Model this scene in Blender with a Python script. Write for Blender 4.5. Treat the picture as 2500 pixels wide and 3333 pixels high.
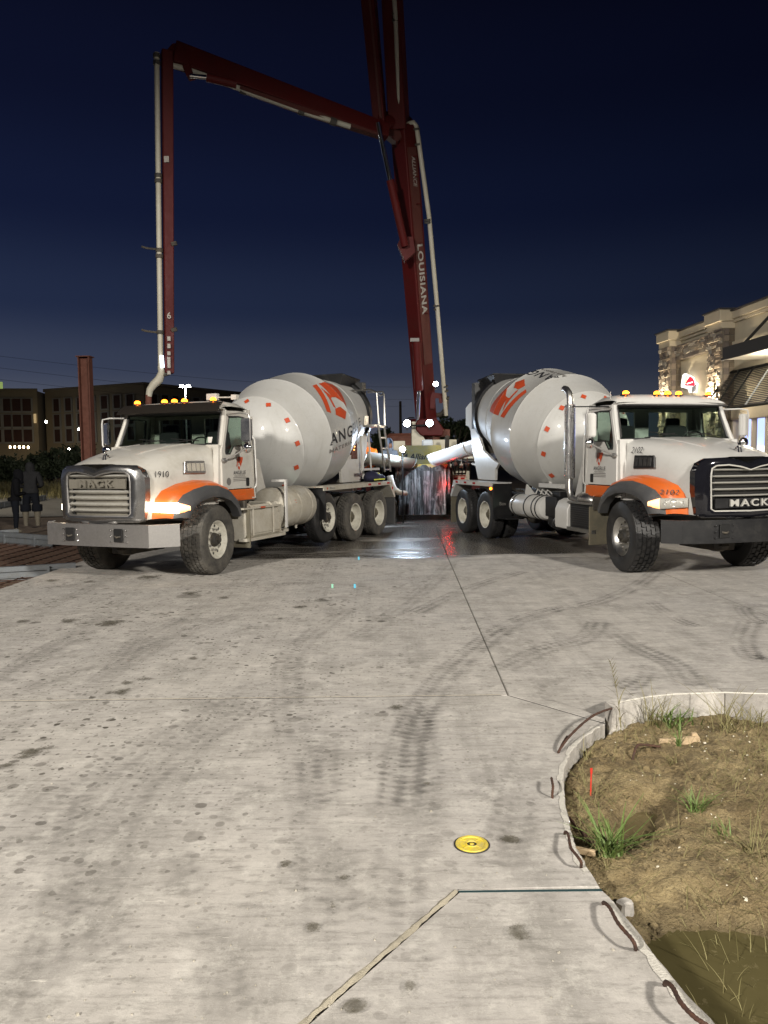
import bpy, bmesh, math, random
from mathutils import Vector, Matrix
random.seed(7)
for _o in list(bpy.data.objects):
    bpy.data.objects.remove(_o, do_unlink=True)
SC = bpy.context.scene
COL = SC.collection
rad = math.radians
pi = math.pi

# ------------------------------------------------------------------ camera
H = 1.75
PITCH = math.atan((1666.5 - 1494.0) / 2500.0)
ROLL = rad(-0.7)
cam_d = bpy.data.cameras.new('camera')
cam_d.sensor_fit = 'HORIZONTAL'
cam_d.sensor_width = 36.0
cam_d.lens = 36.0
cam_d.clip_start = 0.05
cam_d.clip_end = 3000
cam = bpy.data.objects.new('camera', cam_d)
COL.objects.link(cam)
cam.matrix_world = Matrix.Translation((0, 0, H)) @ Matrix.Rotation(rad(90) - PITCH, 4, 'X') @ Matrix.Rotation(ROLL, 4, 'Z')
SC.camera = cam

# ------------------------------------------------------------------ dusk sky
w = bpy.data.worlds.new('World')
SC.world = w
w.use_nodes = True
nt = w.node_tree
bg = nt.nodes['Background']
sky = nt.nodes.new('ShaderNodeTexSky')
sky.sky_type = 'NISHITA'
sky.sun_disc = False
sky.sun_elevation = rad(-5.0)
sky.sun_rotation = rad(-58)
sky.air_density = 1.3
sky.dust_density = 0.6
sky.ozone_density = 3.0
# twilight gradient over the whole dome: pale slate at the horizon, near black overhead, paler towards the sunset (left, out of view)
def wn(t, **k):
    x = nt.nodes.new(t)
    for a_, b_ in k.items(): setattr(x, a_, b_)
    return x
geo = wn('ShaderNodeTexCoord').outputs['Generated']
sep = wn('ShaderNodeSeparateXYZ'); nt.links.new(geo, sep.inputs[0])
rmp = wn('ShaderNodeValToRGB'); nt.links.new(sep.outputs[2], rmp.inputs[0])
cr = rmp.color_ramp; cr.interpolation = 'EASE'
for i_, (p_, c_) in enumerate(((0.0, (.072, .075, .094)), (.06, (.060, .067, .092)), (.12, (.028, .036, .064)), (.19, (.0115, .0175, .042)), (.30, (.0046, .0074, .0245)), (.42, (.0029, .0042, .0150)), (.55, (.0021, .0026, .0085)), (1.0, (.002, .0025, .009)))):
    e_ = cr.elements[i_] if i_ < 2 else cr.elements.new(p_)
    e_.position = p_; e_.color = (*c_, 1)
dot = wn('ShaderNodeVectorMath', operation='DOT_PRODUCT'); nt.links.new(geo, dot.inputs[0]); dot.inputs[1].default_value = (-.85, .53, 0)
az = wn('ShaderNodeMapRange'); nt.links.new(dot.outputs['Value'], az.inputs[0])
az.inputs[1].default_value = -.2; az.inputs[2].default_value = .95; az.inputs[3].default_value = .32; az.inputs[4].default_value = 1.45
mul = wn('ShaderNodeVectorMath', operation='SCALE'); nt.links.new(rmp.outputs[0], mul.inputs[0]); nt.links.new(az.outputs[0], mul.inputs['Scale'])
sks = wn('ShaderNodeVectorMath', operation='SCALE'); nt.links.new(sky.outputs[0], sks.inputs[0]); sks.inputs['Scale'].default_value = .04
add = wn('ShaderNodeVectorMath', operation='ADD'); nt.links.new(mul.outputs[0], add.inputs[0]); nt.links.new(sks.outputs[0], add.inputs[1])
nt.links.new(add.outputs[0], bg.inputs[0])
bg.inputs[1].default_value = 1.0

# afterglow of the sun that has already set: hardly any direct light is left
sd = bpy.data.lights.new('sun', 'SUN')
sd.energy = 0.004
sd.angle = rad(15)
sd.color = (0.75, 0.8, 1.0)
sun = bpy.data.objects.new('sun', sd)
COL.objects.link(sun)
sun.rotation_euler = (rad(70), 0, rad(155))

SC.view_settings.view_transform = 'Standard'
SC.view_settings.look = 'None'
SC.view_settings.gamma = 1
SC.view_settings.exposure = 0
SC.cycles.use_denoising = True
SC.cycles.max_bounces = 6
SC.cycles.diffuse_bounces = 3
SC.cycles.glossy_bounces = 3
SC.cycles.transmission_bounces = 4
SC.cycles.transparent_max_bounces = 10
SC.cycles.caustics_reflective = False
SC.cycles.caustics_refractive = False
SC.cycles.sample_clamp_indirect = 4

YARD, FLOOD = 6.7, 1.5      # brightness of the yard floodlights and of the pump's work lamps
# ------------------------------------------------------------------ pixel helpers (a pixel gives a direction only)
def ray(x, y):
    a, b = x - 1250.0, y - 1666.5
    a, b = a * math.cos(ROLL) + b * math.sin(ROLL), -a * math.sin(ROLL) + b * math.cos(ROLL)
    dx, dz = a / 2500.0, -b / 2500.0
    c, s = math.cos(PITCH), math.sin(PITCH)
    return Vector((dx, c + dz * s, -s + dz * c))
def gnd(x, y, z=0.0):
    r = ray(x, y)
    return Vector((0, 0, H)) + r * ((z - H) / r.z)
def atY(x, y, Y):
    r = ray(x, y)
    return Vector((0, 0, H)) + r * (Y / r.y)
def atX(x, y, X):
    r = ray(x, y)
    return Vector((0, 0, H)) + r * (X / r.x)

# ------------------------------------------------------------------ mesh builder
class B:
    def __init__(s):
        s.bm = bmesh.new()
    def box(s, c, d, rot=None, taper=1.0):
        vs = []
        for z in (-.5, .5):
            k = 1.0 if z < 0 else taper
            for x, y in ((-.5, -.5), (.5, -.5), (.5, .5), (-.5, .5)):
                v = Vector((x * d[0] * k, y * d[1] * k, z * d[2]))
                if rot is not None:
                    v = rot @ v
                vs.append(s.bm.verts.new(v + Vector(c)))
        for f in ((3, 2, 1, 0), (4, 5, 6, 7), (0, 1, 5, 4), (1, 2, 6, 5), (2, 3, 7, 6), (3, 0, 4, 7)):
            s.bm.faces.new([vs[i] for i in f])
        return s
    def hexa(s, p):
        vs = [s.bm.verts.new(q) for q in p]
        for f in ((3, 2, 1, 0), (4, 5, 6, 7), (0, 1, 5, 4), (1, 2, 6, 5), (2, 3, 7, 6), (3, 0, 4, 7)):
            s.bm.faces.new([vs[i] for i in f])
        return s
    def tube(s, pts, r, seg=8, cap=True, closed=False):
        pts = [Vector(p) for p in pts]
        n = len(pts)
        rr = r if isinstance(r, (list, tuple)) else [r] * n
        prev = None
        rings = []
        for i, p in enumerate(pts):
            if closed:
                t = pts[(i + 1) % n] - pts[i - 1]
            elif i == 0:
                t = pts[1] - pts[0]
            elif i == n - 1:
                t = pts[-1] - pts[-2]
            else:
                t = (pts[i + 1] - p).normalized() + (p - pts[i - 1]).normalized()
            if t.length < 1e-9:
                t = Vector((0, 0, 1))
            t.normalize()
            if prev is None:
                a = Vector((0, 0, 1)) if abs(t.z) < .9 else Vector((1, 0, 0))
                u = t.cross(a).normalized()
            else:
                u = prev - t * prev.dot(t)
                if u.length < 1e-6:
                    u = t.orthogonal()
                u.normalize()
            prev = u
            v = t.cross(u)
            rings.append([s.bm.verts.new(p + (u * math.cos(2 * pi * k / seg) + v * math.sin(2 * pi * k / seg)) * rr[i]) for k in range(seg)])
        m = n if closed else n - 1
        for i in range(m):
            a, b = rings[i], rings[(i + 1) % n]
            for k in range(seg):
                s.bm.faces.new((a[k], a[(k + 1) % seg], b[(k + 1) % seg], b[k]))
        if cap and not closed:
            s.bm.faces.new(rings[0][::-1])
            s.bm.faces.new(rings[-1])
        return s
    def cyl(s, p0, p1, r0, r1=None, seg=16):
        return s.tube([p0, p1], [r0, r0 if r1 is None else r1], seg)
    def lathe(s, prof, o=(0, 0, 0), ax=(0, 1, 0), seg=32, a0=0.0, a1=2 * pi):
        # prof: (along axis, radius)
        ax = Vector(ax).normalized()
        u = Vector((0, 0, 1)) if abs(ax.z) < .9 else Vector((1, 0, 0))
        u = (u - ax * u.dot(ax)).normalized()
        v = ax.cross(u)
        o = Vector(o)
        full = abs(a1 - a0 - 2 * pi) < 1e-6
        m = seg if full else seg + 1
        rings = []
        for h, r in prof:
            if r < 1e-6:
                rings.append([s.bm.verts.new(o + ax * h)])
            else:
                rings.append([s.bm.verts.new(o + ax * h + (u * math.cos(a0 + (a1 - a0) * k / seg) + v * math.sin(a0 + (a1 - a0) * k / seg)) * r) for k in range(m)])
        for a, b in zip(rings, rings[1:]):
            for k in range(seg):
                k2 = (k + 1) % m
                if len(a) == 1 and len(b) == 1:
                    continue
                if len(a) == 1:
                    s.bm.faces.new((a[0], b[k2], b[k]))
                elif len(b) == 1:
                    s.bm.faces.new((a[k], a[k2], b[0]))
                else:
                    s.bm.faces.new((a[k], a[k2], b[k2], b[k]))
        return s
    def sphere(s, c, r, seg=12, ring=8, sc=(1, 1, 1), rot=None):
        M_ = Matrix.Translation(c) @ (rot.to_4x4() if rot is not None else Matrix()) @ Matrix.Diagonal((r * sc[0], r * sc[1], r * sc[2], 1))
        bmesh.ops.create_uvsphere(s.bm, u_segments=seg, v_segments=ring, radius=1.0, matrix=M_)
        return s
    def prism(s, poly, d):
        # poly: list of 3D points (planar), extruded by vector d
        d = Vector(d)
        a = [s.bm.verts.new(Vector(p)) for p in poly]
        b = [s.bm.verts.new(Vector(p) + d) for p in poly]
        s.bm.faces.new(a[::-1])
        s.bm.faces.new(b)
        n = len(a)
        for i in range(n):
            s.bm.faces.new((a[i], a[(i + 1) % n], b[(i + 1) % n], b[i]))
        return s
    def ring(s, outer, inner, d):
        # frame between two matched loops, extruded by vector d
        d = Vector(d)
        n = len(outer)
        L = [[s.bm.verts.new(Vector(p) + q) for p in loop] for loop in (outer, inner) for q in (Vector(), d)]
        o0, o1, i0, i1 = L
        for k in range(n):
            j = (k + 1) % n
            s.bm.faces.new((o0[k], i0[k], i0[j], o0[j]))
            s.bm.faces.new((o1[k], o1[j], i1[j], i1[k]))
            s.bm.faces.new((o0[k], o0[j], o1[j], o1[k]))
            s.bm.faces.new((i0[k], i1[k], i1[j], i0[j]))
        return s
    def grid(s, rows, closed=False):
        vs = [[s.bm.verts.new(Vector(p)) for p in r] for r in rows]
        for a, b in zip(vs, vs[1:]):
            m = len(a)
            for k in range(m if closed else m - 1):
                s.bm.faces.new((a[k], a[(k + 1) % m], b[(k + 1) % m], b[k]))
        return vs
    def thick(s, d):
        # give an open sheet a thickness along its normals
        s.bm.normal_update()
        g = s.bm.faces[:]
        bmesh.ops.solidify(s.bm, geom=g, thickness=d)
        return s
    def bevel(s, w, ang=30, seg=1):
        s.bm.normal_update()
        es = [e for e in s.bm.edges if len(e.link_faces) == 2 and e.calc_face_angle(0) > rad(ang)]
        if es:
            bmesh.ops.bevel(s.bm, geom=es, offset=w, segments=seg, affect='EDGES', clamp_overlap=True)
        return s
    def obj(s, name, mat, par=None, sm=38, label=None, cat=None, group=None, kind=None, loc=None, rot=None, fix=True):
        if fix:
            bmesh.ops.recalc_face_normals(s.bm, faces=s.bm.faces)
        s.bm.normal_update()
        if sm:
            for f in s.bm.faces:
                f.smooth = True
            for e in s.bm.edges:
                if len(e.link_faces) == 2 and e.calc_face_angle(0) > rad(sm):
                    e.smooth = False
        me = bpy.data.meshes.new(name)
        s.bm.to_mesh(me)
        s.bm.free()
        if mat:
            me.materials.append(mat)
        return put(name, me, par, label, cat, group, kind, loc, rot)

def put(name, me, par=None, label=None, cat=None, group=None, kind=None, loc=None, rot=None):
    o = bpy.data.objects.new(name, me)
    COL.objects.link(o)
    o.parent = par
    tag(o, label, cat, group, kind)
    if loc is not None:
        o.location = loc
    if rot is not None:
        o.rotation_euler = rot
    return o
def tag(o, label=None, cat=None, group=None, kind=None):
    if label: o['label'] = label
    if cat: o['category'] = cat
    if group: o['group'] = group
    if kind: o['kind'] = kind
def thing(name, label, cat, loc=(0, 0, 0), rz=0.0, group=None):
    o = put(name, None, None, label, cat, group)
    o.location = loc
    o.rotation_euler = (0, 0, rz)
    o.empty_display_size = .2
    return o
KIDS = {}
def copy_tree(o, par=None, loc=None, rz=None, label=None):
    c = o.copy()
    COL.objects.link(c)
    c.parent = par
    if loc is not None: c.location = loc
    if rz is not None: c.rotation_euler = (0, 0, rz)
    if label: c['label'] = label
    for ch in [k for k in bpy.data.objects if k.parent == o]:
        copy_tree(ch, c)
    return c

# ------------------------------------------------------------------ lettering (made first, while the scene is empty)
def text_geo(body, size, extrude=0.0, bold=0.0, shear=0.0, space=1.0):
    cu = bpy.data.curves.new('t', 'FONT')
    cu.body = body; cu.size = size; cu.extrude = extrude; cu.offset = bold; cu.shear = shear
    cu.align_x = 'CENTER'; cu.align_y = 'CENTER'; cu.space_character = space; cu.resolution_u = 4
    ob = bpy.data.objects.new('t', cu)
    COL.objects.link(ob)
    dg = bpy.context.evaluated_depsgraph_get()
    me = bpy.data.meshes.new_from_object(ob.evaluated_get(dg))
    vs = [v.co.copy() for v in me.vertices]
    fs = [tuple(p.vertices) for p in me.polygons]
    bpy.data.objects.remove(ob, do_unlink=True)
    bpy.data.curves.remove(cu); bpy.data.meshes.remove(me)
    return vs, fs
def cut_geo(geo, step):
    bm = bmesh.new()
    vs = [bm.verts.new(v) for v in geo[0]]
    for f in geo[1]:
        try: bm.faces.new([vs[i] for i in f])
        except ValueError: pass
    xs = [v.co.x for v in bm.verts]; ys = [v.co.y for v in bm.verts]
    for ax, lo, hi in ((0, min(xs), max(xs)), (1, min(ys), max(ys))):
        k = lo + step
        while k < hi:
            co = Vector((k, 0, 0)) if ax == 0 else Vector((0, k, 0))
            no = Vector((1, 0, 0)) if ax == 0 else Vector((0, 1, 0))
            bmesh.ops.bisect_plane(bm, geom=bm.verts[:] + bm.edges[:] + bm.faces[:], plane_co=co, plane_no=no)
            k += step
    bmesh.ops.triangulate(bm, faces=bm.faces[:])
    bm.verts.index_update()
    out = ([v.co.copy() for v in bm.verts], [tuple(v.index for v in f.verts) for f in bm.faces])
    bm.free()
    return out
def geo_obj(name, geo, fn, mat, par, **k):
    me = bpy.data.meshes.new(name)
    me.from_pydata([tuple(fn(v)) for v in geo[0]], [], geo[1])
    me.materials.append(mat)
    me.update()
    return put(name, me, par, **k)
TX = dict(
    mack=text_geo('MACK', .135, .012, .0025, 0, 1.3),
    n1910=text_geo('1910', .125, 0, 0),
    n2102=text_geo('2102', .125, 0, 0, .25),
    n2102b=text_geo('2102', .105, 0, .001, 0, 1.2),
    angelle=text_geo('ANGELLE', .085, 0, .001, 0, 1.15),
    angelle_d=cut_geo(text_geo('ANGELLE', .36, 0, .006, 0, 1.25), .07),
    mater_d=cut_geo(text_geo('MATERIALS', .19, 0, .002, 0, 1.15), .07),
    mater=text_geo('MATERIALS', .036, 0, 0),
    louis=text_geo('LOUISIANA', .36, 0, .012, 0, 1.12),
    alli=text_geo('ALLIANCE', .24, 0, .004, .25),
    allih=text_geo('Alliance', .24, 0, .006, .3),
    six=text_geo('6', .24, 0, .004),
    wine=text_geo('WINE', .26, 0, 0),
    box=text_geo('Bos', .10, 0, .002),
)

# ------------------------------------------------------------------ materials
class N:
    def __init__(s, name):
        s.m = bpy.data.materials.new(name)
        s.m.use_nodes = True
        s.t = s.m.node_tree
        s.p = s.t.nodes['Principled BSDF']
        s.co = None
    def n(s, t, **k):
        x = s.t.nodes.new(t)
        for a, b in k.items():
            setattr(x, a, b)
        return x
    def l(s, a, b):
        s.t.links.new(a, b)
    def coord(s):
        if s.co is None:
            s.co = s.n('ShaderNodeTexCoord').outputs['Object']
        return s.co
    def noise(s, scale, detail=4, rough=.6, stretch=None, co=None):
        x = s.n('ShaderNodeTexNoise')
        x.inputs['Scale'].default_value = scale
        x.inputs['Detail'].default_value = detail
        x.inputs['Roughness'].default_value = rough
        c = co if co is not None else s.coord()
        if stretch:
            mp = s.n('ShaderNodeMapping')
            mp.inputs['Scale'].default_value = stretch
            s.l(c, mp.inputs[0]); c = mp.outputs[0]
        s.l(c, x.inputs['Vector'])
        return x.outputs['Fac']
    def ramp(s, v, lo, hi, a=0.0, b=1.0):
        x = s.n('ShaderNodeMapRange')
        x.clamp = True
        x.inputs['From Min'].default_value = lo; x.inputs['From Max'].default_value = hi
        x.inputs['To Min'].default_value = a; x.inputs['To Max'].default_value = b
        s.l(v, x.inputs['Value'])
        return x.outputs['Result']
    def math(s, op, a, b=None, c=None):
        x = s.n('ShaderNodeMath', operation=op)
        for i, q in enumerate((a, b, c)):
            if q is None: continue
            if isinstance(q, (int, float)): x.inputs[i].default_value = q
            else: s.l(q, x.inputs[i])
        return x.outputs[0]
    def mix(s, f, a, b):
        x = s.n('ShaderNodeMix', data_type='RGBA')
        if isinstance(f, (int, float)): x.inputs[0].default_value = f
        else: s.l(f, x.inputs[0])
        for i, q in ((6, a), (7, b)):
            if isinstance(q, (tuple, list)): x.inputs[i].default_value = (*q[:3], 1)
            else: s.l(q, x.inputs[i])
        return x.outputs[2]
    def bump(s, h, strength=.3, dist=.01):
        x = s.n('ShaderNodeBump')
        x.inputs['Strength'].default_value = strength
        x.inputs['Distance'].default_value = dist
        s.l(h, x.inputs['Height'])
        s.l(x.outputs[0], s.p.inputs['Normal'])
    def set(s, **k):
        for a, b in k.items():
            i = s.p.inputs[a.replace('_', ' ')]
            if isinstance(b, (int, float)): i.default_value = b
            elif isinstance(b, tuple): i.default_value = (*b[:3], 1)
            else: s.l(b, i)
        return s
    def sep(s, co=None):
        x = s.n('ShaderNodeSeparateXYZ')
        s.l(co if co is not None else s.coord(), x.inputs[0])
        return x.outputs
M = {}
def paint(name, col, rough=.4, metal=0.0, dirt=None, amt=.5, scale=3.0, coat=0.0, bump=0.0, bscale=40, streak=False, spec=.5):
    n = N(name)
    c = col
    if dirt:
        f = n.noise(scale, 6, .65, (1, 1, .35) if streak else None)
        f2 = n.noise(scale * 6, 4, .7)
        f = n.math('ADD', n.math('MULTIPLY', f, .7), n.math('MULTIPLY', f2, .3))
        fac = n.ramp(f, .62 - amt * .35, .72, 0, min(1, amt * 1.2))
        c = n.mix(fac, col, dirt)
        r = n.ramp(f, .3, .7, rough * .85, min(1, rough * 1.35))
        n.set(Roughness=r)
    else:
        n.set(Roughness=rough)
    n.set(Base_Color=c, Metallic=metal)
    n.p.inputs['Specular IOR Level'].default_value = spec
    if coat:
        n.p.inputs['Coat Weight'].default_value = coat
        n.p.inputs['Coat Roughness'].default_value = .08
    if bump:
        n.bump(n.noise(bscale, 5), bump)
    M[name] = n.m
    return n
def emit(name, col, st, base=(.8, .8, .8)):
    n = N(name)
    n.set(Base_Color=base, Roughness=.3)
    n.p.inputs['Emission Color'].default_value = (*col, 1)
    n.p.inputs['Emission Strength'].default_value = st
    M[name] = n.m
paint('white_paint', (.53, .51, .465), .33, 0, (.32, .285, .225), .5, 2.2, .25)
n = paint('drum_paint', (.45, .447, .43), .42, 0, (.36, .345, .31), .45, 1.1, .10)
# dried slurry: runs round the shell and a spatter of small flecks
_v = n.n('ShaderNodeTexVoronoi'); _v.inputs['Scale'].default_value = 26; n.l(n.coord(), _v.inputs['Vector'])
_f = n.math('MULTIPLY', n.ramp(_v.outputs['Distance'], .10, .18, 1, 0), n.ramp(n.noise(1.4, 4, .7), .46, .58))
_r = n.ramp(n.noise(2.6, 5, .7, (3.5, .8, .5)), .56, .74, 0, .4)
_old = n.p.inputs['Base Color'].links[0].from_socket
n.set(Base_Color=n.mix(n.math('MULTIPLY', _f, .7), n.mix(_r, _old, (.31, .30, .27)), (.25, .245, .225)))
paint('clean_white', (.55, .54, .515), .3, 0, (.40, .375, .33), .4, 2.0, .35)
paint('dusty_white', (.47, .445, .385), .55, 0, (.30, .26, .19), .75, 4, 0, .12, 60)
paint('orange_paint', (.62, .125, .02), .32, 0, (.36, .15, .07), .4, 3, .3)
paint('orange_decal', (.47, .062, .018), .45, 0, (.36, .10, .05), .3, 4)
paint('grey_flare', (.058, .058, .060), .55, 0, (.15, .14, .12), .35, 4, 0, .1, 90)
paint('dark_plastic', (.025, .025, .026), .5, 0, (.09, .08, .07), .4, 6)
paint('black_steel', (.014, .014, .015), .4, .2, (.06, .055, .048), .3, 5, 0, .08, 50)
paint('chassis', (.03, .028, .026), .7, 0, (.14, .115, .08), .6, 6, 0, .2, 40)
paint('chrome', (.72, .71, .70), .12, 1, (.45, .43, .40), .3, 6)
paint('dull_chrome', (.56, .545, .53), .30, .86, (.30, .285, .265), .7, 5, 0, .10, 25)
paint('alloy', (.62, .61, .58), .32, 1, (.35, .33, .29), .5, 14)
paint('rim_white', (.62, .60, .52), .5, 0, (.28, .25, .19), .6, 8, 0, .1, 60)
paint('tyre', (.028, .027, .026), .75, 0, (.17, .155, .13), .72, 5, 0, .25, 90)
paint('tyre_clean', (.016, .016, .017), .5, 0, (.07, .065, .06), .5, 5, 0, .15, 70)
paint('black', (.012, .012, .012), .45)
paint('letter_black', (.025, .025, .03), .5, 0, (.12, .12, .12), .25, 12)
paint('letter_grey', (.16, .15, .14), .5)
paint('letter_white', (.60, .58, .54), .5, 0, (.4, .35, .3), .4, 6)
paint('pale_lens', (.6, .58, .52), .12, 0, None, .5, 3, .6)
paint('interior', (.035, .034, .034), .8)
paint('seat_cloth', (.02, .02, .022), .85)
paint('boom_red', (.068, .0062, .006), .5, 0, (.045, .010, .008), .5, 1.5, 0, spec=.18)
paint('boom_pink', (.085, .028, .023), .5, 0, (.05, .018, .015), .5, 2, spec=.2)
paint('pipe_cream', (.42, .395, .32), .5, 0, (.32, .28, .2), .5, 1.5)
paint('rod_chrome', (.8, .8, .8), .1, 1)
paint('hopper_yellow', (.55, .42, .04), .5, 0, (.42, .41, .36), .65, 2.4, 0, .2, 25)
paint('tank_cream', (.50, .46, .36), .5, 0, (.3, .27, .2), .4, 2)
paint('tank_bluewhite', (.62, .68, .74), .35)
paint('rust_red', (.12, .038, .022), .7, 0, (.06, .024, .016), .6, 5, 0, .2, 40)
paint('rebar_rust', (.050, .026, .018), .85, 0, (.13, .05, .024), .55, 30, 0, .6, 200)
paint('steel_form', (.20, .215, .23), .45, .5, (.12, .11, .09), .5, 6)
paint('mud_flap', (.10, .09, .065), .75, 0, (.20, .17, .11), .6, 5)
paint('wood', (.48, .36, .22), .7, 0, (.30, .21, .12), .5, 9, 0, .2, 60)
paint('stucco', (.60, .53, .39), .85, 0, (.48, .41, .29), .4, 1.2, 0, .25, 120)
paint('stucco_trim', (.62, .54, .40), .8, 0, (.5, .42, .3), .3, 2, 0, .15, 120)
paint('awning', (.010, .0105, .011), .5, .0, spec=.25)
paint('canopy', (.03, .026, .022), .5)
paint('canopy_soffit', (.62, .58, .50), .6)
paint('hotel_wall', (.36, .30, .20), .9, 0, (.27, .23, .16), .5, .4)
paint('hotel_dark', (.06, .055, .055), .9)
paint('hotel_frame', (.34, .33, .29), .8)
paint('curtain', (.075, .035, .026), .9, 0, (.04, .02, .018), .6, .35)
paint('stone_mortar', (.22, .19, .15), .95, 0, (.15, .13, .1), .5, 6, 0, .4, 60)
for i, c in enumerate(((.40, .34, .26), (.28, .23, .18), (.18, .15, .13), (.46, .41, .34), (.33, .26, .19))):
    paint('stone%d' % i, c, .9, 0, tuple(q * .55 for q in c), .6, 5, 0, .6, 22)
paint('brick_dark', (.13, .105, .075), .9, 0, (.20, .16, .11), .5, 4, 0, .4, 30)
paint('asphalt', (.13, .122, .105), .85, 0, (.09, .085, .075), .5, .8, 0, .4, 60)
paint('bark', (.05, .04, .03), .9, 0, (.03, .025, .02), .5, 8, 0, .5, 20)
paint('leaf_dark', (.030, .042, .018), .7)
paint('hoodie_black', (.005, .005, .006), .95, 0, (.008, .008, .009), .5, 12, 0, .4, 40, spec=.05)
paint('hoodie_grey', (.020, .020, .021), .95, 0, (.011, .011, .012), .6, 10, 0, .4, 40, spec=.05)
paint('trouser_dark', (.007, .008, .011), .9, 0, (.012, .012, .014), .5, 9, 0, .3, 40, spec=.05)
paint('boots', (.10, .085, .06), .7, 0, (.08, .07, .055), .6, 12)
paint('skin', (.36, .20, .13), .55)
paint('hivis_orange', (.85, .17, .01), .6)
paint('hivis_yellow', (.62, .68, .06), .55)
paint('navy', (.015, .016, .045), .8)
paint('jacket_blue', (.30, .38, .52), .7)
paint('hard_hat', (.75, .74, .70), .3)
paint('sign_red', (.60, .02, .03), .4)
paint('reflect_red', (.35, .012, .012), .25)
paint('yellow_cover', (.72, .55, .03), .5, 0, (.30, .28, .22), .62, 34, 0, .3, 120)
paint('joint_green', (.02, .05, .055), .5)
paint('joint_tan', (.38, .34, .26), .9, 0, (.20, .18, .14), .5, 40, 0, .5, 200)
paint('flag_red', (.55, .03, .015), .5)
paint('chip_stone', (.40, .37, .31), .85, 0, (.2, .18, .14), .5, 40)
paint('shell_white', (.62, .57, .45), .8)
paint('marker_blue', (.10, .45, .62), .5)
paint('marker_green', (.25, .55, .40), .5)
paint('car_white', (.6, .6, .58), .3)
paint('car_dark', (.03, .03, .035), .3)
paint('boom_letter', (.34, .32, .29), .6, 0, (.18, .13, .11), .5, 5)
paint('chute_grey', (.22, .22, .175), .55, 0, (.33, .33, .29), .5, 7, 0, .2, 40)
paint('surround_chrome', (.42, .415, .41), .22, .95, (.24, .23, .215), .6, 5, 0, .08, 25)
emit('lamp_white', (1, .98, .93), 60)
emit('flood_white', (.82, .92, 1), 45)
emit('lamp_warm', (1, .72, .36), 28)
emit('amber_lit', (1, .21, .012), 9, (.8, .3, .02))
emit('amber_dim', (1, .36, .05), 2.2, (.8, .3, .02))
emit('red_lit', (1, .02, .01), 14, (.6, .02, .02))
emit('headlight_lit', (1, .86, .62), 11)
emit('headlight_half', (1, .78, .5), .06, (.34, .33, .30))
emit('turn_lit', (1, .30, .03), 2.8)
emit('sign_white', (1, .97, .97), 1.3)
emit('sign_red_lit', (.8, .015, .06), .8, (.5, .02, .05))
emit('sign_yellow_lit', (1, .75, .12), 2.2)
emit('led_tube', (.75, .85, 1), 5)
emit('shop_blue_glow', (.34, .42, .85), 2.2, (.3, .35, .7))
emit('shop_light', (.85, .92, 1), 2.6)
emit('shop_orange_glow', (.72, .36, .20), .8, (.6, .35, .2))
emit('window_lit', (1, .68, .28), .35)
emit('sign_lime', (.7, 1, .25), .3)
emit('amber_glow', (1, .38, .05), 5)

n = N('drum_steel'); n.set(Base_Color=(.5, .5, .5), Metallic=.9, Roughness=.2); M['drum_steel'] = n.m
# clear window glass: mostly see-through, mirrors the lamps at grazing angles
def glass(name, tint, refl=.10):
    n = N(name)
    tr = n.n('ShaderNodeBsdfTransparent'); tr.inputs[0].default_value = (*tint, 1)
    gl = n.n('ShaderNodeBsdfGlossy'); gl.inputs['Roughness'].default_value = .03
    lw = n.n('ShaderNodeLayerWeight'); lw.inputs[0].default_value = .5
    mx = n.n('ShaderNodeMixShader')
    n.l(n.math('ADD', n.math('MULTIPLY', n.math('POWER', lw.outputs['Facing'], 5), .9), refl), mx.inputs[0])
    n.l(tr.outputs[0], mx.inputs[1]); n.l(gl.outputs[0], mx.inputs[2])
    n.l(mx.outputs[0], n.t.nodes['Material Output'].inputs[0])
    M[name] = n.m
glass('cab_glass', (.62, .72, .66), .04)
glass('shop_glass', (.85, .88, .9), .03)
glass('hotel_glass', (.35, .33, .33), .06)
# ================================================================== GROUND
n = N('field_dirt')
a = n.noise(.9, 6, .65); b = n.noise(9, 5, .7)
c = n.mix(n.ramp(a, .35, .65), (.085, .055, .034), (.15, .105, .065))
c = n.mix(n.ramp(b, .45, .75), c, (.055, .037, .024))
n.set(Base_Color=c, Roughness=.95); n.bump(n.math('ADD', a, n.math('MULTIPLY', b, .4)), .8, .05); M['field_dirt'] = n.m

n = N('island_dirt')
a = n.noise(2.2, 6, .65); b = n.noise(17, 6, .75); d = n.noise(70, 4, .7); e = n.noise(6, 5, .7)
c = n.mix(n.ramp(a, .38, .60), (.235, .172, .082), (.40, .31, .16))
c = n.mix(n.ramp(e, .45, .62, 0, .7), c, (.19, .138, .066))
c = n.mix(n.ramp(b, .50, .68, 0, .8), c, (.125, .09, .044))
c = n.mix(n.ramp(d, .56, .72, 0, .7), c, (.42, .34, .20))
# soil is soaked and slick where it dips to the water table
zz = n.math('ADD', n.sep()[2], n.math('MULTIPLY', n.math('SUBTRACT', e, .5), .05))
wet = n.ramp(zz, -.185, -.135, 1, 0)
c = n.mix(n.math('MULTIPLY', wet, .72), c, (.075, .056, .026))
x = n.n('ShaderNodeMix'); n.l(wet, x.inputs[0]); x.inputs[2].default_value = .93; x.inputs[3].default_value = .38
n.set(Base_Color=c, Roughness=x.outputs[0]); n.bump(n.math('ADD', n.math('ADD', b, n.math('MULTIPLY', e, .8)), n.math('MULTIPLY', d, .45)), 1.0, .045); M['island_dirt'] = n.m

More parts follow.
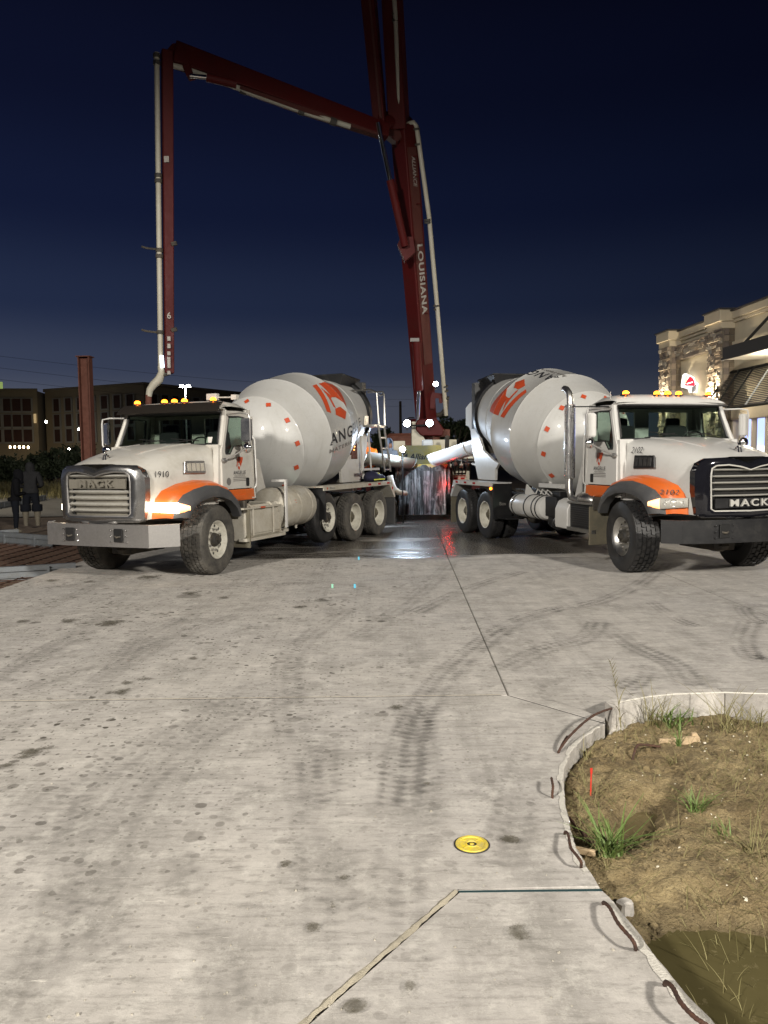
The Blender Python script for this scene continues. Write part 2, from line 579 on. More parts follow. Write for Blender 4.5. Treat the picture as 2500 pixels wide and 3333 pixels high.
def water(name, c0, c1, rough):
    n = N(name)
    a = n.noise(3, 4); s1 = n.noise(14, 5, .7)
    c = n.mix(a, c0, c1)
    c = n.mix(n.ramp(s1, .62, .72, 0, .55), c, (.20, .165, .085))
    n.set(Base_Color=c, Roughness=n.ramp(s1, .58, .70, rough, .5), IOR=1.33)
    n.bump(n.noise(9, 3), .04, .01); M[name] = n.m
water('puddle_water', (.064, .055, .022), (.105, .088, .040), .05)
water('mud_water', (.105, .082, .040), (.15, .12, .06), .2)

def concrete(name, dark=1.0, spots=True, wet=False):
    n = N(name)
    xyz = n.sep()
    def C(r_, g_, b_): return (r_ * dark, g_ * dark, b_ * dark)
    big = n.noise(.35, 5, .6); mid = n.noise(2.1, 6, .7); fine = n.noise(30, 5, .78); grit = n.noise(140, 3, .8)
    brush = n.noise(7, 6, .75, (.45, 3.4, 1))
    mp = n.n('ShaderNodeMapping'); mp.inputs['Rotation'].default_value = (0, 0, rad(-24)); mp.inputs['Scale'].default_value = (2.4, .16, 1); n.l(n.coord(), mp.inputs[0])
    lanes = n.noise(1.0, 5, .65, None, mp.outputs[0])
    mp2 = n.n('ShaderNodeMapping'); mp2.inputs['Rotation'].default_value = (0, 0, rad(6)); mp2.inputs['Scale'].default_value = (3.2, .22, 1); n.l(n.coord(), mp2.inputs[0])
    lanes2 = n.noise(1.3, 6, .7, None, mp2.outputs[0])
    c = n.mix(n.ramp(big, .35, .65), C(.48, .447, .405), C(.40, .376, .352))
    c = n.mix(n.ramp(lanes, .50, .70, 0, .50), c, C(.21, .198, .178))
    c = n.mix(n.ramp(lanes2, .54, .72, 0, .42), c, C(.22, .207, .185))
    c = n.mix(n.ramp(mid, .46, .68, 0, .62), c, C(.21, .197, .175))
    c = n.mix(n.ramp(brush, .50, .66, 0, .55), c, C(.19, .178, .158))
    c = n.mix(n.ramp(fine, .52, .70, 0, .60), c, C(.56, .525, .475))
    c = n.mix(n.ramp(n.math('ADD', n.math('MULTIPLY', fine, .5), n.math('MULTIPLY', grit, .5)), .54, .64, 0, .5), c, C(.15, .14, .12))
    c = n.mix(n.ramp(n.noise(5.2, 7, .8), .50, .64, 0, .55), c, C(.60, .57, .52))
    c = n.mix(n.ramp(n.noise(9.5, 7, .8, (.7, 1.8, 1)), .52, .64, 0, .5), c, C(.20, .187, .165))
    if spots:
        # drips of oil and slurry in clusters, thickest where the trucks stand
        wob = n.n('ShaderNodeVectorMath', operation='ADD')
        nv = n.n('ShaderNodeTexNoise'); nv.inputs['Scale'].default_value = 9; nv.inputs['Detail'].default_value = 5; n.l(n.coord(), nv.inputs['Vector'])
        sc = n.n('ShaderNodeVectorMath', operation='SCALE'); n.l(nv.outputs['Color'], sc.inputs[0]); sc.inputs['Scale'].default_value = .045
        n.l(n.coord(), wob.inputs[0]); n.l(sc.outputs[0], wob.inputs[1])
        clus = n.ramp(n.noise(.75, 3, .6), .40, .60)
        for scale, size, thr, al, cl in ((3.4, .10, .62, .8, 1), (6.5, .125, .50, 1.0, 1), (12, .15, .50, 1.0, 1), (1.2, .13, .86, .45, 0), (26, .15, .62, .8, 0)):
            v = n.n('ShaderNodeTexVoronoi', voronoi_dimensions='2D'); v.inputs['Scale'].default_value = scale
            n.l(wob.outputs[0], v.inputs['Vector'])
            rs = n.sep(v.outputs['Color'])
            rr = n.ramp(rs[0], thr, 1.0, 0, size * 2)
            m = n.math('SUBTRACT', rr, v.outputs['Distance'])
            f = n.ramp(m, 0, .035, 0, 1)
            f = n.math('MULTIPLY', f, n.ramp(rs[1], 0, .8, .3 * al, al))
            if cl: f = n.math('MULTIPLY', f, clus)
            f = n.math('MULTIPLY', f, n.ramp(xyz[1], 2.2, 5.2, .35, 1))
            f = n.math('MULTIPLY', f, n.ramp(n.math('ADD', xyz[0], n.math('MULTIPLY', n.noise(.5, 3), 3)), .4, 3.4, 1, .12))
            c = n.mix(f, c, (.050, .042, .030))
        # white scuffs and scratched aggregate
        sc2 = n.noise(6.5, 6, .8, (.30, 3.2, 1))
        c = n.mix(n.math('MULTIPLY', n.ramp(sc2, .63, .68), n.ramp(n.noise(.9, 2), .42, .54, .25, 1)), c, (.74, .70, .63))
    r = n.ramp(mid, .3, .7, .78, .92)
    if wet:
        edge = n.noise(.9, 4, .6, (.45, 2.0, 1))
        wy = n.math('ADD', xyz[1], n.math('MULTIPLY', n.math('SUBTRACT', edge, .5), 3.2))
        f = n.ramp(wy, 13.4, 13.9)
        f = n.math('MULTIPLY', f, n.ramp(n.noise(.55, 5, .65, (.5, 1.8, 1)), .34, .46))
        f = n.math('MULTIPLY', f, n.ramp(xyz[0], 3.2, 5.2, 1, .35))
        f = n.math('MULTIPLY', f, n.ramp(xyz[0], -4.5, -2.5, .2, 1))
        c = n.mix(n.math('MULTIPLY', f, .86), c, (.055, .047, .037))
        x = n.n('ShaderNodeMix'); n.l(f, x.inputs[0]); n.l(r, x.inputs[2]); n.l(n.ramp(fine, .4, .65, .16, .40), x.inputs[3]); n.l(n.ramp(f, 0, 1, .5, .16), n.p.inputs['Specular IOR Level'])
        r = x.outputs[0]
    n.set(Base_Color=c, Roughness=r)
    n.bump(n.math('ADD', n.math('MULTIPLY', fine, .5), n.math('ADD', n.math('MULTIPLY', mid, .8), n.math('MULTIPLY', grit, .25))), .6, .006)
    M[name] = n.m
concrete('concrete')
concrete('concrete_wet', wet=True)
concrete('kerb_concrete', spots=False)
concrete('edge_concrete', dark=.8, spots=False)

b = B(); b.grid([[(x, y, -.42) for x in (-900, -100, 0, 100, 900)] for y in (-300, 0, 60, 300, 1800)])
b.obj('ground', M['field_dirt'], kind='structure')

pave = put('pavement', None); pave['kind'] = 'structure'
def inset(poly, d):
    out = []; n_ = len(poly)
    for i in range(n_):
        p0, p1, p2 = Vector(poly[i - 1]), Vector(poly[i]), Vector(poly[(i + 1) % n_])
        a_ = (p1 - p0).normalized(); b_ = (p2 - p1).normalized()
        na = Vector((-a_.y, a_.x)); nb = Vector((-b_.y, b_.x))
        k = na + nb
        k = k / max(.35, k.dot(na))
        out.append(p1 + k * d)
    return out
def slab(poly, mat, d=.006, top=0.0):
    ar = sum(poly[i - 1][0] * poly[i][1] - poly[i][0] * poly[i - 1][1] for i in range(len(poly)))
    if ar < 0: poly = poly[::-1]
    p = inset(poly, d)
    b_ = B(); b_.prism([(q.x, q.y, top - .17) for q in p], (0, 0, .17))
    tops = [f for f in b_.bm.faces if f.normal.z > .9 or all(v.co.z > top - .01 for v in f.verts)]
    es = [e for e in tops[0].edges]
    bmesh.ops.bevel(b_.bm, geom=es, offset=.006, segments=1, affect='EDGES')
    bmesh.ops.triangulate(b_.bm, faces=[f for f in b_.bm.faces if len(f.verts) > 4])
    return b_.obj('slab', mat, pave, sm=0)
EDGE = [(1.44, 4.93), (1.33, 4.80), (1.24, 4.689), (1.13, 4.51), (1.053, 4.35), (1.0, 4.2), (.957, 4.054), (.92, 3.87), (.894, 3.691), (.865, 3.50), (.849, 3.331), (.852, 3.18), (.862, 3.078), (.868, 3.014)]
EDGE2 = [(.87, 2.994), (.88, 2.943), (.912, 2.76), (.94, 2.548), (.977, 2.351), (1.06, 2.05), (1.25, 1.6), (1.7, .9), (2.2, 0), (3, -3)]
random.seed(3)
def rough_edge(pts):
    out = []
    for (x0, y0), (x1, y1) in zip(pts, pts[1:]):
        m = max(1, int(math.hypot(x1 - x0, y1 - y0) / .035)) if y0 > 1.5 else 1
        for k in range(m):
            t = k / m
            j = .007 if 0 < k else 0
            out.append((x0 + (x1 - x0) * t + random.uniform(-j, j), y0 + (y1 - y0) * t + random.uniform(-j, j) * .4))
    out.append(pts[-1])
    return out
E1 = rough_edge(EDGE); E2 = rough_edge(EDGE2)
slab([(-5.4, 5.56), (.903, 5.56)] + E1 + [(.282, 3.012), (-.277, 2.274), (-4.25, -3), (-5.4, -3)], M['concrete'])
slab([(.282, 2.996)] + E2 + [(-4.21, -3), (-.262, 2.262)], M['concrete'], .003)
slab([(-5.4, 5.56), (-5.4, 13.45), (1.12, 13.45), (.903, 5.56)], M['concrete_wet'], .006)
KB = [(1.47, 5.06), (1.60, 5.20), (1.76, 5.28), (1.97, 5.33), (2.27, 5.35), (2.675, 5.30), (3.2, 5.1), (4.15, 4.6)]
slab([(.903, 5.56), (1.12, 13.45), (4.15, 13.45)] + KB[::-1] + [(1.44, 4.93)], M['concrete_wet'], .004)
KB2 = [(4.15, 4.6), (5.0, 3.6), (5.2, 2), (5.2, -3)]
slab([(4.15, 13.45), (12.4, 13.45), (12.4, -3)] + KB2[::-1], M['concrete_wet'], .004)
slab([(-5.4, 13.45), (-5.4, 22), (1.41, 22), (1.12, 13.45)], M['concrete_wet'], .004)
slab([(1.12, 13.45), (1.41, 22), (4.5, 22), (4.15, 13.45)], M['concrete_wet'], .004)
slab([(4.15, 13.45), (4.5, 22), (12.4, 22), (12.4, 13.45)], M['concrete_wet'], .004)
slab([(-5.4, 22), (-5.4, 33), (4.5, 33), (4.5, 22)], M['concrete_wet'], .004)
slab([(4.5, 22), (4.5, 40), (12.4, 40), (12.4, 22)], M['concrete_wet'], .004)
slab([(12.4, -3), (12.4, 40), (30, 40), (30, -3)], M['concrete'], .004)
slab([(-5.4, -14), (-5.4, -3), (12.4, -3), (12.4, -14)], M['concrete'], .004)
# joint fillers: dark green strip and crumbling tan board
B().box((.575, 3.004, -.02), (.58, .014, .03)).obj('joint_strip', M['joint_green'], pave, sm=0)
d0, d1 = Vector((-.5, 1.978, 0)), Vector((.272, 3.002, 0))
dd = (d1 - d0).normalized(); pp = Vector((-dd.y, dd.x, 0))
b = B(); rows = []
random.seed(5)
for i in range(40):
    q = d0 + (d1 - d0) * (i / 39)
    w_ = .014 + random.uniform(-.004, .006)
    rows.append([q - pp * w_ + Vector((0, 0, -.002)), q + Vector((0, 0, .004 + random.uniform(-.002, .004))), q + pp * w_ + Vector((0, 0, -.002))])
b.grid(rows); b.obj('joint_board', M['joint_tan'], pave, fix=False)
B().box((-2.25, 5.56, -.012), (6.2, .013, .020)).obj('joint_filler', M['dark_plastic'], pave, sm=0)
q0, q1 = Vector((.91, 5.552, -.012)), Vector((1.435, 4.938, -.012)); dq = q1 - q0
B().box((q0 + q1) / 2, (dq.length, .009, .020), Matrix.Rotation(math.atan2(dq.y, dq.x), 3, 'Z')).obj('joint_filler', M['dark_plastic'], pave, sm=0)
b = B(); rows = []
for i in range(90):
    q = Vector((-5.3 + 6.15 * i / 89, 5.5695, 0)); w_ = .0015 + random.uniform(0, .005) * (random.random() < .6)
    rows.append([q + Vector((0, -.002, .0015)), q + Vector((0, w_, .003))])
b.grid(rows); b.obj('joint_crust', M['joint_tan'], pave, fix=False)

# tyre marks: thin dusty prints laid on the slabs
def mark_mat(nm, strength):
  n = N(nm)
  uv = n.n('ShaderNodeTexCoord').outputs['UV']
  su = n.sep(uv)
  wv = n.math('SINE', n.math('MULTIPLY', n.math('ADD', su[0], n.math('MULTIPLY', n.math('ABSOLUTE', n.math('SUBTRACT', su[1], .5)), .12)), 85))
  rib = n.math('SINE', n.math('MULTIPLY', su[1], 19))
  across = n.math('MULTIPLY', n.ramp(su[1], 0, .14), n.ramp(su[1], .86, 1, 1, 0))
  nz = n.noise(1.6, 5, .7)
  f = n.math('MULTIPLY', across, n.ramp(nz, .36, .58))
  f = n.math('MULTIPLY', f, n.ramp(n.math('ADD', wv, rib), -.6, 1.0, .22, 1))
  f = n.math('MULTIPLY', f, strength)
  tr = n.n('ShaderNodeBsdfTransparent'); mx = n.n('ShaderNodeMixShader')
  n.set(Base_Color=(.105, .098, .088), Roughness=.9)
  n.l(f, mx.inputs[0]); n.l(tr.outputs[0], mx.inputs[1]); n.l(n.p.outputs[0], mx.inputs[2])
  n.l(mx.outputs[0], n.t.nodes['Material Output'].inputs[0]); M[nm] = n.m
mark_mat('tyre_mark', .20); mark_mat('tyre_mark_fresh', .36)
def spline(pts, m=10):
    pts = [Vector(p) for p in pts]; out = []
    for i in range(len(pts) - 1):
        p0 = pts[max(0, i - 1)]; p1 = pts[i]; p2 = pts[i + 1]; p3 = pts[min(len(pts) - 1, i + 2)]
        for k in range(m):
            t = k / m
            out.append(.5 * ((2 * p1) + (p2 - p0) * t + (2 * p0 - 5 * p1 + 4 * p2 - p3) * t * t + (3 * p1 - p0 - 3 * p2 + p3) * t ** 3))
    out.append(pts[-1]); return out
MARKZ = [.003]
def tyre_mark(px, w_=.26, dual=None):
    pts = spline([gnd(*p) for p in px])
    MARKZ[0] += .00035
    vs, fs, uvs = [], [], []
    L_ = 0
    for i, p in enumerate(pts):
        t = (pts[min(i + 1, len(pts) - 1)] - pts[max(0, i - 1)]).normalized()
        q = Vector((-t.y, t.x, 0))
        if i: L_ += (p - pts[i - 1]).length
        for k, s_ in ((0, -1), (1, 1)):
            vs.append((p.x + q.x * s_ * w_ / 2, p.y + q.y * s_ * w_ / 2, MARKZ[0])); uvs.append((L_, k))
    for i in range(len(pts) - 1):
        fs.append((2 * i, 2 * i + 2, 2 * i + 3, 2 * i + 1))
    me = bpy.data.meshes.new('tyre_mark'); me.from_pydata(vs, [], fs)
    ul = me.uv_layers.new()
    for lp in me.loops: ul.data[lp.index].uv = uvs[lp.vertex_index]
    me.materials.append(M['tyre_mark_fresh' if pts[0].x > 1.2 else 'tyre_mark'])
    put('tyre_mark', me, pave)
r8 = lambda u, v: (1200 + .7836 * u, 1650 + .7836 * v)
r7 = lambda u, v: (.7535 * u, 1700 + .7535 * v)
for px, w_ in (([r8(1235, 235), r8(1130, 320), r8(960, 395), r8(760, 430)], .30), ([r8(960, 480), r8(900, 550), r8(720, 600), r8(560, 680)], .30),
               ([r8(1035, 530), r8(1130, 590), r8(1280, 660), r8(1345, 745)], .30), ([r8(1150, 660), r8(1130, 720), r8(1060, 760)], .26),
               ([r8(1590, 480), r8(1560, 560), r8(1600, 625), r8(1659, 625)], .30), ([r8(1659, 410), r8(1560, 420), r8(1600, 470), r8(1659, 480)], .22),
               ([r8(340, 240), r8(250, 330), r8(60, 480), r8(-60, 560)], .32), ([r8(640, 270), r8(420, 340), r8(200, 440)], .28),
               ([r8(1180, 400), r8(1290, 470), r8(1370, 500)], .2), ([r8(900, 400), r8(640, 470), r8(380, 650), r8(200, 900), r8(140, 1250)], .32),
               ([r7(380, 470), r7(200, 560), r7(0, 690)], .34), ([r7(700, 500), r7(420, 600), r7(200, 690), r7(0, 760)], .30),
               ([r7(1160, 700), r7(900, 820), r7(640, 960), r7(300, 1180), r7(150, 1400)], .36), ([r7(1290, 740), r7(1050, 840), r7(840, 960), r7(600, 1160), r7(450, 1500), r7(430, 1900)], .30),
               ([r7(1500, 380), r7(1280, 560), r7(1250, 760), r7(1290, 980), r7(1400, 1400), r7(1480, 1900)], .30), ([r7(1420, 900), r7(1390, 1080), r7(1410, 1300)], .30),
               ([r7(770, 420), r7(620, 500), r7(500, 640)], .26), ([r7(1180, 360), r7(900, 450), r7(640, 560), r7(330, 760)], .3),
               ([r8(160, 800), r8(230, 1000), r8(225, 1200), r8(140, 1500), r8(150, 1900)], .30), ([r8(700, 880), r8(690, 1000), r8(640, 1180), r8(560, 1500)], .28),
               ([(560, 2750), (600, 2860), (640, 2990), (700, 3100), (760, 3333)], .20), ([(250, 2600), (230, 2800), (190, 3000), (60, 3333)], .2),
               ([r8(-400, 330), r8(-150, 310), r8(150, 300), r8(420, 305)], .3)):
    tyre_mark(px, w_)

# soaked-in stains with ragged outlines
n = N('stain')
uv = n.n('ShaderNodeTexCoord').outputs['UV']
dv = n.n('ShaderNodeVectorMath', operation='LENGTH'); n.l(uv, dv.inputs[0])
rr_ = n.math('ADD', dv.outputs['Value'], n.math('MULTIPLY', n.math('SUBTRACT', n.noise(7.5, 7, .78), .5), 2.6))
f = n.math('MULTIPLY', n.ramp(rr_, .28, .52, .66, 0), n.ramp(n.noise(45, 4, .7), .3, .6, .55, 1))
tr = n.n('ShaderNodeBsdfTransparent'); mx = n.n('ShaderNodeMixShader')
n.set(Base_Color=(.072, .062, .036), Roughness=.7)
n.l(f, mx.inputs[0]); n.l(tr.outputs[0], mx.inputs[1]); n.l(n.p.outputs[0], mx.inputs[2])
n.l(mx.outputs[0], n.t.nodes['Material Output'].inputs[0]); M['stain'] = n.m
def stain(px, wpx, asp=1.0):
    p = gnd(*px); a_ = (gnd(px[0] + wpx / 2, px[1]) - p).length * 1.25
    MARKZ[0] += .00025
    vs = [(p.x + sx * a_, p.y + sy * a_ * asp, MARKZ[0]) for sx, sy in ((-1, -1), (1, -1), (1, 1), (-1, 1))]
    me = bpy.data.meshes.new('stain'); me.from_pydata(vs, [], [(0, 1, 2, 3)])
    ul = me.uv_layers.new()
    for lp, q in zip(me.loops, ((-1, -1), (1, -1), (1, 1), (-1, 1))): ul.data[lp.index].uv = q
    me.materials.append(M['stain']); put('stain', me, pave)
for u, v, wd_ in ((150, 1000, 130), (30, 1055, 110), (520, 740, 120), (630, 680, 80), (545, 700, 60), (480, 440, 130), (300, 430, 90), (100, 430, 60), (830, 590, 70), (1300, 370, 70), (1390, 340, 80), (1210, 420, 40), (690, 400, 70), (640, 240, 120), (220, 255, 70), (820, 310, 80), (1180, 870, 40), (380, 260, 60), (960, 330, 60)):
    stain((.7535 * u, 1700 + .7535 * v), wd_)
for x, y, wd_, asp in ((1015, 3030, 80, 1.0), (1082, 2960, 40, 2.2), (1145, 3290, 100, .9), (1335, 3225, 70, 1.6), (1680, 3040, 110, 1.2), (935, 2820, 50, 1), (1120, 2870, 50, 1), (1660, 2745, 90, .8), (930, 2830, 30, 1), (1390, 2560, 40, 1), (1290, 2310, 60, 1.4)):
    stain((x, y), wd_, asp)

# loose chips and pebbles on the slabs
random.seed(21)
b = B()
for i in range(300):
    Y = 2.3 + 11 * random.random() ** 1.7
    X = random.uniform(-.55, .42) * Y
    if X > .8 and Y < 5.6: continue
    r_ = random.uniform(.0012, .0042) * (1.6 if random.random() < .08 else 1)
    b.box((X, Y, r_ * .5), (r_ * 2, r_ * 1.6, r_ * 1.1), Matrix.Rotation(random.uniform(0, 3), 3, 'Z') @ Matrix.Rotation(random.uniform(-.5, .5), 3, 'X'), .6)
b.obj('gravel', M['chip_stone'], kind='stuff', label='loose pale chips and grit scattered over the concrete', cat='gravel', sm=0)
# two little survey markers stuck to the concrete and one more behind them
for (px, mname, lab) in (((1082, 1915), 'marker_green', 'small green plastic survey marker on the concrete, leftmost of three'), ((1155, 1915), 'marker_blue', 'small blue plastic survey marker upright beside the green one'), ((1168, 1823), 'marker_blue', 'tilted blue plastic survey marker nearest the wet concrete')):
    p = gnd(*px)
    b = B(); b.box((0, 0, .03), (.028, .004, .055)); b.box((0, 0, .004), (.02, .016, .006)); b.bevel(.001)
    b.obj('survey_marker', M[mname], None, loc=(p.x, p.y, .003), label=lab, cat='marker', group='survey markers on the slab')

# yellow valve cover
cov = thing('valve_cover', 'round yellow painted valve cover set into the concrete', 'valve cover', (.38, 3.37, 0))
b = B(); b.lathe([(0, .082), (.004, .081), (.004, .076), (-.002, .0755)], (0, 0, 0), (0, 0, 1), 40); b.obj('collar', M['dark_plastic'], cov)
b = B(); b.lathe([(-.004, 0), (-.004, .034), (.006, .034), (.0065, .030), (.0065, .0285), (.003, .028)], (0, 0, 0), (0, 0, 1), 40)
b.bm.free(); b = B()
b.lathe([(.0035, .022), (.008, .024), (.008, .028), (.005, .029), (.005, .058), (.0085, .060), (.0085, .072), (.005, .0745), (-.005, .0745)], (0, 0, 0), (0, 0, 1), 48)
for k in range(4):
    a = pi / 4 + k * pi / 2
    b.box((math.cos(a) * .044, math.sin(a) * .044, .0065), (.028, .004, .005), Matrix.Rotation(a, 3, 'Z'))
b.obj('lid', M['yellow_cover'], cov)
b = B(); b.lathe([(.002, 0.0001), (.002, .0225)], (0, 0, 0), (0, 0, 1), 24); b.obj('recess', M['dark_plastic'], cov)
b = B(); b.lathe([(.002, .011), (.006, .0105), (.006, 0)], (0, 0, 0), (0, 0, 1), 5); b.obj('bolt', M['yellow_cover'], cov, sm=20)

# ================================================================== ISLAND
KI = [(1.486, 4.974), (1.55, 5.02), (1.627, 5.065), (1.80, 5.14), (1.991, 5.19), (2.341, 5.215), (2.66, 5.165), (3.15, 4.97), (4.05, 4.5), (4.87, 3.53), (5.07, 2), (5.07, -3)]
KO = [(1.47, 5.06), (1.60, 5.20), (1.66, 5.24), (1.76, 5.28), (1.97, 5.33), (2.33, 5.353), (2.70, 5.30), (3.2, 5.1), (4.15, 4.6), (5.0, 3.6), (5.2, 2), (5.2, -3)]
kerb = thing('kerb', 'curved concrete kerb with broken end around the dirt island', 'kerb')
def kerb_seg(i0, i1, mat):
    b = B(); rows = []
    for i in range(i0, i1 + 1):
        (xi, yi), (xo, yo) = KI[i], KO[i]
        j = .012 if i == 0 else 0
        rows.append([(xo, yo, -.15), (xo, yo, .085), (xo * .85 + xi * .15, yo * .85 + yi * .15, .108), (xo * .2 + xi * .8 + j, yo * .2 + yi * .8, .108 - j), (xi + j, yi, .096), (xi, yi, -.06), (xi - .02, yi - .03, -.065), (xi - .02, yi - .03, -.34)])
    vs = b.grid(rows)
    b.bm.faces.new(vs[0][::-1]); b.bm.faces.new(vs[-1])
    return b.obj('kerb_block', mat, kerb, sm=30)
kerb_seg(0, 5, M['kerb_concrete'])
KI[5] = (2.349, 5.215); KO[5] = (2.338, 5.353)
kerb_seg(5, 7, M['edge_concrete']); kerb_seg(7, 11, M['kerb_concrete'])

from mathutils import noise as mnoise
# pale worn lip along the slab edge, painted highlight along the top arris of the kerb
random.seed(8)
def lip(pts, w0, w1, z=.0035, nm='worn_lip'):
    b = B(); rows = []
    for i, p in enumerate(pts):
        q0 = Vector(pts[max(0, i - 1)]); q1 = Vector(pts[min(len(pts) - 1, i + 1)]); t = (q1 - q0).normalized(); nn = Vector((t.y, -t.x))
        if nn.x > 0: nn = -nn
        w_ = w0 + (w1 - w0) * (.5 + .5 * mnoise.noise((p[0] * 7, p[1] * 7, 1)) + .25 * mnoise.noise((p[0] * 25, p[1] * 25, 4)))
        rows.append([(p[0] + nn.x * .006, p[1] + nn.y * .006, z - .006), (p[0] + nn.x * .010, p[1] + nn.y * .010, z), (p[0] + nn.x * w_, p[1] + nn.y * w_, z - .001)])
    b.grid(rows); return b.obj(nm, M['pale_lip_and_highlight'], pave, fix=False)
paint('pale_lip_and_highlight', (.58, .55, .49), .9, 0, (.34, .32, .28), .6, 30, 0, .5, 120)
lip(E1[2:-2], .018, .055); lip([q for q in E2[2:] if q[1] > 1.9], .020, .07)
b = B(); b.tube([(x * .9 + xo * .1, y * .9 + yo * .1, .104) for (x, y), (xo, yo) in list(zip(KI, KO))[1:8]], .0075, 5); b.obj('arris_highlight', M['pale_lip_and_highlight'], kerb)

def in_poly(x, y, poly):
    c_ = False; j = len(poly) - 1
    for i in range(len(poly)):
        xi, yi = poly[i]; xj, yj = poly[j]
        if (yi > y) != (yj > y) and x < (xj - xi) * (y - yi) / (yj - yi) + xi: c_ = not c_
        j = i
    return c_
ISL = EDGE + EDGE2 + [(5.07, -3)] + KI[::-1][1:]
from mathutils import noise as mnoise
def smooth(a, b, x):
    t = max(0, min(1, (x - a) / (b - a))); return t * t * (3 - 2 * t)
def dirt_z(x, y):
    z = -.09
    z += .035 * mnoise.noise((x * 1.3, y * 1.3, 0)) + .030 * mnoise.noise((x * 4, y * 4, 3)) + .022 * mnoise.noise((x * 11, y * 11, 5)) + .010 * mnoise.noise((x * 26, y * 26, 9)) + .006 * mnoise.noise((x * 55, y * 55, 2))
    z += .035 * smooth(4.6, 5.1, y) * smooth(1.5, 1.9, x)
    z += .07 * math.exp(-((x - 2.1) ** 2 / .5 + (y - 4.1) ** 2 / .7))
    # small trench with standing water, and the long puddle at the front
    t = math.exp(-(((x - 1.30) * .8 + (y - 3.85) * -.6) ** 2 / .012 + ((x - 1.30) * .6 + (y - 3.85) * .8) ** 2 / .12))
    z -= .13 * t
    z -= .16 * (1 - smooth(2.62, 3.2, y - .22 * (x - 1) + .22 * mnoise.noise((x * 1.6, y * .6, 8)))) 
    return z
nx, ny = 230, 230
vs, idx, fs = [], {}, []
for j in range(ny + 1):
    for i in range(nx + 1):
        x = .80 + 3.2 * i / nx; y = 1.5 + 3.75 * j / ny
        idx[i, j] = len(vs)
        vs.append((x, y, dirt_z(x, y)))
fs = [(idx[i, j], idx[i + 1, j], idx[i + 1, j + 1], idx[i, j + 1]) for j in range(ny) for i in range(nx)
      if in_poly(vs[idx[i, j]][0] - .06, vs[idx[i, j]][1], ISL) or in_poly(vs[idx[i, j]][0] + .08, vs[idx[i, j]][1], ISL) or in_poly(vs[idx[i, j]][0], vs[idx[i, j]][1] - .08, ISL)]
vs = [(x, y, z if in_poly(x, y, ISL) else min(z, -.19)) for x, y, z in vs]
me = bpy.data.meshes.new('dirt'); me.from_pydata(vs, [], fs); me.materials.append(M['island_dirt'])
for p in me.polygons: p.use_smooth = True
put('dirt', me, kind='structure')
b = B(); b.grid([[(.95, 1.2, -.178), (4.4, 1.2, -.178)], [(.89, 3.3, -.178), (4.4, 3.6, -.178)]]); b.obj('puddle', M['puddle_water'], kind='structure', fix=False)
b = B(); b.lathe([(0, 0), (0, .30)], (1.30, 3.86, -.158), (0, 0, 1), 20); b.obj('puddle', M['mud_water'], kind='structure', fix=False)

# ---- rebar ends sticking out of the slab edge
def rebar(px_z, lab, r_=.0075, grp='rusty rebar ends along the slab edge', raw=None):
    pts = raw or [gnd(x, y, z) for x, y, z in px_z]
    pts = spline(pts, 7)
    b = B(); rr = [r_ * (1.0 + (.16 if i % 2 else -.04)) for i in range(len(pts))]
    b.tube(pts, [q_ * .78 for q_ in rr], 8); return b.obj('rebar', M['rebar_rust'], None, label=lab, cat='rebar', group=grp, sm=60)
rebar([(1816, 2460, -.03), (1822, 2440, .02), (1862, 2388, .06), (1930, 2330, .09), (1998, 2303, .08)], 'long rusty rebar reaching from the slab to the broken kerb end', .009)
rebar([(1818, 2452, .0), (1828, 2425, .03), (1846, 2396, .045)], 'short rusty rebar stub leaning against the long rebar', .007)
rebar([(1795, 2532, .05), (1800, 2560, .055), (1798, 2585, .02), (1800, 2616, -.03)], 'crusted rusty rebar stub beside the broken slab edge, above the yellow cover', .008)
rebar([(1838, 2722, -.02), (1840, 2708, .025), (1850, 2718, .04), (1858, 2758, .05), (1880, 2788, .05), (1892, 2808, .04), (1890, 2830, -.02)], 'wavy rusty rebar hook nearest the yellow cover', .008)
rebar([(1964, 2948, -.02), (1966, 2938, .025), (1985, 2955, .045), (2012, 3005, .055), (2055, 3055, .05), (2068, 3080, .03), (2068, 3098, -.02)], 'rusty rebar hook just below the dark green joint strip', .0085)
rebar([(2163, 3215, -.02), (2168, 3198, .03), (2190, 3215, .05), (2215, 3262, .06), (2260, 3310, .06), (2310, 3345, .05), (2330, 3375, -.02)], 'rusty rebar hook at the bottom edge of the picture', .0095)
rebar([(2052, 2515, -.14), (2062, 2460, -.05), (2074, 2428, -.01), (2095, 2424, -.01), (2150, 2431, -.03)], 'bent rusty rebar rising out of the trench in the dirt', .009)
rebar([(1852, 2660, -.09), (1890, 2705, -.085), (1935, 2750, -.09)], 'rusty rebar lying along the slab edge behind the grass tuft', .009)
p0, p1 = gnd(1925, 2503, .06), gnd(1922, 2607, -.11)
b = B(); b.tube([p1, (p0 + p1) / 2, p0], .004, 6); b.box(p0 + Vector((.0, 0, -.01)), (.012, .003, .03)); b.obj('marker_wire', M['flag_red'], None, label='thin bright red marking stake stuck in the dirt', cat='stake')
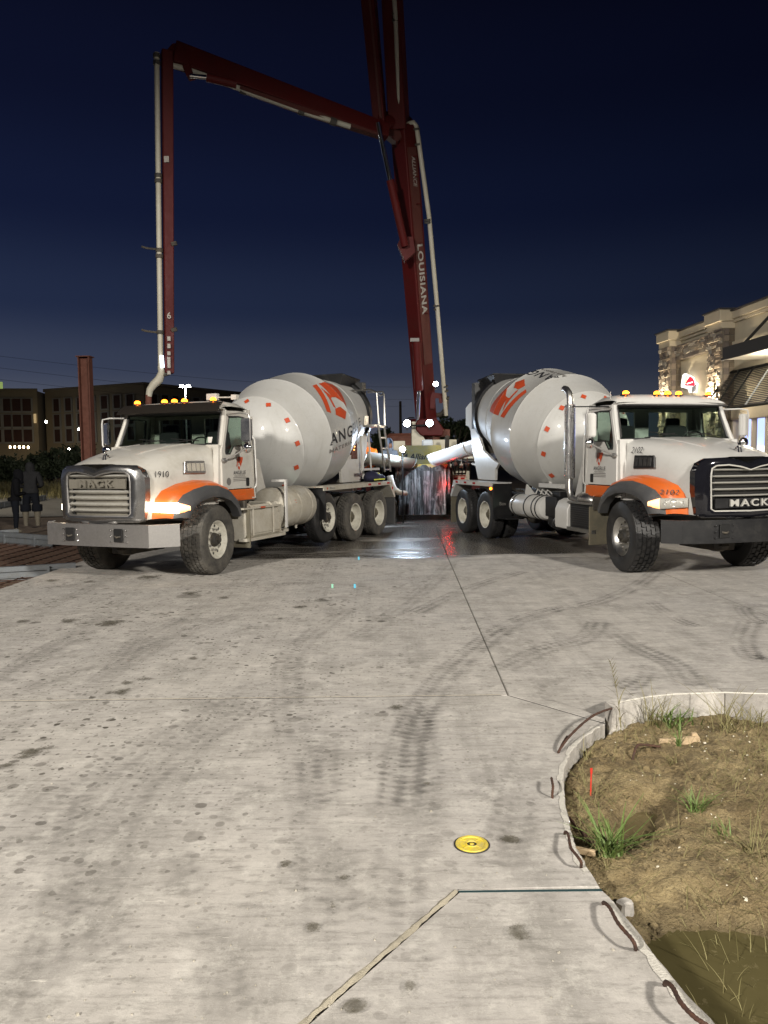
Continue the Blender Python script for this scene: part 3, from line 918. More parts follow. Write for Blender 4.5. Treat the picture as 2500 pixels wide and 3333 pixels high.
# lump of concrete at the puddle and a splintered board by the kerb
p = gnd(2032, 2955, -.12); b = B(); b.box(p + Vector((0, 0, .0)), (.075, .06, .07), Matrix.Rotation(.4, 3, 'Z'), .75); b.bevel(.008)
for v in b.bm.verts: v.co += Vector((random.uniform(-1, 1), random.uniform(-1, 1), random.uniform(-1, 1))) * .005
b.obj('concrete_lump', M['kerb_concrete'], None, label='broken lump of pale concrete at the edge of the puddle', cat='rubble', sm=20)
p = gnd(2205, 2412, -.04); wd = thing('wood_offcut', 'splintered pale wooden board lying in the dirt by the kerb', 'board', p)
b = B(); b.box((0, 0, 0), (.24, .035, .045), Matrix.Rotation(rad(-8), 3, 'Z') @ Matrix.Rotation(rad(-7), 3, 'Y'), .9); b.bevel(.004); b.obj('board', M['wood'], wd, sm=20)
b = B(); b.prism([(.085, -.01, -.05), (.135, -.01, -.05), (.14, -.01, .02), (.115, -.01, .055), (.09, -.01, .05)], (0, .02, 0)); b.obj('stake', M['wood'], wd, sm=20)
p = gnd(1895, 2770, -.07); b = B(); b.box(p, (.12, .02, .03), Matrix.Rotation(rad(-25), 3, 'Z')); b.bevel(.003); b.obj('wood_offcut', M['wood'], None, label='small pale wooden offcut half hidden behind the green grass tuft', cat='board', sm=20)

# ---- weeds
n = N('grass_green')
c = n.mix(n.noise(9, 3), (.085, .15, .030), (.15, .20, .055)); n.set(Base_Color=c, Roughness=.6); M['grass_green'] = n.m
n = N('grass_dry')
c = n.mix(n.noise(8, 3), (.21, .17, .075), (.16, .155, .058)); n.set(Base_Color=c, Roughness=.75); M['grass_dry'] = n.m
def blade(b, p, az, ln, w_, lean, droop, seg=5):
    p = Vector(p); d = Vector((math.cos(az), math.sin(az), 0)); sd_ = Vector((-d.y, d.x, 0))
    rows = []
    for i in range(seg + 1):
        t = i / seg
        q = p + d * (ln * (lean * t + droop * t * t)) + Vector((0, 0, ln * (t - droop * .55 * t * t)))
        ww = w_ * (1 - t ** 1.6) + .0006
        rows.append([q - sd_ * ww, q + Vector((0, 0, -ww * .5)), q + sd_ * ww])
    b.grid(rows)
def tuft(px, z, cnt, ln, w_, lab, mat='grass_green', lean=(.1, .7), droop=(.1, .7), seed=1, spread=.02, par=None, nm='grass_tuft'):
    random.seed(seed); p = gnd(*px, z); b = B()
    p.z = dirt_z(p.x, p.y) - .005 if px[1] > 2200 else p.z
    for i in range(cnt):
        a = random.uniform(0, 2 * pi)
        blade(b, (random.gauss(0, spread), random.gauss(0, spread), 0), a, ln * random.uniform(.45, 1.1), w_ * random.uniform(.6, 1.1), random.uniform(*lean), random.uniform(*droop))
    return b.obj(nm, M[mat], None, loc=p, label=lab, cat='grass', group='weeds growing in the dirt island', sm=60, fix=False)
tuft((1985, 2790), -.1, 70, .26, .0058, 'big lush green grass tuft beside the slab edge', seed=2, spread=.022)
tuft((2262, 2655), -.08, 40, .13, .003, 'small green grass tuft in the middle of the dirt mound', seed=3, spread=.02)
tuft((2350, 2735), -.08, 16, .10, .003, 'tiny green grass tuft right of the middle tuft', seed=4)
tuft((2190, 2375), -.08, 55, .13, .006, 'bright green leafy weed clump growing against the kerb face', seed=5, spread=.05, lean=(.3, .9))
tuft((2130, 2375), -.08, 34, .30, .0026, 'tall dry grass clump against the left part of the kerb', 'grass_dry', seed=6, spread=.03, lean=(0, .8))
tuft((2370, 2400), -.08, 46, .30, .0026, 'dry spreading grass clump beside the kerb joint', 'grass_dry', seed=7, spread=.05, lean=(.1, 1.0))
tuft((2455, 2380), -.08, 40, .20, .003, 'ragged grass clump at the right edge below the kerb', 'grass_dry', seed=8, spread=.06, lean=(.1, .9))
tuft((1910, 2462), -.08, 22, .16, .0024, 'thin dry grass sprout by the left end of the kerb', 'grass_dry', seed=9, spread=.015)
tuft((2210, 2440), -.08, 14, .17, .004, 'upright pale green grass sprig beside the wooden board', seed=10, spread=.006, lean=(0, .35))
tuft((2185, 2500), -.08, 12, .09, .003, 'small yellowish grass sprig in front of the board', 'grass_dry', seed=11, spread=.01, lean=(0, .4))
tuft((2440, 2800), -.1, 26, .24, .0022, 'flattened straw coloured grass on the mound above the puddle', 'grass_dry', seed=12, spread=.03, lean=(.7, 1.6), droop=(.4, .9))
random.seed(14)
# one tall seed stalk by the kerb end
p = gnd(2022, 2390, -.09); b = B(); st = [p + Vector((-.02 * t - .06 * t ** 2, 0, .50 * t)) for t in [i / 10 for i in range(11)]]
b.tube(st, [.003 - .002 * i / 10 for i in range(11)], 5)
for i in range(16):
    t = .62 + .38 * i / 16; q = p + Vector((-.02 * t - .06 * t ** 2, 0, .50 * t))
    blade(b, q, (0 if i % 2 else pi) + random.uniform(-.5, .5), .045, .004, .5, .1, 3)
for i in range(5): blade(b, st[1 + i], random.uniform(0, 6), .13, .003, .5, .5)
b.obj('weed_stalk', M['grass_dry'], None, label='tall thin seed stalk standing at the broken kerb end', cat='weed', sm=60, fix=False)
# reeds standing in the puddle
random.seed(31)
b = B()
for i in range(120):
    y = random.uniform(2.15, 3.0); x = random.uniform(1.0, 1.6) * y / 2.4
    blade(b, (x, y, -.20), random.uniform(0, 6.3), random.uniform(.05, .17), random.uniform(.0008, .0018), random.uniform(-.1, .6), random.uniform(0, .7), 4)
b.obj('reeds', M['grass_dry'], kind='stuff', label='thin pale reeds and straw standing in the muddy puddle', cat='reeds', sm=60, fix=False)
b = B()
for i in range(3200):
    y = random.uniform(2.7, 5.1); x = random.uniform(.86, 2.9)
    if not in_poly(x - .03, y, ISL) or not in_poly(x + .03, y, ISL): continue
    z = dirt_z(x, y)
    if z < -.16 and random.random() < .8: continue
    dn = mnoise.noise((x * 1.7, y * 1.7, 20))
    if dn < -.1 and random.random() < .75: continue
    blade(b, (x, y, z), random.uniform(0, 6.3), random.uniform(.02, .10), random.uniform(.0007, .0016), random.uniform(.5, 2.5), random.uniform(-.1, .3), 2)
b.obj('straw', M['grass_dry'], kind='stuff', label='dry straw and roots matted over the island dirt', cat='straw', sm=60, fix=False)
b = B()
for i in range(190):
    y = random.uniform(2.75, 5.1); x = random.uniform(.9, 2.9)
    if not in_poly(x - .03, y, ISL): continue
    z = dirt_z(x, y)
    if z < -.18: continue
    r_ = random.uniform(.002, .006) * (2 if random.random() < .06 else 1)
    b.box((x, y, z + r_ * .3), (r_ * 2, r_ * 1.5, r_), Matrix.Rotation(random.uniform(0, 3), 3, 'Z'), .6)
b.obj('shell_bits', M['shell_white'], kind='stuff', label='crushed pale shell and gravel in the island dirt', cat='gravel', sm=0)

b = B()
for i in range(1500):
    y = random.uniform(2.75, 5.12); x = random.uniform(.88, 2.95)
    if not in_poly(x - .02, y, ISL) or not in_poly(x + .02, y, ISL): continue
    z = dirt_z(x, y)
    if z < -.175: continue
    r_ = random.uniform(.004, .012) * (1.9 if random.random() < .08 else 1)
    b.box((x, y, z + r_ * .15), (r_ * 2, r_ * 1.6, r_ * 1.3), Matrix.Rotation(random.uniform(0, 3), 3, 'Z') @ Matrix.Rotation(random.uniform(-.6, .6), 3, 'X'), .55)
b.obj('clods', M['island_dirt'], kind='stuff', label='crumbs and clods of earth on the island dirt', cat='soil', sm=0)

# ================================================================== BUILDING SITE ON THE LEFT
b = B(); b.grid([[(-60, 27, -.13), (-5.42, 27, -.13)], [(-60, 75, -.13), (-5.42, 75, -.13)]]); b.obj('car_park', M['asphalt'], kind='structure', fix=False)
b = B(); b.grid([[(-40, 6, -.16), (-5.42, 6, -.16)], [(-40, 27, -.16), (-5.42, 27, -.16)]]); b.obj('building_pad', M['field_dirt'], kind='structure', fix=False)
mat_ = thing('rebar_mat', 'rusty steel reinforcing mat laid out over the brown building pad', 'rebar mat', (0, 0, 0))
bb = B(); bb.tube([(-4.5, 0, 0), (4.5, 0, 0)], .009, 5); ba = bb.obj('bar', M['rebar_rust'], mat_, loc=(-10.2, 9.2, -.115))
for k in range(1, 44):
    put('bar', ba.data, mat_, loc=(-10.2, 9.2 + k * .23, -.115))
bb = B(); bb.tube([(0, -5.2, 0), (0, 5.2, 0)], .009, 5); bc = bb.obj('bar', M['rebar_rust'], mat_, loc=(-5.9, 14.2, -.10))
for k in range(1, 24):
    put('bar', bc.data, mat_, loc=(-5.9 - k * .36, 14.2, -.10))
def form(px0, px1, z, hgt, lab):
    a, c = gnd(*px0, z), gnd(*px1, z)
    d = (c - a); ln = d.length; az = math.atan2(d.y, d.x)
    t = thing('steel_form', lab, 'form', ((a.x + c.x) / 2, (a.y + c.y) / 2, -.15), az, 'steel edge forms round the building pad')
    B().box((0, 0, hgt / 2), (ln, .012, hgt)).obj('face_plate', M['steel_form'], t, sm=0)
    b = B(); b.box((0, .05, hgt), (ln, .10, .012)); b.box((0, -.022, hgt * .72), (ln, .03, .02)); b.box((0, -.022, hgt * .25), (ln, .03, .02)); b.obj('flange', M['steel_form'], t, sm=0)
    m = max(3, int(ln / 1.1))
    for k in range(m):
        x = -ln / 2 + (k + .5) * ln / m
        b = B(); b.box((x, -.035, hgt * .5), (.04, .05, hgt * .9)); b.obj('bracket', M['steel_form'], t, sm=0)
form((-330, 1858), (246, 1824), .12, .22, 'nearest steel edge form, running up to the concrete slab corner')
form((-200, 1722), (170, 1750), .10, .28, 'steel edge form in the middle of the pad, beside the truck bumper')
form((-150, 1660), (150, 1612), .10, .26, 'farthest steel edge form behind the two workers')
form((-300, 1745), (60, 1722), .06, .2, 'steel edge form at the feet of the hooded worker in black')
# ================================================================== MIXER TRUCKS
# local frame: x forward, y left, z up, origin on the ground under the front axle
def ysd(z):      # cab side, leaning in above the belt line
    return 1.085 if z < 1.9 else 1.085 - (z - 1.9) * .13

def tyre_bm(R_, W_, rim, lugs, rows, depth=.016, seg=48):
    b = B(); h = W_ / 2
    prof = [(-h * .72, rim), (-h * .93, rim + .025), (-h, rim + (R_ - rim) * .45), (-h * .97, rim + (R_ - rim) * .75), (-h * .90, R_ - .028), (-h * .80, R_ - depth),
            (h * .80, R_ - depth), (h * .90, R_ - .028), (h * .97, rim + (R_ - rim) * .75), (h, rim + (R_ - rim) * .45), (h * .93, rim + .025), (h * .72, rim)]
    b.lathe(prof, (0, 0, 0), (0, 1, 0), seg)
    # tread blocks
    for k in range(lugs):
        for j in range(rows):
            a = 2 * pi * (k + .5 * (j % 2)) / lugs
            yc = (-.5 + (j + .5) / rows) * W_ * .86
            wy = W_ * .86 / rows * .80
            la = 2 * pi / lugs * .76
            sk = .12 if j % 2 else -.12
            q = []
            for r_ in (R_ - depth - .004, R_):
                kk = 1 if r_ < R_ - .005 else .88
                for (da, dy) in ((-.5, -.5), (.5, -.5), (.5, .5), (-.5, .5)):
                    aa = a + da * la * kk + dy * sk * la; yy = yc + dy * wy * kk
                    rr = r_ - (.012 if abs(yy) > W_ * .36 else 0)
                    q.append((rr * math.sin(aa), yy, rr * math.cos(aa)))
            b.hexa(q)
    return b
def mesh_of(b, name, mat):
    o = b.obj(name, mat); me = o.data
    bpy.data.objects.remove(o, do_unlink=True)
    return me
WM = {}
def wheel_meshes():
    WM['front_tyre'] = mesh_of(tyre_bm(.545, .40, .285, 34, 5), 'tyre', M['tyre'])
    WM['front_tyre_clean'] = mesh_of(tyre_bm(.545, .40, .285, 30, 5, .022), 'tyre', M['tyre_clean'])
    WM['rear_tyre'] = mesh_of(tyre_bm(.52, .27, .285, 40, 4, .018), 'tyre', M['tyre'])
    WM['rear_tyre_clean'] = mesh_of(tyre_bm(.52, .27, .285, 46, 5, .012), 'tyre', M['tyre_clean'])
    # front rim: convex disc with hand holes and hub, outside is +y
    for nm, mat in (('alloy', 'alloy'), ('rim_white', 'rim_white')):
        b = B(); b.lathe([(-.12, .28), (-.10, .265), (.10, .262), (.135, .285), (.15, .297), (.155, .29), (.145, .275), (.11, .255), (.085, .235), (.075, .19), (.085, .15), (.08, .11), (.06, .105)], (0, 0, 0), (0, 1, 0), 40)
        WM['frim_' + nm] = mesh_of(b, 'rim', M[mat])
        b = B(); b.lathe([(-.20, .28), (-.02, .27), (.11, .268), (.125, .285), (.132, .297), (.136, .29), (.125, .272), (.02, .258), (-.03, .24), (-.06, .18), (-.065, .13), (-.03, .125)], (0, 0, 0), (0, 1, 0), 40)
        WM['rrim_' + nm] = mesh_of(b, 'rim', M[mat])
    b = B(); b.lathe([(.05, .105), (.12, .10), (.15, .085), (.155, .05), (.19, .048), (.195, .02), (.195, 0)], (0, 0, 0), (0, 1, 0), 20); WM['fhub'] = mesh_of(b, 'hub', M['chassis'])
    b = B(); b.lathe([(-.06, .125), (.03, .12), (.045, .10), (.05, .06), (.08, .055), (.08, 0)], (0, 0, 0), (0, 1, 0), 20); WM['rhub'] = mesh_of(b, 'hub', M['mud_flap'])
    b = B(); b.cyl((0, 0, 0), (0, .045, 0), .019, .013, 6); WM['nut'] = mesh_of(b, 'lug_nut', M['dull_chrome'])
    b = B(); b.lathe([(.079, .0), (.079, .022)], (0, 0, 0), (0, 1, 0), 10); b2 = b; WM['hole'] = mesh_of(b2, 'hand_hole', M['black'])
wheel_meshes()
def wheel(par, x, y, z, kind, side, rimmat, tyre, steer=0.0):
    o = put('wheel', WM[('frim_' if kind == 'f' else 'rrim_') + rimmat], par, loc=(x, y, z))
    o.rotation_euler = (0, random.uniform(0, 6), steer + (0 if side > 0 else pi))
    put('tyre', WM[tyre], o, loc=(0, -.02 if kind == 'f' else 0, 0))
    put('hub', WM['fhub' if kind == 'f' else 'rhub'], o)
    for k in range(10):
        a = 2 * pi * k / 10
        put('lug_nut', WM['nut'], o, loc=(.165 * math.sin(a), .078 if kind == 'f' else -.062, .165 * math.cos(a)))
    if kind == 'f':
        for k in range(10):
            a = 2 * pi * (k + .5) / 10
            put('hand_hole', WM['hole'], o, loc=(.213 * math.sin(a), .006, .213 * math.cos(a)))
    if kind == 'r':
        put('tyre', WM[tyre], o, loc=(0, -.33, 0))
    return o

# drum axis and profile
DX, DZ, DT = -2.307, 1.825, .215
DPROF = [(.40, 0), (.44, .30), (.56, .62), (.74, .86), (.885, .965), (.906, .985), (.915, .995), (.93, .985), (1.25, 1.10), (1.66, 1.215), (1.685, 1.232), (1.71, 1.222), (2.35, 1.245), (2.62, 1.235), (2.65, 1.245), (2.68, 1.23), (3.1, 1.115), (3.56, .985), (3.58, .992), (3.60, .975), (4.1, .885), (4.5, .815), (4.52, .86), (4.62, .86), (4.64, .80), (5.15, .62), (5.25, .60), (5.25, .50), (4.9, .40)]
DAX = Vector((-math.cos(DT), 0, math.sin(DT)))
DUP = Vector((math.sin(DT), 0, math.cos(DT)))
def drad(s):
    for (a, r0), (c, r1) in zip(DPROF, DPROF[1:]):
        if a <= s <= c and c > a: return r0 + (r1 - r0) * (s - a) / (c - a)
    return .8
def dpt(s, phi, off=.004):   # phi: 0 = left side, 90 deg = top
    r_ = drad(s) + off
    return Vector((DX, 0, DZ)) + DAX * s + (Vector((0, 1, 0)) * math.cos(phi) + DUP * math.sin(phi)) * r_
EMB = [[(.20, 1), (.34, 1), (.08, .24), (-.02, .31)], [(.42, 1), (1.08, 1), (1.10, .85), (.72, .24), (.58, .45), (.50, .54), (.39, .56)], [(.33, .88), (.40, .57), (.33, .55), (.29, .30), (.25, .36)], [(.27, .30), (.45, .30), (.59, .15), (.45, 0), (.20, .17)]]
def emblem_geo(size, step=0):
    vs, fs = [], []
    for poly in EMB:
        i0 = len(vs)
        vs += [Vector(((x - .5) * size, (y - .5) * size * 1.06, 0)) for x, y in poly]
        fs.append(tuple(range(i0, i0 + len(poly))))
    return cut_geo((vs, fs), step) if step else (vs, fs)

def build_truck(loc, ang, label, T):
    """T: dict with the differences between the two trucks"""
    S = T['side']            # +1 when the left side is towards the camera
    t = thing('mixer_truck', label, 'mixer truck', loc, rad(ang), 'concrete mixer trucks')
    W = M[T['white']]
    steer = rad(T['steer'])
    # ---------------- wheels
    for s in (1, -1):
        wheel(t, 0, s * 1.02, .54, 'f', s, T['frim'], T['ftyre'], steer)
        for x in T['axles']:
            wheel(t, x, s * 1.075, .515, 'r', s, 'rim_white', T['rtyre'])
        for x in T['pusher']:
            wheel(t, x, s * 1.02, .60, 'f', s, 'rim_white', 'rear_tyre_clean')
    # ---------------- chassis
    for s in (1, -1):
        b = B(); b.box((-3.1, s * .43, .86), (8.2, .09, .27)); b.obj('frame_rail', M['chassis'], t, sm=0)
    for x in (-1.2, -2.4, -3.5, -4.4, -6.9):
        b = B(); b.box((x, 0, .86), (.10, .78, .22)); b.obj('crossmember', M['chassis'], t, sm=0)
    b = B(); b.cyl((0, -.85, .50), (0, .85, .50), .075, seg=10); b.box((0, 0, .62), (.5, .9, .12)); b.obj('front_axle', M['chassis'], t)
    for x in T['axles']:
        b = B(); b.cyl((x, -.9, .515), (x, .9, .515), .11, seg=12); b.sphere((x, 0, .515), .24, 12, 8, (1, .9, 1)); b.obj('rear_axle', M['chassis'], t)
    b = B(); b.box((.35, 0, .80), (1.1, .62, .55)); b.box((.4, 0, .47), (.8, .34, .2)); b.sphere((.65, 0, .43), .16, 10, 6, (1.2, 1, .6)); b.obj('engine', M['chassis'], t, sm=30)
    b = B(); b.cyl((-1.0, 0, .78), (T['axles'][0], 0, .56), .06, seg=8); b.box((-1.1, 0, .85), (.9, .5, .5)); b.obj('driveline', M['chassis'], t)
    # steering and spring hardware seen behind the bumper
    b = B()
    for s in (1, -1):
        b.tube([(.85, s * .45, .72), (.4, s * .46, .55), (0, s * .46, .52), (-.7, s * .45, .72)], .045, 6)
        b.box((.93, s * .46, .70), (.16, .12, .14))
    b.obj('spring', M['chassis'], t)
    # ---------------- bumper
    bm_ = M[T['bumper']]
    P = [(1.04, -1.22), (1.235, -1.02), (1.345, -.48), (1.355, 0), (1.345, .48), (1.235, 1.02), (1.04, 1.22)]
    if T['bumper'] == 'dull_chrome':
        P = [(.98, -1.22), (1.30, -.93), (1.335, -.5), (1.34, 0), (1.335, .5), (1.30, .93), (.98, 1.22)]
    z0, z1 = .545, .865
    b = B(); b.grid([[(x, y, z) for x, y in P] for z in (z0, z0 + .02, z1 - .02, z1)]); b.thick(.02)
    b.grid([[(x, y, z1 - .002) for x, y in P], [(x - .10, y * .97, z1 - .002) for x, y in P]])
    bump = b.obj('bumper', bm_, t, sm=25)
    for s in (1, -1):
        b = B(); b.box((1.357, s * .44, .715), (.012, .16, .19), Matrix.Rotation(s * -.05, 3, 'Z')); b.bevel(.004); b.obj('tow_hole', M['black'], bump, sm=0)
        b = B(); b.tube([(1.36, s * .44 - .05, .70), (1.39, s * .44, .69), (1.36, s * .44 + .05, .70)], .014, 6); b.obj('tow_hook', M['chassis'], bump)
        for dy in (-.13, .13):
            for dz in (-.085, 0, .085):
                y_ = s * .44 + dy
                b = B(); b.sphere((1.356 - (.006 if abs(y_) > .48 else 0), y_, .705 + dz), .013, 8, 5, (.6, 1, 1)); b.obj('bolt', M['chrome' if T['bumper'] == 'dull_chrome' else 'black_steel'], bump)
    b = B()
    for s in (1, -1): b.sphere((1.22, s * .24, .885), .05, 10, 6, (1, 2, .5))
    b.box((1.2, 0, .88), (.08, .36, .03)); b.box((1.1, 0, .90), (.18, 1.3, .03)); b.obj('step_plate', M['dull_chrome' if T['bumper'] == 'dull_chrome' else 'black_steel'], t)
    # ---------------- hood (loft of half sections mirrored)
    SEC = [(-.34, [(0, 2.045), (.45, 2.035), (.78, 2.00), (.90, 1.94), (.955, 1.80), (.985, 1.45), (.985, 1.08)]),
           (.0, [(0, 2.02), (.42, 2.01), (.73, 1.965), (.86, 1.89), (.925, 1.74), (.96, 1.42), (.96, 1.06)]),
           (.4, [(0, 1.965), (.38, 1.955), (.66, 1.90), (.79, 1.81), (.865, 1.66), (.90, 1.36), (.90, 1.0)]),
           (.75, [(0, 1.885), (.34, 1.875), (.60, 1.82), (.73, 1.73), (.805, 1.58), (.845, 1.28), (.85, .96)]),
           (1.0, [(0, 1.80), (.30, 1.79), (.55, 1.745), (.675, 1.655), (.745, 1.50), (.775, 1.22), (.78, .93)]),
           (1.17, [(0, 1.725), (.27, 1.725), (.52, 1.69), (.635, 1.60), (.70, 1.45), (.725, 1.2), (.73, .92)])]
    rows = []
    for x, sec in SEC:
        full = [(x + (.06 * (1 - (abs(y) / .75) ** 2) if x > .9 else 0), -y, z) for y, z in sec[::-1]] + [(x + (.06 * (1 - (y / .75) ** 2) if x > .9 else 0), y, z) for y, z in sec[1:]]
        rows.append(full)
    b = B(); b.grid(rows)
    bmesh.ops.subdivide_edges(b.bm, edges=b.bm.edges[:], cuts=1, use_grid_fill=True, smooth=.6)
    hood = b.obj('hood', W, t, sm=60)
    # crease lines down the hood
    for s in (1, -1):
        b = B(); b.tube([(-.3, s * .50, 2.034), (.2, s * .44, 1.985), (.7, s * .36, 1.885), (1.08, s * .29, 1.757)], .008, 6); b.obj('crease', W, hood)
    # radiator surround
    GX = 1.29
    def gx(y): return GX - .10 * (y / .7) ** 2
    out = [(-.755, .93), (-.775, 1.25), (-.775, 1.52), (-.72, 1.64), (-.60, 1.705), (-.35, 1.715), (-.16, 1.685), (0, 1.635), (.16, 1.685), (.35, 1.715), (.60, 1.705), (.72, 1.64), (.775, 1.52), (.775, 1.25), (.755, .93), (.66, .885), (0, .875), (-.66, .885)]
    inn = [(-.56, 1.02), (-.565, 1.25), (-.57, 1.45), (-.56, 1.56), (-.50, 1.60), (-.33, 1.61), (-.16, 1.585), (0, 1.54), (.16, 1.585), (.33, 1.61), (.50, 1.60), (.56, 1.56), (.57, 1.45), (.565, 1.25), (.56, 1.02), (.52, .985), (0, .98), (-.52, .985)]
    mid = [((a[0] * .62 + c[0] * .38), (a[1] * .62 + c[1] * .38)) for a, c in zip(out, inn)]
    mid2 = [((a[0] * .14 + c[0] * .86), (a[1] * .14 + c[1] * .86)) for a, c in zip(out, inn)]
    b = B()
    b.grid([[(gx(y) - .14, y * .985, z) for y, z in out], [(gx(y) - .015, y, z) for y, z in out], [(gx(y) + .025, y, z) for y, z in mid], [(gx(y) + .022, y, z) for y, z in mid2], [(gx(y) - .005, y, z) for y, z in inn], [(gx(y) - .10, y, z) for y, z in inn]], closed=True)
    sur = b.obj('grille_surround', M[T['surround']], t, sm=50)
    # inner bright trim and mesh backing, bars
    b = B(); b.tube([(gx(y) + .012, y, z) for y, z in [((a[0] * .05 + c[0] * .95), (a[1] * .05 + c[1] * .95)) for a, c in zip(out, inn)]], .013, 6, closed=True); b.obj('trim', M[T['trim']], sur)
    b = B(); b.grid([[(gx(y) - .085, y, z) for y in (-.58, -.3, 0, .3, .58)] for z in (.97, 1.62)]); b.obj('radiator', M['radiator' if T['bumper'] != 'dull_chrome' else 'dusty_metal'], sur, fix=False)
    zs = T['bars']
    for z in zs:
        h_ = T['barh']
        b = B(); b.grid([[(gx(y) - .03 + dx, y, z + dz) for dx, dz in ((-.04, -h_), (.0, -h_ * .6), (.018, 0), (.0, h_ * .6), (-.04, h_))] for y in (-.565, -.4, -.2, 0, .2, .4, .565)]); b.obj('grille_bar', M[T['barmat']], sur, sm=60)
    for y in (-.5, .5):
        b = B(); b.box((gx(y) - .06, y, 1.29), (.03, .02, .62)); b.obj('grille_post', M['black_steel'], sur, sm=0)
    # maker's lettering
    ly, lz = T['mackpos']
    b = B(); b.box((gx(0) - .045, 0, lz), (.02, 1.04, .135)); b.obj('letter_plate', M['black_steel' if T['bumper'] != 'dull_chrome' else 'dusty_metal'], sur, sm=0)
    geo_obj('lettering', TX['mack'], lambda v: (gx(v.x) + .0 + v.z, v.x * T['mackw'], lz + v.y), M[T['mackmat']], sur)
    if T['bumper'] != 'dull_chrome':
        b = B(); b.box((gx(.57) - .02, .555, lz + .005), (.02, .06, .03)); b.obj('badge', M['sign_red'], sur, sm=0)
    # dog ornament on the hood
    b = B(); bz = 1.775
    bz = 1.765
    b.sphere((1.03, 0, bz + .015), .04, 10, 6, (1.7, .9, .45)); b.sphere((1.02, 0, bz + .065), .03, 8, 6, (1.3, .8, 1.0)); b.sphere((1.05, 0, bz + .085), .026, 8, 6, (1, 1, 1.2)); b.sphere((1.075, 0, bz + .125), .024, 8, 6); b.sphere((1.097, 0, bz + .118), .013, 6, 5)
    for s in (1, -1):
        b.cyl((1.075, s * .02, bz + .09), (1.085, s * .022, bz + .02), .009, .011, 6); b.cyl((1.0, s * .02, bz + .06), (.995, s * .025, bz + .02), .013, .01, 6); b.cyl((1.066, s * .014, bz + .14), (1.06, s * .022, bz + .162), .009, .003, 6)
    b.obj('hood_ornament', M['chrome'], hood)
    # ---------------- fenders with orange band, grey flare, lamps
    FA = [(1.03, .765, .925), (1.015, .775, 1.08), (.96, .79, 1.215), (.86, .825, 1.33), (.60, .875, 1.42), (.25, .925, 1.47), (-.1, .955, 1.455), (-.40, .975, 1.37), (-.58, .985, 1.22), (-.66, .985, 1.05)]
    FB = [(.84, 1.00, .925), (.825, 1.01, 1.06), (.77, 1.03, 1.165), (.67, 1.06, 1.265), (.45, 1.085, 1.335), (.16, 1.105, 1.385), (-.14, 1.115, 1.37), (-.42, 1.125, 1.285), (-.62, 1.13, 1.13), (-.71, 1.13, .95)]
    FC = [(.66, 1.16, .915), (.635, 1.175, .99), (.59, 1.185, 1.065), (.505, 1.19, 1.135), (.36, 1.195, 1.195), (.12, 1.195, 1.235), (-.15, 1.195, 1.225), (-.40, 1.195, 1.15), (-.58, 1.195, 1.02), (-.655, 1.195, .88)]
    def rowmix(A, C, k, bulge): return [(a[0] * (1 - k) + c[0] * k + bulge * .5 * (1 if a[0] > .7 else 0), a[1] * (1 - k) + c[1] * k + bulge, a[2] * (1 - k) + c[2] * k + bulge * .6) for a, c in zip(A, C)]
    for s in (1, -1):
        def mir(r_): return [(x, y * s, z) for x, y, z in r_]
        b = B(); b.grid([mir(r_[:8]) for r_ in (FA, rowmix(FA, FB, .33, .018), rowmix(FA, FB, .66, .022), FB)])
        bmesh.ops.subdivide_edges(b.bm, edges=b.bm.edges[:], cuts=1, use_grid_fill=True, smooth=.5)
        fen = b.obj('fender', M['orange_paint'], t, sm=60)
        b = B(); lip = [(x * .985, y - .01, z - .03) for x, y, z in FC]; lip2 = [(x * .97, y - .16, z - .03) for x, y, z in FC]
        b.grid([mir(r_) for r_ in (FB, rowmix(FB, FC, .35, .022), rowmix(FB, FC, .75, .02), FC, lip, lip2)])
        b.grid([mir(r_[7:]) for r_ in (FA, rowmix(FA, FB, .5, .02), FB)])
        b.obj('fender_flare', M['grey_flare'], fen, sm=60)
        # bottom skirt closing hood and fender in front of the wheel
        b = B(); b.grid([mir([(1.08, .70, .925), (.84, .99, .925), (.66, 1.15, .915)]), mir([(1.0, .60, .90), (.8, .9, .90), (.6, 1.1, .88)])]); b.obj('skirt', M['dark_plastic'], fen, fix=False)
        # head lamp: bright reflector part and amber outer part, both proud of the fender
        LP = [(1.05, .80), (1.005, .875), (.94, .95), (.88, 1.015), (.80, 1.075), (.72, 1.125), (.64, 1.160)]
        def lampgeo(i0, i1, taper0=1, taper1=1):
            rws = []
            for i in range(i0, i1 + 1):
                x, y = LP[i]; tp = taper0 + (taper1 - taper0) * (i - i0) / max(1, i1 - i0)
                zc, hh = 1.095 - .012 * i * .4, .078 * tp
                rws.append([(x - .05, (y - .045) * s, zc + hh), (x + .004, (y + .004) * s, zc + hh * .96), (x + .018, (y + .018) * s, zc + hh * .5), (x + .02, (y + .02) * s, zc - hh * .5), (x + .004, (y + .004) * s, zc - hh * .96), (x - .05, (y - .045) * s, zc - hh)])
            b_ = B(); v_ = b_.grid(rws); b_.bm.faces.new(v_[0][::-1]); b_.bm.faces.new(v_[-1]); return b_
        hl_ = lampgeo(0, 4, .85, 1).obj('headlight', M[T['head']], fen, sm=50)
        if T['head'] == 'headlight_half':
            for i_, r_ in ((1, .050), (2, .052), (3, .046)):
                x_, y_ = LP[i_]; dn = Vector((.75, .66 * s, 0)).normalized()
                b = B(); b.lathe([(.0, r_), (.006, r_ * .96), (.006, r_ * .80), (-.002, r_ * .6), (.004, r_ * .25), (.008, 0)], Vector((x_, y_ * s, 1.09)) + dn * .021, dn, 20); b.obj('reflector', M['alloy'], hl_)
        lampgeo(4, 6, 1.0, .45).obj('turn_signal', M[T['turn']], fen, sm=50)
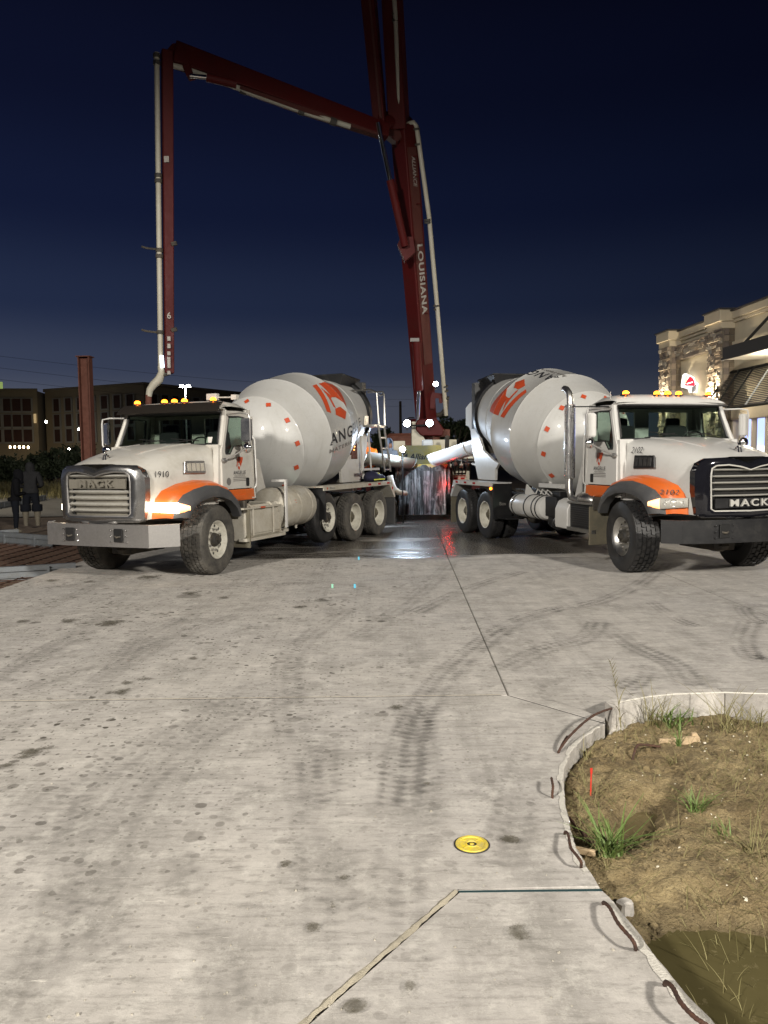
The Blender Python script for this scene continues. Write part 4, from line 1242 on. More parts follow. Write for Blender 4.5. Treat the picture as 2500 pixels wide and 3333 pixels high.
        # side vent with chrome slots
        b = B(); b.prism([(-.02, .965 * s, 1.56), (.44, .905 * s, 1.57), (.40, .885 * s, 1.755), (-.02, .945 * s, 1.76)], (0, .02 * s, 0)); b.bevel(.008)
        vent = b.obj('hood_vent', M[T['vent']], hood, sm=20)
        for k in range(4):
            x = .05 + k * .093; y = (.974 - .13 * (x + .02)) * s
            b = B(); b.prism([(x - .035, y + .006 * s, 1.60), (x + .032, y - .002 * s, 1.605), (x + .024, y - .012 * s, 1.72), (x - .035, y - .004 * s, 1.725)], (0, .012 * s, 0)); b.obj('slot', M['dusty_white' if T['bumper'] == 'dull_chrome' else 'dark_plastic'], vent, sm=0)
        # mud flap behind the front wheel
        b = B(); b.box((-.76, s * 1.06, .64), (.035, .46, .62)); b.bevel(.008); b.obj('mud_flap', M['mud_flap'], t, sm=20)
        b = B(); b.box((-.74, s * .98, 1.0), (.06, .5, .2)); b.obj('wheel_well', M['chassis'], t, sm=0)
        # fleet number
        x0 = T['numx']
        if T['numz'] > 1.7:
            geo_obj('lettering', TX['n2102'], lambda v: (x0 - v.x * s, s * (.957 - (x0 - v.x * s) * .12 - (v.y + T['numz'] - 1.74) * .22), T['numz'] + v.y), M['letter_black'], hood)
        else:
            geo_obj('lettering', TX['n1910'], lambda v: (x0 - v.x * s, s * (.815 - (x0 - .83 - v.x * s) * .30), T['numz'] + v.y), M['letter_black'], hood)
    if T['numz'] > 1.7:
        geo_obj('lettering', TX['n2102b'], lambda v: (.87 + v.x * .85, -(.945 - v.x * .72 - v.y * .35 + .028), 1.235 + v.y * .9), M['letter_black'], hood)
    # ---------------- cab
    # floor, back wall with two windows, cowl
    b = B()
    b.box((-.80, 0, 1.15), (.98, 2.10, .08)); b.box((-.36, 0, 1.58), (.06, 2.05, .86))
    yw = 1.05
    b.box((-1.27, 0, 1.52), (.04, 2.14, .82)); b.box((-1.27, 0, 2.54), (.04, 2.0, .12))
    for y0, y1 in ((-1.05, -.86), (-.16, .10), (.86, 1.05)): b.box((-1.27, (y0 + y1) / 2, 2.205), (.04, y1 - y0, .57))
    for s in (1, -1):
        b.prism([(-1.17, s * ysd(1.12), 1.12), (-1.29, s * ysd(1.12), 1.12), (-1.29, s * ysd(2.6), 2.60), (-1.17, s * ysd(2.6), 2.60)], (0, -s * .05, 0))
        b.prism([(-.22, s * 1.06, 1.12), (-.42, s * 1.06, 1.12), (-.42, s * 1.06, 2.0), (-.26, s * 1.06, 2.0)], (0, -s * .10, 0))
        # A pillar
        b.tube([(-.36, s * 1.035, 1.98), (-.50, s * .99, 2.32), (-.585, s * .965, 2.56)], .042, 8)
    b.tube([(-.585, -.965, 2.56), (-.54, -.5, 2.58), (-.53, 0, 2.585), (-.54, .5, 2.58), (-.585, .965, 2.56)], .04, 8)
    cab = b.obj('cab', W, t, sm=35)
    b = B(); b.box((-.80, 0, 2.545), (.9, 1.86, .02)); b.box((-1.245, 0, 1.55), (.02, 2.0, .78)); b.box((-.5, 0, 1.88), (.30, 1.9, .12)); b.box((-.8, 0, 1.2), (.85, 1.95, .03)); b.obj('interior', M['interior'], cab, sm=0)
    for y in (.5, -.5):
        b = B(); b.box((-.98, y, 1.55), (.45, .48, .16)); b.box((-1.12, y, 1.92), (.14, .46, .66), Matrix.Rotation(.12, 3, 'Y'), .85); b.box((-1.16, y, 2.30), (.1, .26, .16)); b.bevel(.03); b.obj('seat', M['seat_cloth'], cab)
    b = B(); c0 = Vector((-.66, .5, 1.98)); b.tube([c0 + Vector((.07 * math.cos(a), .21 * math.sin(a), .19 * math.cos(a) * .85)) for a in [2 * pi * k / 24 for k in range(24)]], .014, 6, closed=True); b.cyl(c0, c0 + Vector((.16, 0, -.2)), .03, seg=8); b.box(c0, (.03, .38, .03)); b.obj('steering_wheel', M['black'], cab)
    # windshield glass and gasket
    def wsp(u, v):     # u -1..1 across, v 0..1 up
        x = -.37 - .215 * v + .055 * (1 - u * u); y = u * (.985 - .055 * v); z = 1.985 + .565 * v - .015 * (1 - u * u) * (1 - v) * -1
        return (x, y, z)
    us = [-1, -.85, -.6, -.3, 0, .3, .6, .85, 1]
    b = B(); b.grid([[wsp(u, v) for u in us] for v in (0, .25, .5, .75, 1)]); b.obj('windshield', M['cab_glass'], cab, sm=60, fix=False)
    loop = [wsp(u, .03) for u in us] + [wsp(.985, v) for v in (.12, .5, .88)] + [wsp(u, .97) for u in us[::-1]] + [wsp(-.985, v) for v in (.88, .5, .12)]
    b = B(); b.tube([(x + .006, y, z) for x, y, z in loop], .022, 6, closed=True); b.obj('gasket', M['dark_plastic'], cab)
    for y0, y1 in ((-.62, -.05), (.02, .60)):
        b = B(); b.tube([(-.275, y0, 2.03), (-.285, (y0 + y1) / 2 - .05, 2.06), (-.315, y1, 2.10)], .008, 5); b.tube([(-.31, y0 + .1, 2.12), (-.325, y1 + .05, 2.075)], .007, 5); b.obj('wiper', M['black'], cab)
    for y0, y1 in ((-.86, -.16), (.10, .86)):
        b = B(); b.grid([[(-1.268, y, z) for y in (y0, y1)] for z in (1.92, 2.49)]); b.obj('rear_window', M['cab_glass'], cab, fix=False)
    if T['sticker']:
        x, y, z = wsp(.82, .12); b = B(); b.box((x - .012, y, z + .03), (.004, .10, .10), Matrix.Rotation(-.35, 3, 'Y')); b.obj('sticker', M['letter_white'], cab, sm=0)
    # roof
    rz = [(-.505, 2.60), (-.52, 2.655), (-.62, 2.715), (-.80, 2.745), (-1.05, 2.735), (-1.24, 2.68), (-1.31, 2.585)]
    rows = []
    for x, z in rz:
        k = (z - 2.57) / .175
        rows.append([(x + .03 * (abs(y) > .9), y * (1.0 - .02 * (k > .3)), 2.565 + (z - 2.565) * (1 - .12 * (y / .98) ** 2 - .5 * max(0, (abs(y) - .80) / .2) ** 2)) for y in (-1.0, -.965, -.90, -.75, -.4, 0, .4, .75, .90, .965, 1.0)])
    b = B(); b.grid(rows); b.grid([rows[0], [(-.57, y, 2.56) for y in (-1.0, -.965, -.90, -.75, -.4, 0, .4, .75, .90, .965, 1.0)]]); roof = b.obj('roof', W, cab, sm=60)
    if T['visor']:
        b = B(); vr = (-1.0, -.8, -.5, 0, .5, .8, 1.0)
        b.grid([[(-.525 + .05 * (1 - y * y), y * .985, 2.685) for y in vr], [(-.42 + .06 * (1 - y * y), y, 2.615) for y in vr], [(-.355 + .06 * (1 - y * y), y * 1.01, 2.535) for y in vr]]); b.thick(.012); b.obj('sun_visor', M['visor'], roof, sm=40)
    for y in (-.76, -.20, 0, .20, .76):
        b = B(); b.box((-.60, y, 2.715), (.14, .10, .02)); b.bevel(.006); base = b.obj('clearance_lamp', M['dark_plastic'], roof, sm=30)
        b = B(); b.sphere((-.585, y, 2.742), .046, 12, 8, (1.25, 1.05, .85)); b.obj('lens', M['amber_lit'], base)
    if T['beacon']:
        b = B(); b.box((-.88, .55, 2.81), (.10, .20, .11)); b.bevel(.01); b.box((-.88, .98, 2.79), (.08, .10, .08)); b.tube([(-.88, .64, 2.80), (-.88, .95, 2.79)], .012, 6); b.cyl((-.88, .55, 2.70), (-.88, .55, 2.77), .02, seg=8); b.obj('roof_box', W, roof, sm=30)
    else:
        b = B(); b.cyl((-.75, -.93, 2.64), (-.75, -.93, 2.78), .008, seg=6); b.box((-.95, .36, 2.77), (.14, .24, .10)); b.bevel(.006); b.obj('roof_box', M['alloy'], roof, sm=30)
        b = B(); b.box((-.95, .235, 2.77), (.10, .02, .08)); b.obj('side_lens', M['amber_dim'], roof, sm=0)
    # doors
    for s in (1, -1):
        def dp(x, z, o=.008): return (x, s * (ysd(z) + o), z)
        outer = [(-.30, 1.30), (-.55, 1.30), (-.80, 1.30), (-1.17, 1.30), (-1.175, 2.05), (-1.17, 2.555), (-.90, 2.565), (-.60, 2.555), (-.36, 2.02), (-.30, 1.92)]
        inner = [(-.40, 1.85), (-.53, 1.85), (-.66, 1.98), (-1.08, 1.985), (-1.095, 2.2), (-1.085, 2.47), (-.90, 2.485), (-.625, 2.475), (-.42, 2.03), (-.385, 1.90)]
        b = B(); b.ring([dp(x, z) for x, z in outer], [dp(x, z) for x, z in inner], (0, -s * .045, 0)); door = b.obj('door', W, t, sm=30)
        b = B(); cx_, cz_ = -.78, 2.2; b.ring([dp(x, z, .012) for x, z in inner], [dp(x + (cx_ - x) * .07, z + (cz_ - z) * .07, .012) for x, z in inner], (0, -s * .02, 0)); b.obj('window_gasket', M['dark_plastic'], door, sm=30)
        b = B(); vs_ = [b.bm.verts.new(dp(x, z, -.012)) for x, z in inner]; b.bm.faces.new(vs_); b.obj('window', M['cab_glass'], door, fix=False, sm=0)
        b = B(); b.box((-1.02, s * 1.098, 1.40), (.09, .015, .14)); b.bevel(.012, 30, 2); b.obj('handle', M['black'], door, sm=30)
        b = B(); b.prism([(-.30, s * 1.075, 1.285), (-1.20, s * 1.075, 1.285), (-1.27, s * 1.05, 1.10), (-.42, s * 1.05, 1.10)], (0, s * .028, 0)); b.bevel(.01); sill = b.obj('sill_panel', M['orange_paint'], t, sm=30)
        b = B(); b.prism([(-.62, s * 1.092, 1.185), (-.97, s * 1.09, 1.19), (-.90, s * 1.08, 1.13), (-.60, s * 1.08, 1.12)], (0, s * .018, 0)); b.obj('step_recess', M['orange_paint'], sill, sm=20)
        # lettering on the door
        geo_obj('emblem', emblem_geo(.20), lambda v: (-.79 - v.x * .85 * s, s * (1.0955), 1.705 + v.y), M['orange_decal'], door)
        geo_obj('lettering', TX['angelle'], lambda v: (-.79 - v.x * .92 * s, s * 1.0955, 1.555 + v.y), M['letter_black'], door)
        geo_obj('lettering', TX['mater'], lambda v: (-.79 - v.x * 1.7 * s, s * 1.0955, 1.503 + v.y), M['letter_grey'], door)
        b = B()
        for k in range(3): b.box((-.79, s * 1.0945, 1.478 - k * .026), (.38, .002, .010))
        b.obj('lettering_line', M['letter_grey'], door, sm=0)
        if T['decal']:
            b = B(); b.lathe([(0, 0), (0, .062)], (-.47, s * 1.0955, 1.42), (0, s, 0), 24); b.obj('round_decal', M['letter_grey'], door, fix=False)
        # grab rail at the back of the door, mirror set
        b = B(); b.tube([(-1.22, s * 1.09, 1.28), (-1.245, s * 1.12, 1.33), (-1.25, s * 1.125, 1.42), (-1.235, s * 1.115, 2.1), (-1.22, s * 1.07, 2.16)], .013, 6); b.obj('grab_rail', M['clean_white'], door)
        mx_, my_ = -.52, 1.40
        b = B(); b.tube([(-.58, s * 1.0, 2.49), (-.52, s * 1.30, 2.50), (mx_ - .0, s * (my_ + .06), 2.48), (mx_, s * (my_ + .08), 2.40), (mx_, s * (my_ + .08), 2.05), (mx_ + .01, s * (my_ + .03), 1.96), (-.40, s * 1.26, 1.84), (-.34, s * 1.10, 1.76)], .0135, 6); b.sphere((-.34, s * 1.11, 1.76), .05, 8, 6, (1.5, .8, .8))
        arm = b.obj('mirror_arm', M['dull_chrome' if s == S else 'clean_white'], door)
        b = B(); b.box((mx_ - .02, s * my_, 2.235), (.07, .17, .37), Matrix.Rotation(s * .25, 3, 'Z')); b.bevel(.02, 30, 2); mir_ = b.obj('mirror', M[T['mirror']], door, sm=40)
        if T['mirror'] != 'chrome':
            for k in range(7):
                b = B(); b.box((mx_ + .017, s * (my_ - .065 + k * .0215), 2.235), (.008, .009, .34), Matrix.Rotation(s * .25, 3, 'Z')); b.obj('rib', M['clean_white'], mir_, sm=0)
        b = B(); b.sphere((mx_ - .01, s * (my_ + .01), 1.955), .085, 14, 8, (.55, 1, 1)); b.obj('convex_mirror', M['chrome'], door)
    # ---------------- drum
    b = B(); b.lathe(DPROF, (DX, 0, DZ), DAX, 72); drum = b.obj('drum', M['drum_paint'], t, sm=28)
    b = B(); b.lathe([(4.50, .80), (4.50, .885), (4.64, .885), (4.64, .78)], (DX, 0, DZ), DAX, 48); b.obj('roller_ring', M['black_steel'], drum, sm=30)
    for k in range(12):
        ph = 2 * pi * (k + T['diam']) / 12; s_ = .81; r_ = drad(s_)
        c_ = dpt(s_, ph, .012); e_ = (dpt(.90, ph, .008) - dpt(.76, ph, .008)).normalized(); f_ = (dpt(s_, ph + .03, .01) - dpt(s_, ph - .03, .01)).normalized(); nn = e_.cross(f_)
        a_ = .045; q = random.uniform(0, 1.6)
        u_ = (e_ * math.cos(q) + f_ * math.sin(q)) * a_; v_ = (f_ * math.cos(q) - e_ * math.sin(q)) * a_
        b = B(); b.prism([c_ + u_ + v_, c_ - u_ + v_, c_ - u_ - v_, c_ + u_ - v_], nn * .006); b.obj('reflector', M['orange_decal'], drum, sm=0)
    for base in (T['rot'], T['rot'] + pi):
        def onto(geo, cs, cph, wid, hgt):
            xs = [v.x for v in geo[0]]; ys = [v.y for v in geo[0]]
            kx = wid / (max(xs) - min(xs)); ky = hgt / (max(ys) - min(ys)); mx_ = (max(xs) + min(xs)) / 2; my_ = (max(ys) + min(ys)) / 2
            def fn(v):
                return dpt(cs + (v.x - mx_) * kx, cph + (v.y - my_) * ky / 1.22, .006)
            return fn
        g_ = emblem_geo(.92, .05)
        geo_obj('emblem', g_, onto(g_, 2.52, base + rad(33), 1.42, .92), M['orange_decal'], drum)
        geo_obj('lettering', TX['angelle_d'], onto(TX['angelle_d'], 2.70, base - rad(1.5), 2.16, .235), M['letter_black'], drum)
        geo_obj('lettering', TX['mater_d'], onto(TX['mater_d'], 2.26, base - rad(12.5), 1.30, .085), M['letter_grey'], drum)
    # front pedestal with drum drive
    b = B(); b.prism([(-1.75, -.45, 1.0), (-2.75, -.45, 1.0), (-2.45, -.45, 1.75), (-1.95, -.45, 1.75)], (0, .12, 0)); b.prism([(-1.75, .33, 1.0), (-2.75, .33, 1.0), (-2.45, .33, 1.75), (-1.95, .33, 1.75)], (0, .12, 0)); b.box((-2.2, 0, 1.72), (.6, .8, .12)); b.obj('front_pedestal', W, t, sm=20)
    b = B(); b.cyl(Vector((DX, 0, DZ)) - DAX * .25, Vector((DX, 0, DZ)) + DAX * .5, .22, .16, 16); b.box((-1.75, .55, 1.45), (.35, .3, .8)); b.obj('drum_drive', M['chassis'], t)
    # deck fenders over the rear wheels
    dx0, dx1 = T['deck']
    for s in (1, -1):
        b = B(); b.box(((dx0 + dx1) / 2, s * 1.05, 1.215), (dx0 - dx1, .44, .022)); b.box(((dx0 + dx1) / 2, s * 1.262, 1.185), (dx0 - dx1, .02, .085)); 
        b.hexa([(dx1, s * .83, 1.14), (dx1 - .02, s * .83, 1.14), (dx1 - .02, s * 1.27, 1.14), (dx1, s * 1.27, 1.14), (dx1 + .02, s * .83, 1.226), (dx1 - .0, s * .83, 1.226), (dx1 - .0, s * 1.27, 1.226), (dx1 + .02, s * 1.27, 1.226)])
        dk = b.obj('deck_fender', M['dusty_white' if S > 0 else 'clean_white'], t, sm=20)
        b = B(); b.prism([(dx1 + .01, s * 1.272, 1.20), (dx1 + .16, s * 1.272, 1.13), (dx1 - .14, s * 1.272, .83), (dx1 - .20, s * 1.272, .85)], (0, -s * .44, 0)); b.obj('deck_tail', M['dusty_white' if S > 0 else 'clean_white'], dk, sm=20)
        b = B(); b.box((dx1 - .17, s * 1.05, .52), (.02, .44, .64)); b.obj('mud_flap', M['mud_flap' if S < 0 else 'grey_flare'], dk, sm=0)
        for k in range(3):
            b = B(); b.box((dx1 + .25 + k * .55, s * 1.274, 1.19), (.15, .006, .045)); b.obj('reflector', M['reflect_red'], dk, sm=0)
        b = B(); b.lathe([(0, 0), (.012, .02), (0, .035)], (dx1 - .01, s * 1.274, 1.06), (0, s, 0), 12); b.obj('tail_reflector', M['reflect_red'], dk)
        b = B(); b.box((dx1 - .185, s * 1.10, .93), (.03, .14, .07)); b.obj('tail_lamp', M['red_lit' if S < 0 else 'reflect_red'], dk, sm=0)
        if S < 0:
            b = B(); b.sphere((dx0 - .06, s * 1.28, 1.10), .03, 10, 6); b.obj('side_lamp', M['amber_lit'], dk)
    # ---------------- rear pedestal, hopper, main chute and folding chute
    ped = [(-7.40, 3.10), (-7.44, 2.56), (-7.28, 1.92), (-6.93, 1.235), (-5.92, 1.235), (-5.89, 1.49), (-5.70, 1.62), (-5.98, 1.69), (-6.62, 1.93), (-6.95, 2.40), (-7.26, 3.10)]
    zoff = T['pedx']
    for s in (1, -1):
        b = B(); b.prism([(x + zoff, s * .72, z) for x, z in ped], (0, -s * .07, 0)); b.bevel(.008); b.obj('rear_pedestal', W, t, sm=20)
    b = B(); b.box((-6.45 + zoff, 0, 1.5), (.5, 1.3, .08)); b.box((-7.1 + zoff, 0, 2.0), (.10, 1.32, .3)); b.cyl((-6.1 + zoff, .5, 1.80), (-6.2 + zoff, .5, 1.82), .14, seg=12); b.obj('pedestal_brace', M['chassis'], t)
    HX = -7.35 + zoff
    b = B(); rows = []
    for (dx_, dy_, z) in ((.95, .52, 3.62), (.70, .38, 3.30), (.50, .24, 2.95)):
        rows.append([(HX + .45 + sx * dx_ * .5, sy * dy_, z + (.05 if sx > 0 else 0)) for sx, sy in ((1, -1), (1, 1), (-1, 1), (-1, -1))])
    b.grid(rows, closed=True); b.thick(.02); b.tube([Vector(p) for p in rows[0]], .03, 6, closed=True); b.obj('charge_hopper', M['black_steel'], t, sm=30)
    b = B(); b.hexa([(HX + .1, -.75, 2.45), (HX + .3, -.75, 2.45), (HX + .3, .75, 2.45), (HX + .1, .75, 2.45), (HX, -.7, 3.55), (HX + .2, -.7, 3.55), (HX + .2, .7, 3.55), (HX, .7, 3.55)]); b.obj('hopper_frame', M['black_steel'], t, sm=20)
    # collector funnel under the drum mouth
    b = B(); b.grid([[(HX - .30 + .62 * math.cos(a), .62 * math.sin(a), 2.55) for a in [pi * .45 + pi * 1.1 * k / 12 for k in range(13)]], [(HX - .35 + .28 * math.cos(a), .28 * math.sin(a), 1.95) for a in [pi * .45 + pi * 1.1 * k / 12 for k in range(13)]]]); b.thick(.02); b.obj('discharge_funnel', W, t, sm=40)
    return t

n = N('radiator'); a = n.noise(2, 2)
n.set(Base_Color=(.022, .021, .02), Roughness=.5, Metallic=.4); n.bump(n.math('SINE', n.math('MULTIPLY', n.sep()[2], 600)), .6, .004); M['radiator'] = n.m
paint('dusty_metal', (.26, .24, .20), .5, .6, (.14, .125, .10), .6, 8)
paint('bright_trim', (.78, .76, .70), .28, .55)
paint('gloss_black', (.012, .012, .016), .08, .3, None, .5, 3, .6)
paint('visor', (.10, .085, .07), .22, .8, (.07, .05, .035), .4, 6)
paint('grille_dusty', (.60, .58, .53), .38, .55, (.36, .33, .28), .6, 10)

TL = build_truck((-3.66, 12.24, 0), -112.3, 'dusty white mixer truck 1910 with chrome bumper and lit headlights, beside the building pad', dict(
    side=1, white='white_paint', steer=5, ftyre='front_tyre', frim='rim_white', axles=(-5.10, -6.42), pusher=(-3.86,), rtyre='rear_tyre',
    bumper='dull_chrome', surround='surround_chrome', trim='dull_chrome', bars=(1.555, 1.325, 1.235, 1.145, 1.055), barh=.030, barmat='grille_dusty', mackpos=(0, 1.44), mackw=1.42, mackmat='dusty_metal',
    head='headlight_lit', turn='turn_lit', vent='dull_chrome', numx=.83, numz=1.565, sticker=True, visor=True, beacon=True, decal=True, mirror='chrome', diam=.15, rot=0.0, deck=(-3.47, -7.08), pedx=.45))
TR = build_truck((4.72, 11.84, 0), -75.2, 'clean white mixer truck 2102 with black bumper and orange indicator lit, beside the restaurant', dict(
    side=-1, white='clean_white', steer=-7, ftyre='front_tyre_clean', frim='alloy', axles=(-5.33, -6.70), pusher=(), rtyre='rear_tyre_clean',
    bumper='black_steel', surround='gloss_black', trim='bright_trim', bars=(1.545, 1.455, 1.365, 1.275, 1.185), barh=.016, barmat='bright_trim', mackpos=(0, 1.085), mackw=1.42, mackmat='bright_trim',
    head='headlight_half', turn='turn_lit', vent='black_steel', numx=.0, numz=1.835, sticker=False, visor=False, beacon=False, decal=False, mirror='clean_white', diam=.4, rot=rad(112), deck=(-4.75, -7.14), pedx=0.0))

# ---- what only the dusty truck carries (left side is in view)
b = B(); rows = []
for x in (-.72, -1.86):
    rows.append([(x, .97 + .24 * (1 if abs(c_) < 1 else 1) * c_, .735 + .275 * s_) for c_, s_ in ((-1, -.8), (-.8, -1), (.75, -1), (1, -.75), (1, .75), (.75, 1), (-.8, 1), (-1, .8))])
v_ = b.grid(rows, closed=True); b.bm.faces.new(v_[0]); b.bm.faces.new(v_[1][::-1]); b.bevel(.02, 30, 2)
tank = b.obj('fuel_tank', M['dusty_white'], TL, sm=35)
for x in (-.95, -1.6):
    b = B(); b.tube([(x, .75, 1.02), (x, 1.15, 1.02), (x, 1.225, .96), (x, 1.225, .52), (x, 1.15, .45), (x, .75, .45)], .022, 4); b.obj('strap', M['dusty_white'], tank, sm=20)
b = B(); b.cyl((-1.05, 1.0, 1.0), (-1.05, 1.0, 1.06), .05, seg=12); b.obj('cap', M['chassis'], tank)
b = B(); b.box((-1.30, 1.20, .46), (1.25, .16, .05)); b.box((-1.25, 1.19, .97), (1.22, .12, .03)); b.box((-1.80, 1.16, .92), (.05, .14, .12)); b.obj('tank_step', M['dusty_white'], TL, sm=0)
b = B(); b.box((-1.22, 1.262, .97), (.14, .006, .025)); b.obj('reflector', M['orange_decal'], TL, sm=0)
wt = None
b = B(); b.lathe([(0, 0), (.02, .2), (.09, .35), (.16, .375), (1.28, .375), (1.35, .35), (1.42, .2), (1.44, 0)], (-1.93, .86, .885), (-1, 0, 0), 40); wt = b.obj('water_tank', M['dusty_white'], TL, sm=40)
for x in (-2.22, -2.62, -3.05):
    b = B(); b.lathe([(0, .376), (.015, .383), (.03, .376)], (x, .86, .885), (-1, 0, 0), 40); b.obj('band', M['dusty_white'], wt)
b = B(); b.box((-2.02, 1.25, .98), (.06, .03, .84)); b.box((-2.02, 1.12, 1.39), (.08, .28, .04)); b.obj('gauge_post', M['clean_white'], wt, sm=0)
b = B()
for k in range(5): b.box((-2.44, 1.225 - k * .001 - .012 * (k - 2) ** 2 * .3, 1.02 - k * .045), (.045, .006, .012))
b.obj('gauge_mark', M['orange_decal'], wt, sm=0)
for x in (-2.0, -2.5, -2.9):
    b = B(); b.cyl((x, .95, .55), (x, .95, .46), .035, .025, 8); b.obj('valve', M['dusty_white'], wt)
b = B(); b.box((-2.1, .85, .48), (.5, .5, .05)); b.obj('tank_bracket', M['dusty_white'], wt, sm=0)
for x in (-3.55,):
    b = B(); b.box((x, 1.06, .88), (.03, .42, .62)); b.obj('splash_panel', M['black_steel'], TL, sm=0)
geo_obj('lettering', TX['box'], lambda v: (-3.85 - v.x * 1.6, 1.276, 1.185 + v.y * .6), M['letter_grey'], TL)
b = B(); b.lathe([(0, 0), (0, .025)], (-3.62, 1.276, 1.185), (0, 1, 0), 12); b.obj('reflector', M['orange_decal'], TL, fix=False)
# struts, ladder and rails behind the drum
b = B(); b.tube([(-5.45, .62, 1.22), (-6.5, .62, 2.25)], .05, 4); b.tube([(-5.45, -.62, 1.22), (-6.5, -.62, 2.25)], .05, 4); b.box((-6.1, 0, 1.9), (.5, 1.0, .16)); b.obj('strut', M['chassis'], TL, sm=20)
lad = None
b = B()
for x in (-6.62, -6.98):
    b.tube([(x, 1.12, 2.55), (x - .28, 1.16, 1.45)], .026, 4)
lad = b.obj('ladder', M['alloy'], TL, sm=20)
for k in range(5):
    q = k / 4; b = B(); b.box((-6.80 - .26 * q, 1.12 + .04 * q, 2.50 - 1.0 * q), (.37, .03, .03)); b.obj('rung', M['alloy'], lad, sm=0)
b = B(); b.tube([(-6.20, .55, 3.32), (-6.55, .95, 3.36), (-6.72, 1.05, 3.30), (-6.72, 1.10, 2.5)], .022, 6); b.tube([(-7.0, .7, 3.34), (-7.1, 1.05, 3.34), (-7.06, 1.1, 3.26), (-7.02, 1.12, 2.5)], .022, 6); b.tube([(-6.72, 1.05, 3.28), (-6.9, 1.06, 3.24), (-7.06, 1.08, 3.28)], .016, 6); b.obj('guard_rail', M['alloy'], TL)
b = B(); b.box((-6.70, .85, 2.52), (.62, .55, .05)); b.box((-6.45, .75, 2.64), (.26, .3, .22)); b.obj('platform', M['alloy'], TL, sm=0)
b = B(); b.box((-6.35, 1.02, 1.52), (1.0, .06, .05)); b.tube([(-6.3, .8, 2.45), (-6.35, .85, 1.3)], .03, 6); b.tube([(-6.55, .9, 2.4), (-6.6, .95, 1.3)], .022, 6); b.obj('hose_rack', M['clean_white'], TL)
b = B(); b.box((-6.12, .62, 2.02), (.30, .25, .52)); b.bevel(.01); cb = b.obj('control_box', M['rust_red'], TL, sm=20)
for k in range(4):
    b = B(); b.sphere((-6.02 + .02 * k - .1, .755, 2.18 - k * .07), .016, 8, 6); b.obj('lamp', M['amber_glow'], cb)

# ---- what only the clean truck carries (right side is in view)
b = B(); b.tube([(-1.42, -1.10, 1.0), (-1.62, -1.15, 1.06), (-1.66, -1.15, 1.20), (-1.66, -1.15, 2.62), (-1.66, -1.15, 2.72), (-1.69, -1.15, 2.83), (-1.78, -1.15, 2.90), (-1.86, -1.15, 2.92)], [.055] * 8, 16); stk = b.obj('exhaust_stack', M['alloy'], TR)
n = N('heat_shield'); v = n.n('ShaderNodeTexVoronoi'); v.inputs['Scale'].default_value = 42; n.l(n.coord(), v.inputs['Vector'])
f = n.ramp(v.outputs['Distance'], .28, .36)
n.set(Base_Color=n.mix(f, (.03, .03, .03), (.72, .71, .69)), Metallic=.9, Roughness=.2); n.bump(f, .5, .003); M['heat_shield'] = n.m
b = B(); b.lathe([(0, .075), (.005, .092), (1.25, .092), (1.255, .075)], (-1.66, -1.15, 1.38), (0, 0, 1), 28); b.obj('heat_shield', M['heat_shield'], stk)
b = B(); b.tube([(-1.7, -1.17, 2.60), (-.6, -1.05, 2.53)], .011, 6); b.obj('stack_brace', M['black_steel'], TR)
b = B(); rows = []
prof = [(.82, .52), (1.24, .52), (1.255, .60), (1.25, .85), (1.19, .98), (1.08, 1.03), (.80, 1.03)]
b = B(); b.prism([(-1.55, -y, z) for y, z in prof], (-.45, 0, 0)); b.bevel(.015); b.obj('battery_box', M['clean_white'], TR, sm=35)
b = B(); b.box((-1.15, -1.02, .78), (.78, .36, .42)); b.obj('step_box', M['black_steel'], TR, sm=0)
b = B(); b.box((-1.15, -1.215, .54), (.82, .08, .06)); b.box((-1.15, -1.215, .985), (.82, .06, .03)); b.obj('step', M['alloy'], TR, sm=0)
for k in range(9):
    b = B(); b.box((-1.15, -1.205, .62 + k * .036), (.74, .012, .012)); b.obj('tread_bar', M['dark_plastic'], TR, sm=0)
b = B(); b.sphere((-1.30, -1.0, 1.03), .20, 14, 8, (1.5, .9, .7)); b.obj('air_cleaner', M['alloy'], TR)
b = B(); b.lathe([(0, 0), (.02, .12), (.08, .215), (.14, .228), (1.30, .228), (1.37, .20), (1.42, .1), (1.43, 0)], (-4.10, -1.0, .80), (1, 0, 0), 32); at_ = b.obj('air_tank', M['clean_white'], TR, sm=40)
for x in (-3.9, -3.35, -3.02, -2.86):
    b = B(); b.lathe([(0, .229), (.01, .238), (.035, .238), (.045, .229)], (x, -1.0, .80), (1, 0, 0), 32); b.obj('strap', M['black_steel'], at_)
for x in (-3.1, -2.9, -2.7):
    b = B(); b.tube([(x, -.85, .98), (x, -.98, 1.10), (x + .02, -1.05, 1.14), (x + .04, -1.10, 1.06)], .014, 6); b.obj('pipe', M['clean_white'], at_)
b = B(); b.box((-2.4, -.98, .85), (.42, .3, .36)); b.cyl((-2.5, -1.0, .60), (-2.3, -1.0, .56), .14, seg=14); b.box((-2.35, -.9, 1.08), (.3, .3, .1)); b.bevel(.01); b.obj('valve_box', M['black_steel'], TR, sm=30)
b = B(); b.box((-4.72, -1.06, .82), (.03, .42, .72)); pn = b.obj('splash_panel', M['black_steel'], TR, sm=0)
geo_obj('lettering', TX['box'], lambda v: (-4.70, -1.06 + v.x, .78 + v.y), M['letter_grey'], pn)
b = B(); b.box((-4.45, -1.0, .50), (.5, .4, .03)); b.obj('step', M['black_steel'], TR, sm=0)
b = B(); b.prism([(-7.72, -.72, 2.56), (-7.42, -.72, 2.50), (-7.40, -.72, 3.10), (-7.72, -.72, 2.98)], (0, .05, 0)); b.obj('splash_guard', M['clean_white'], TR, sm=0)
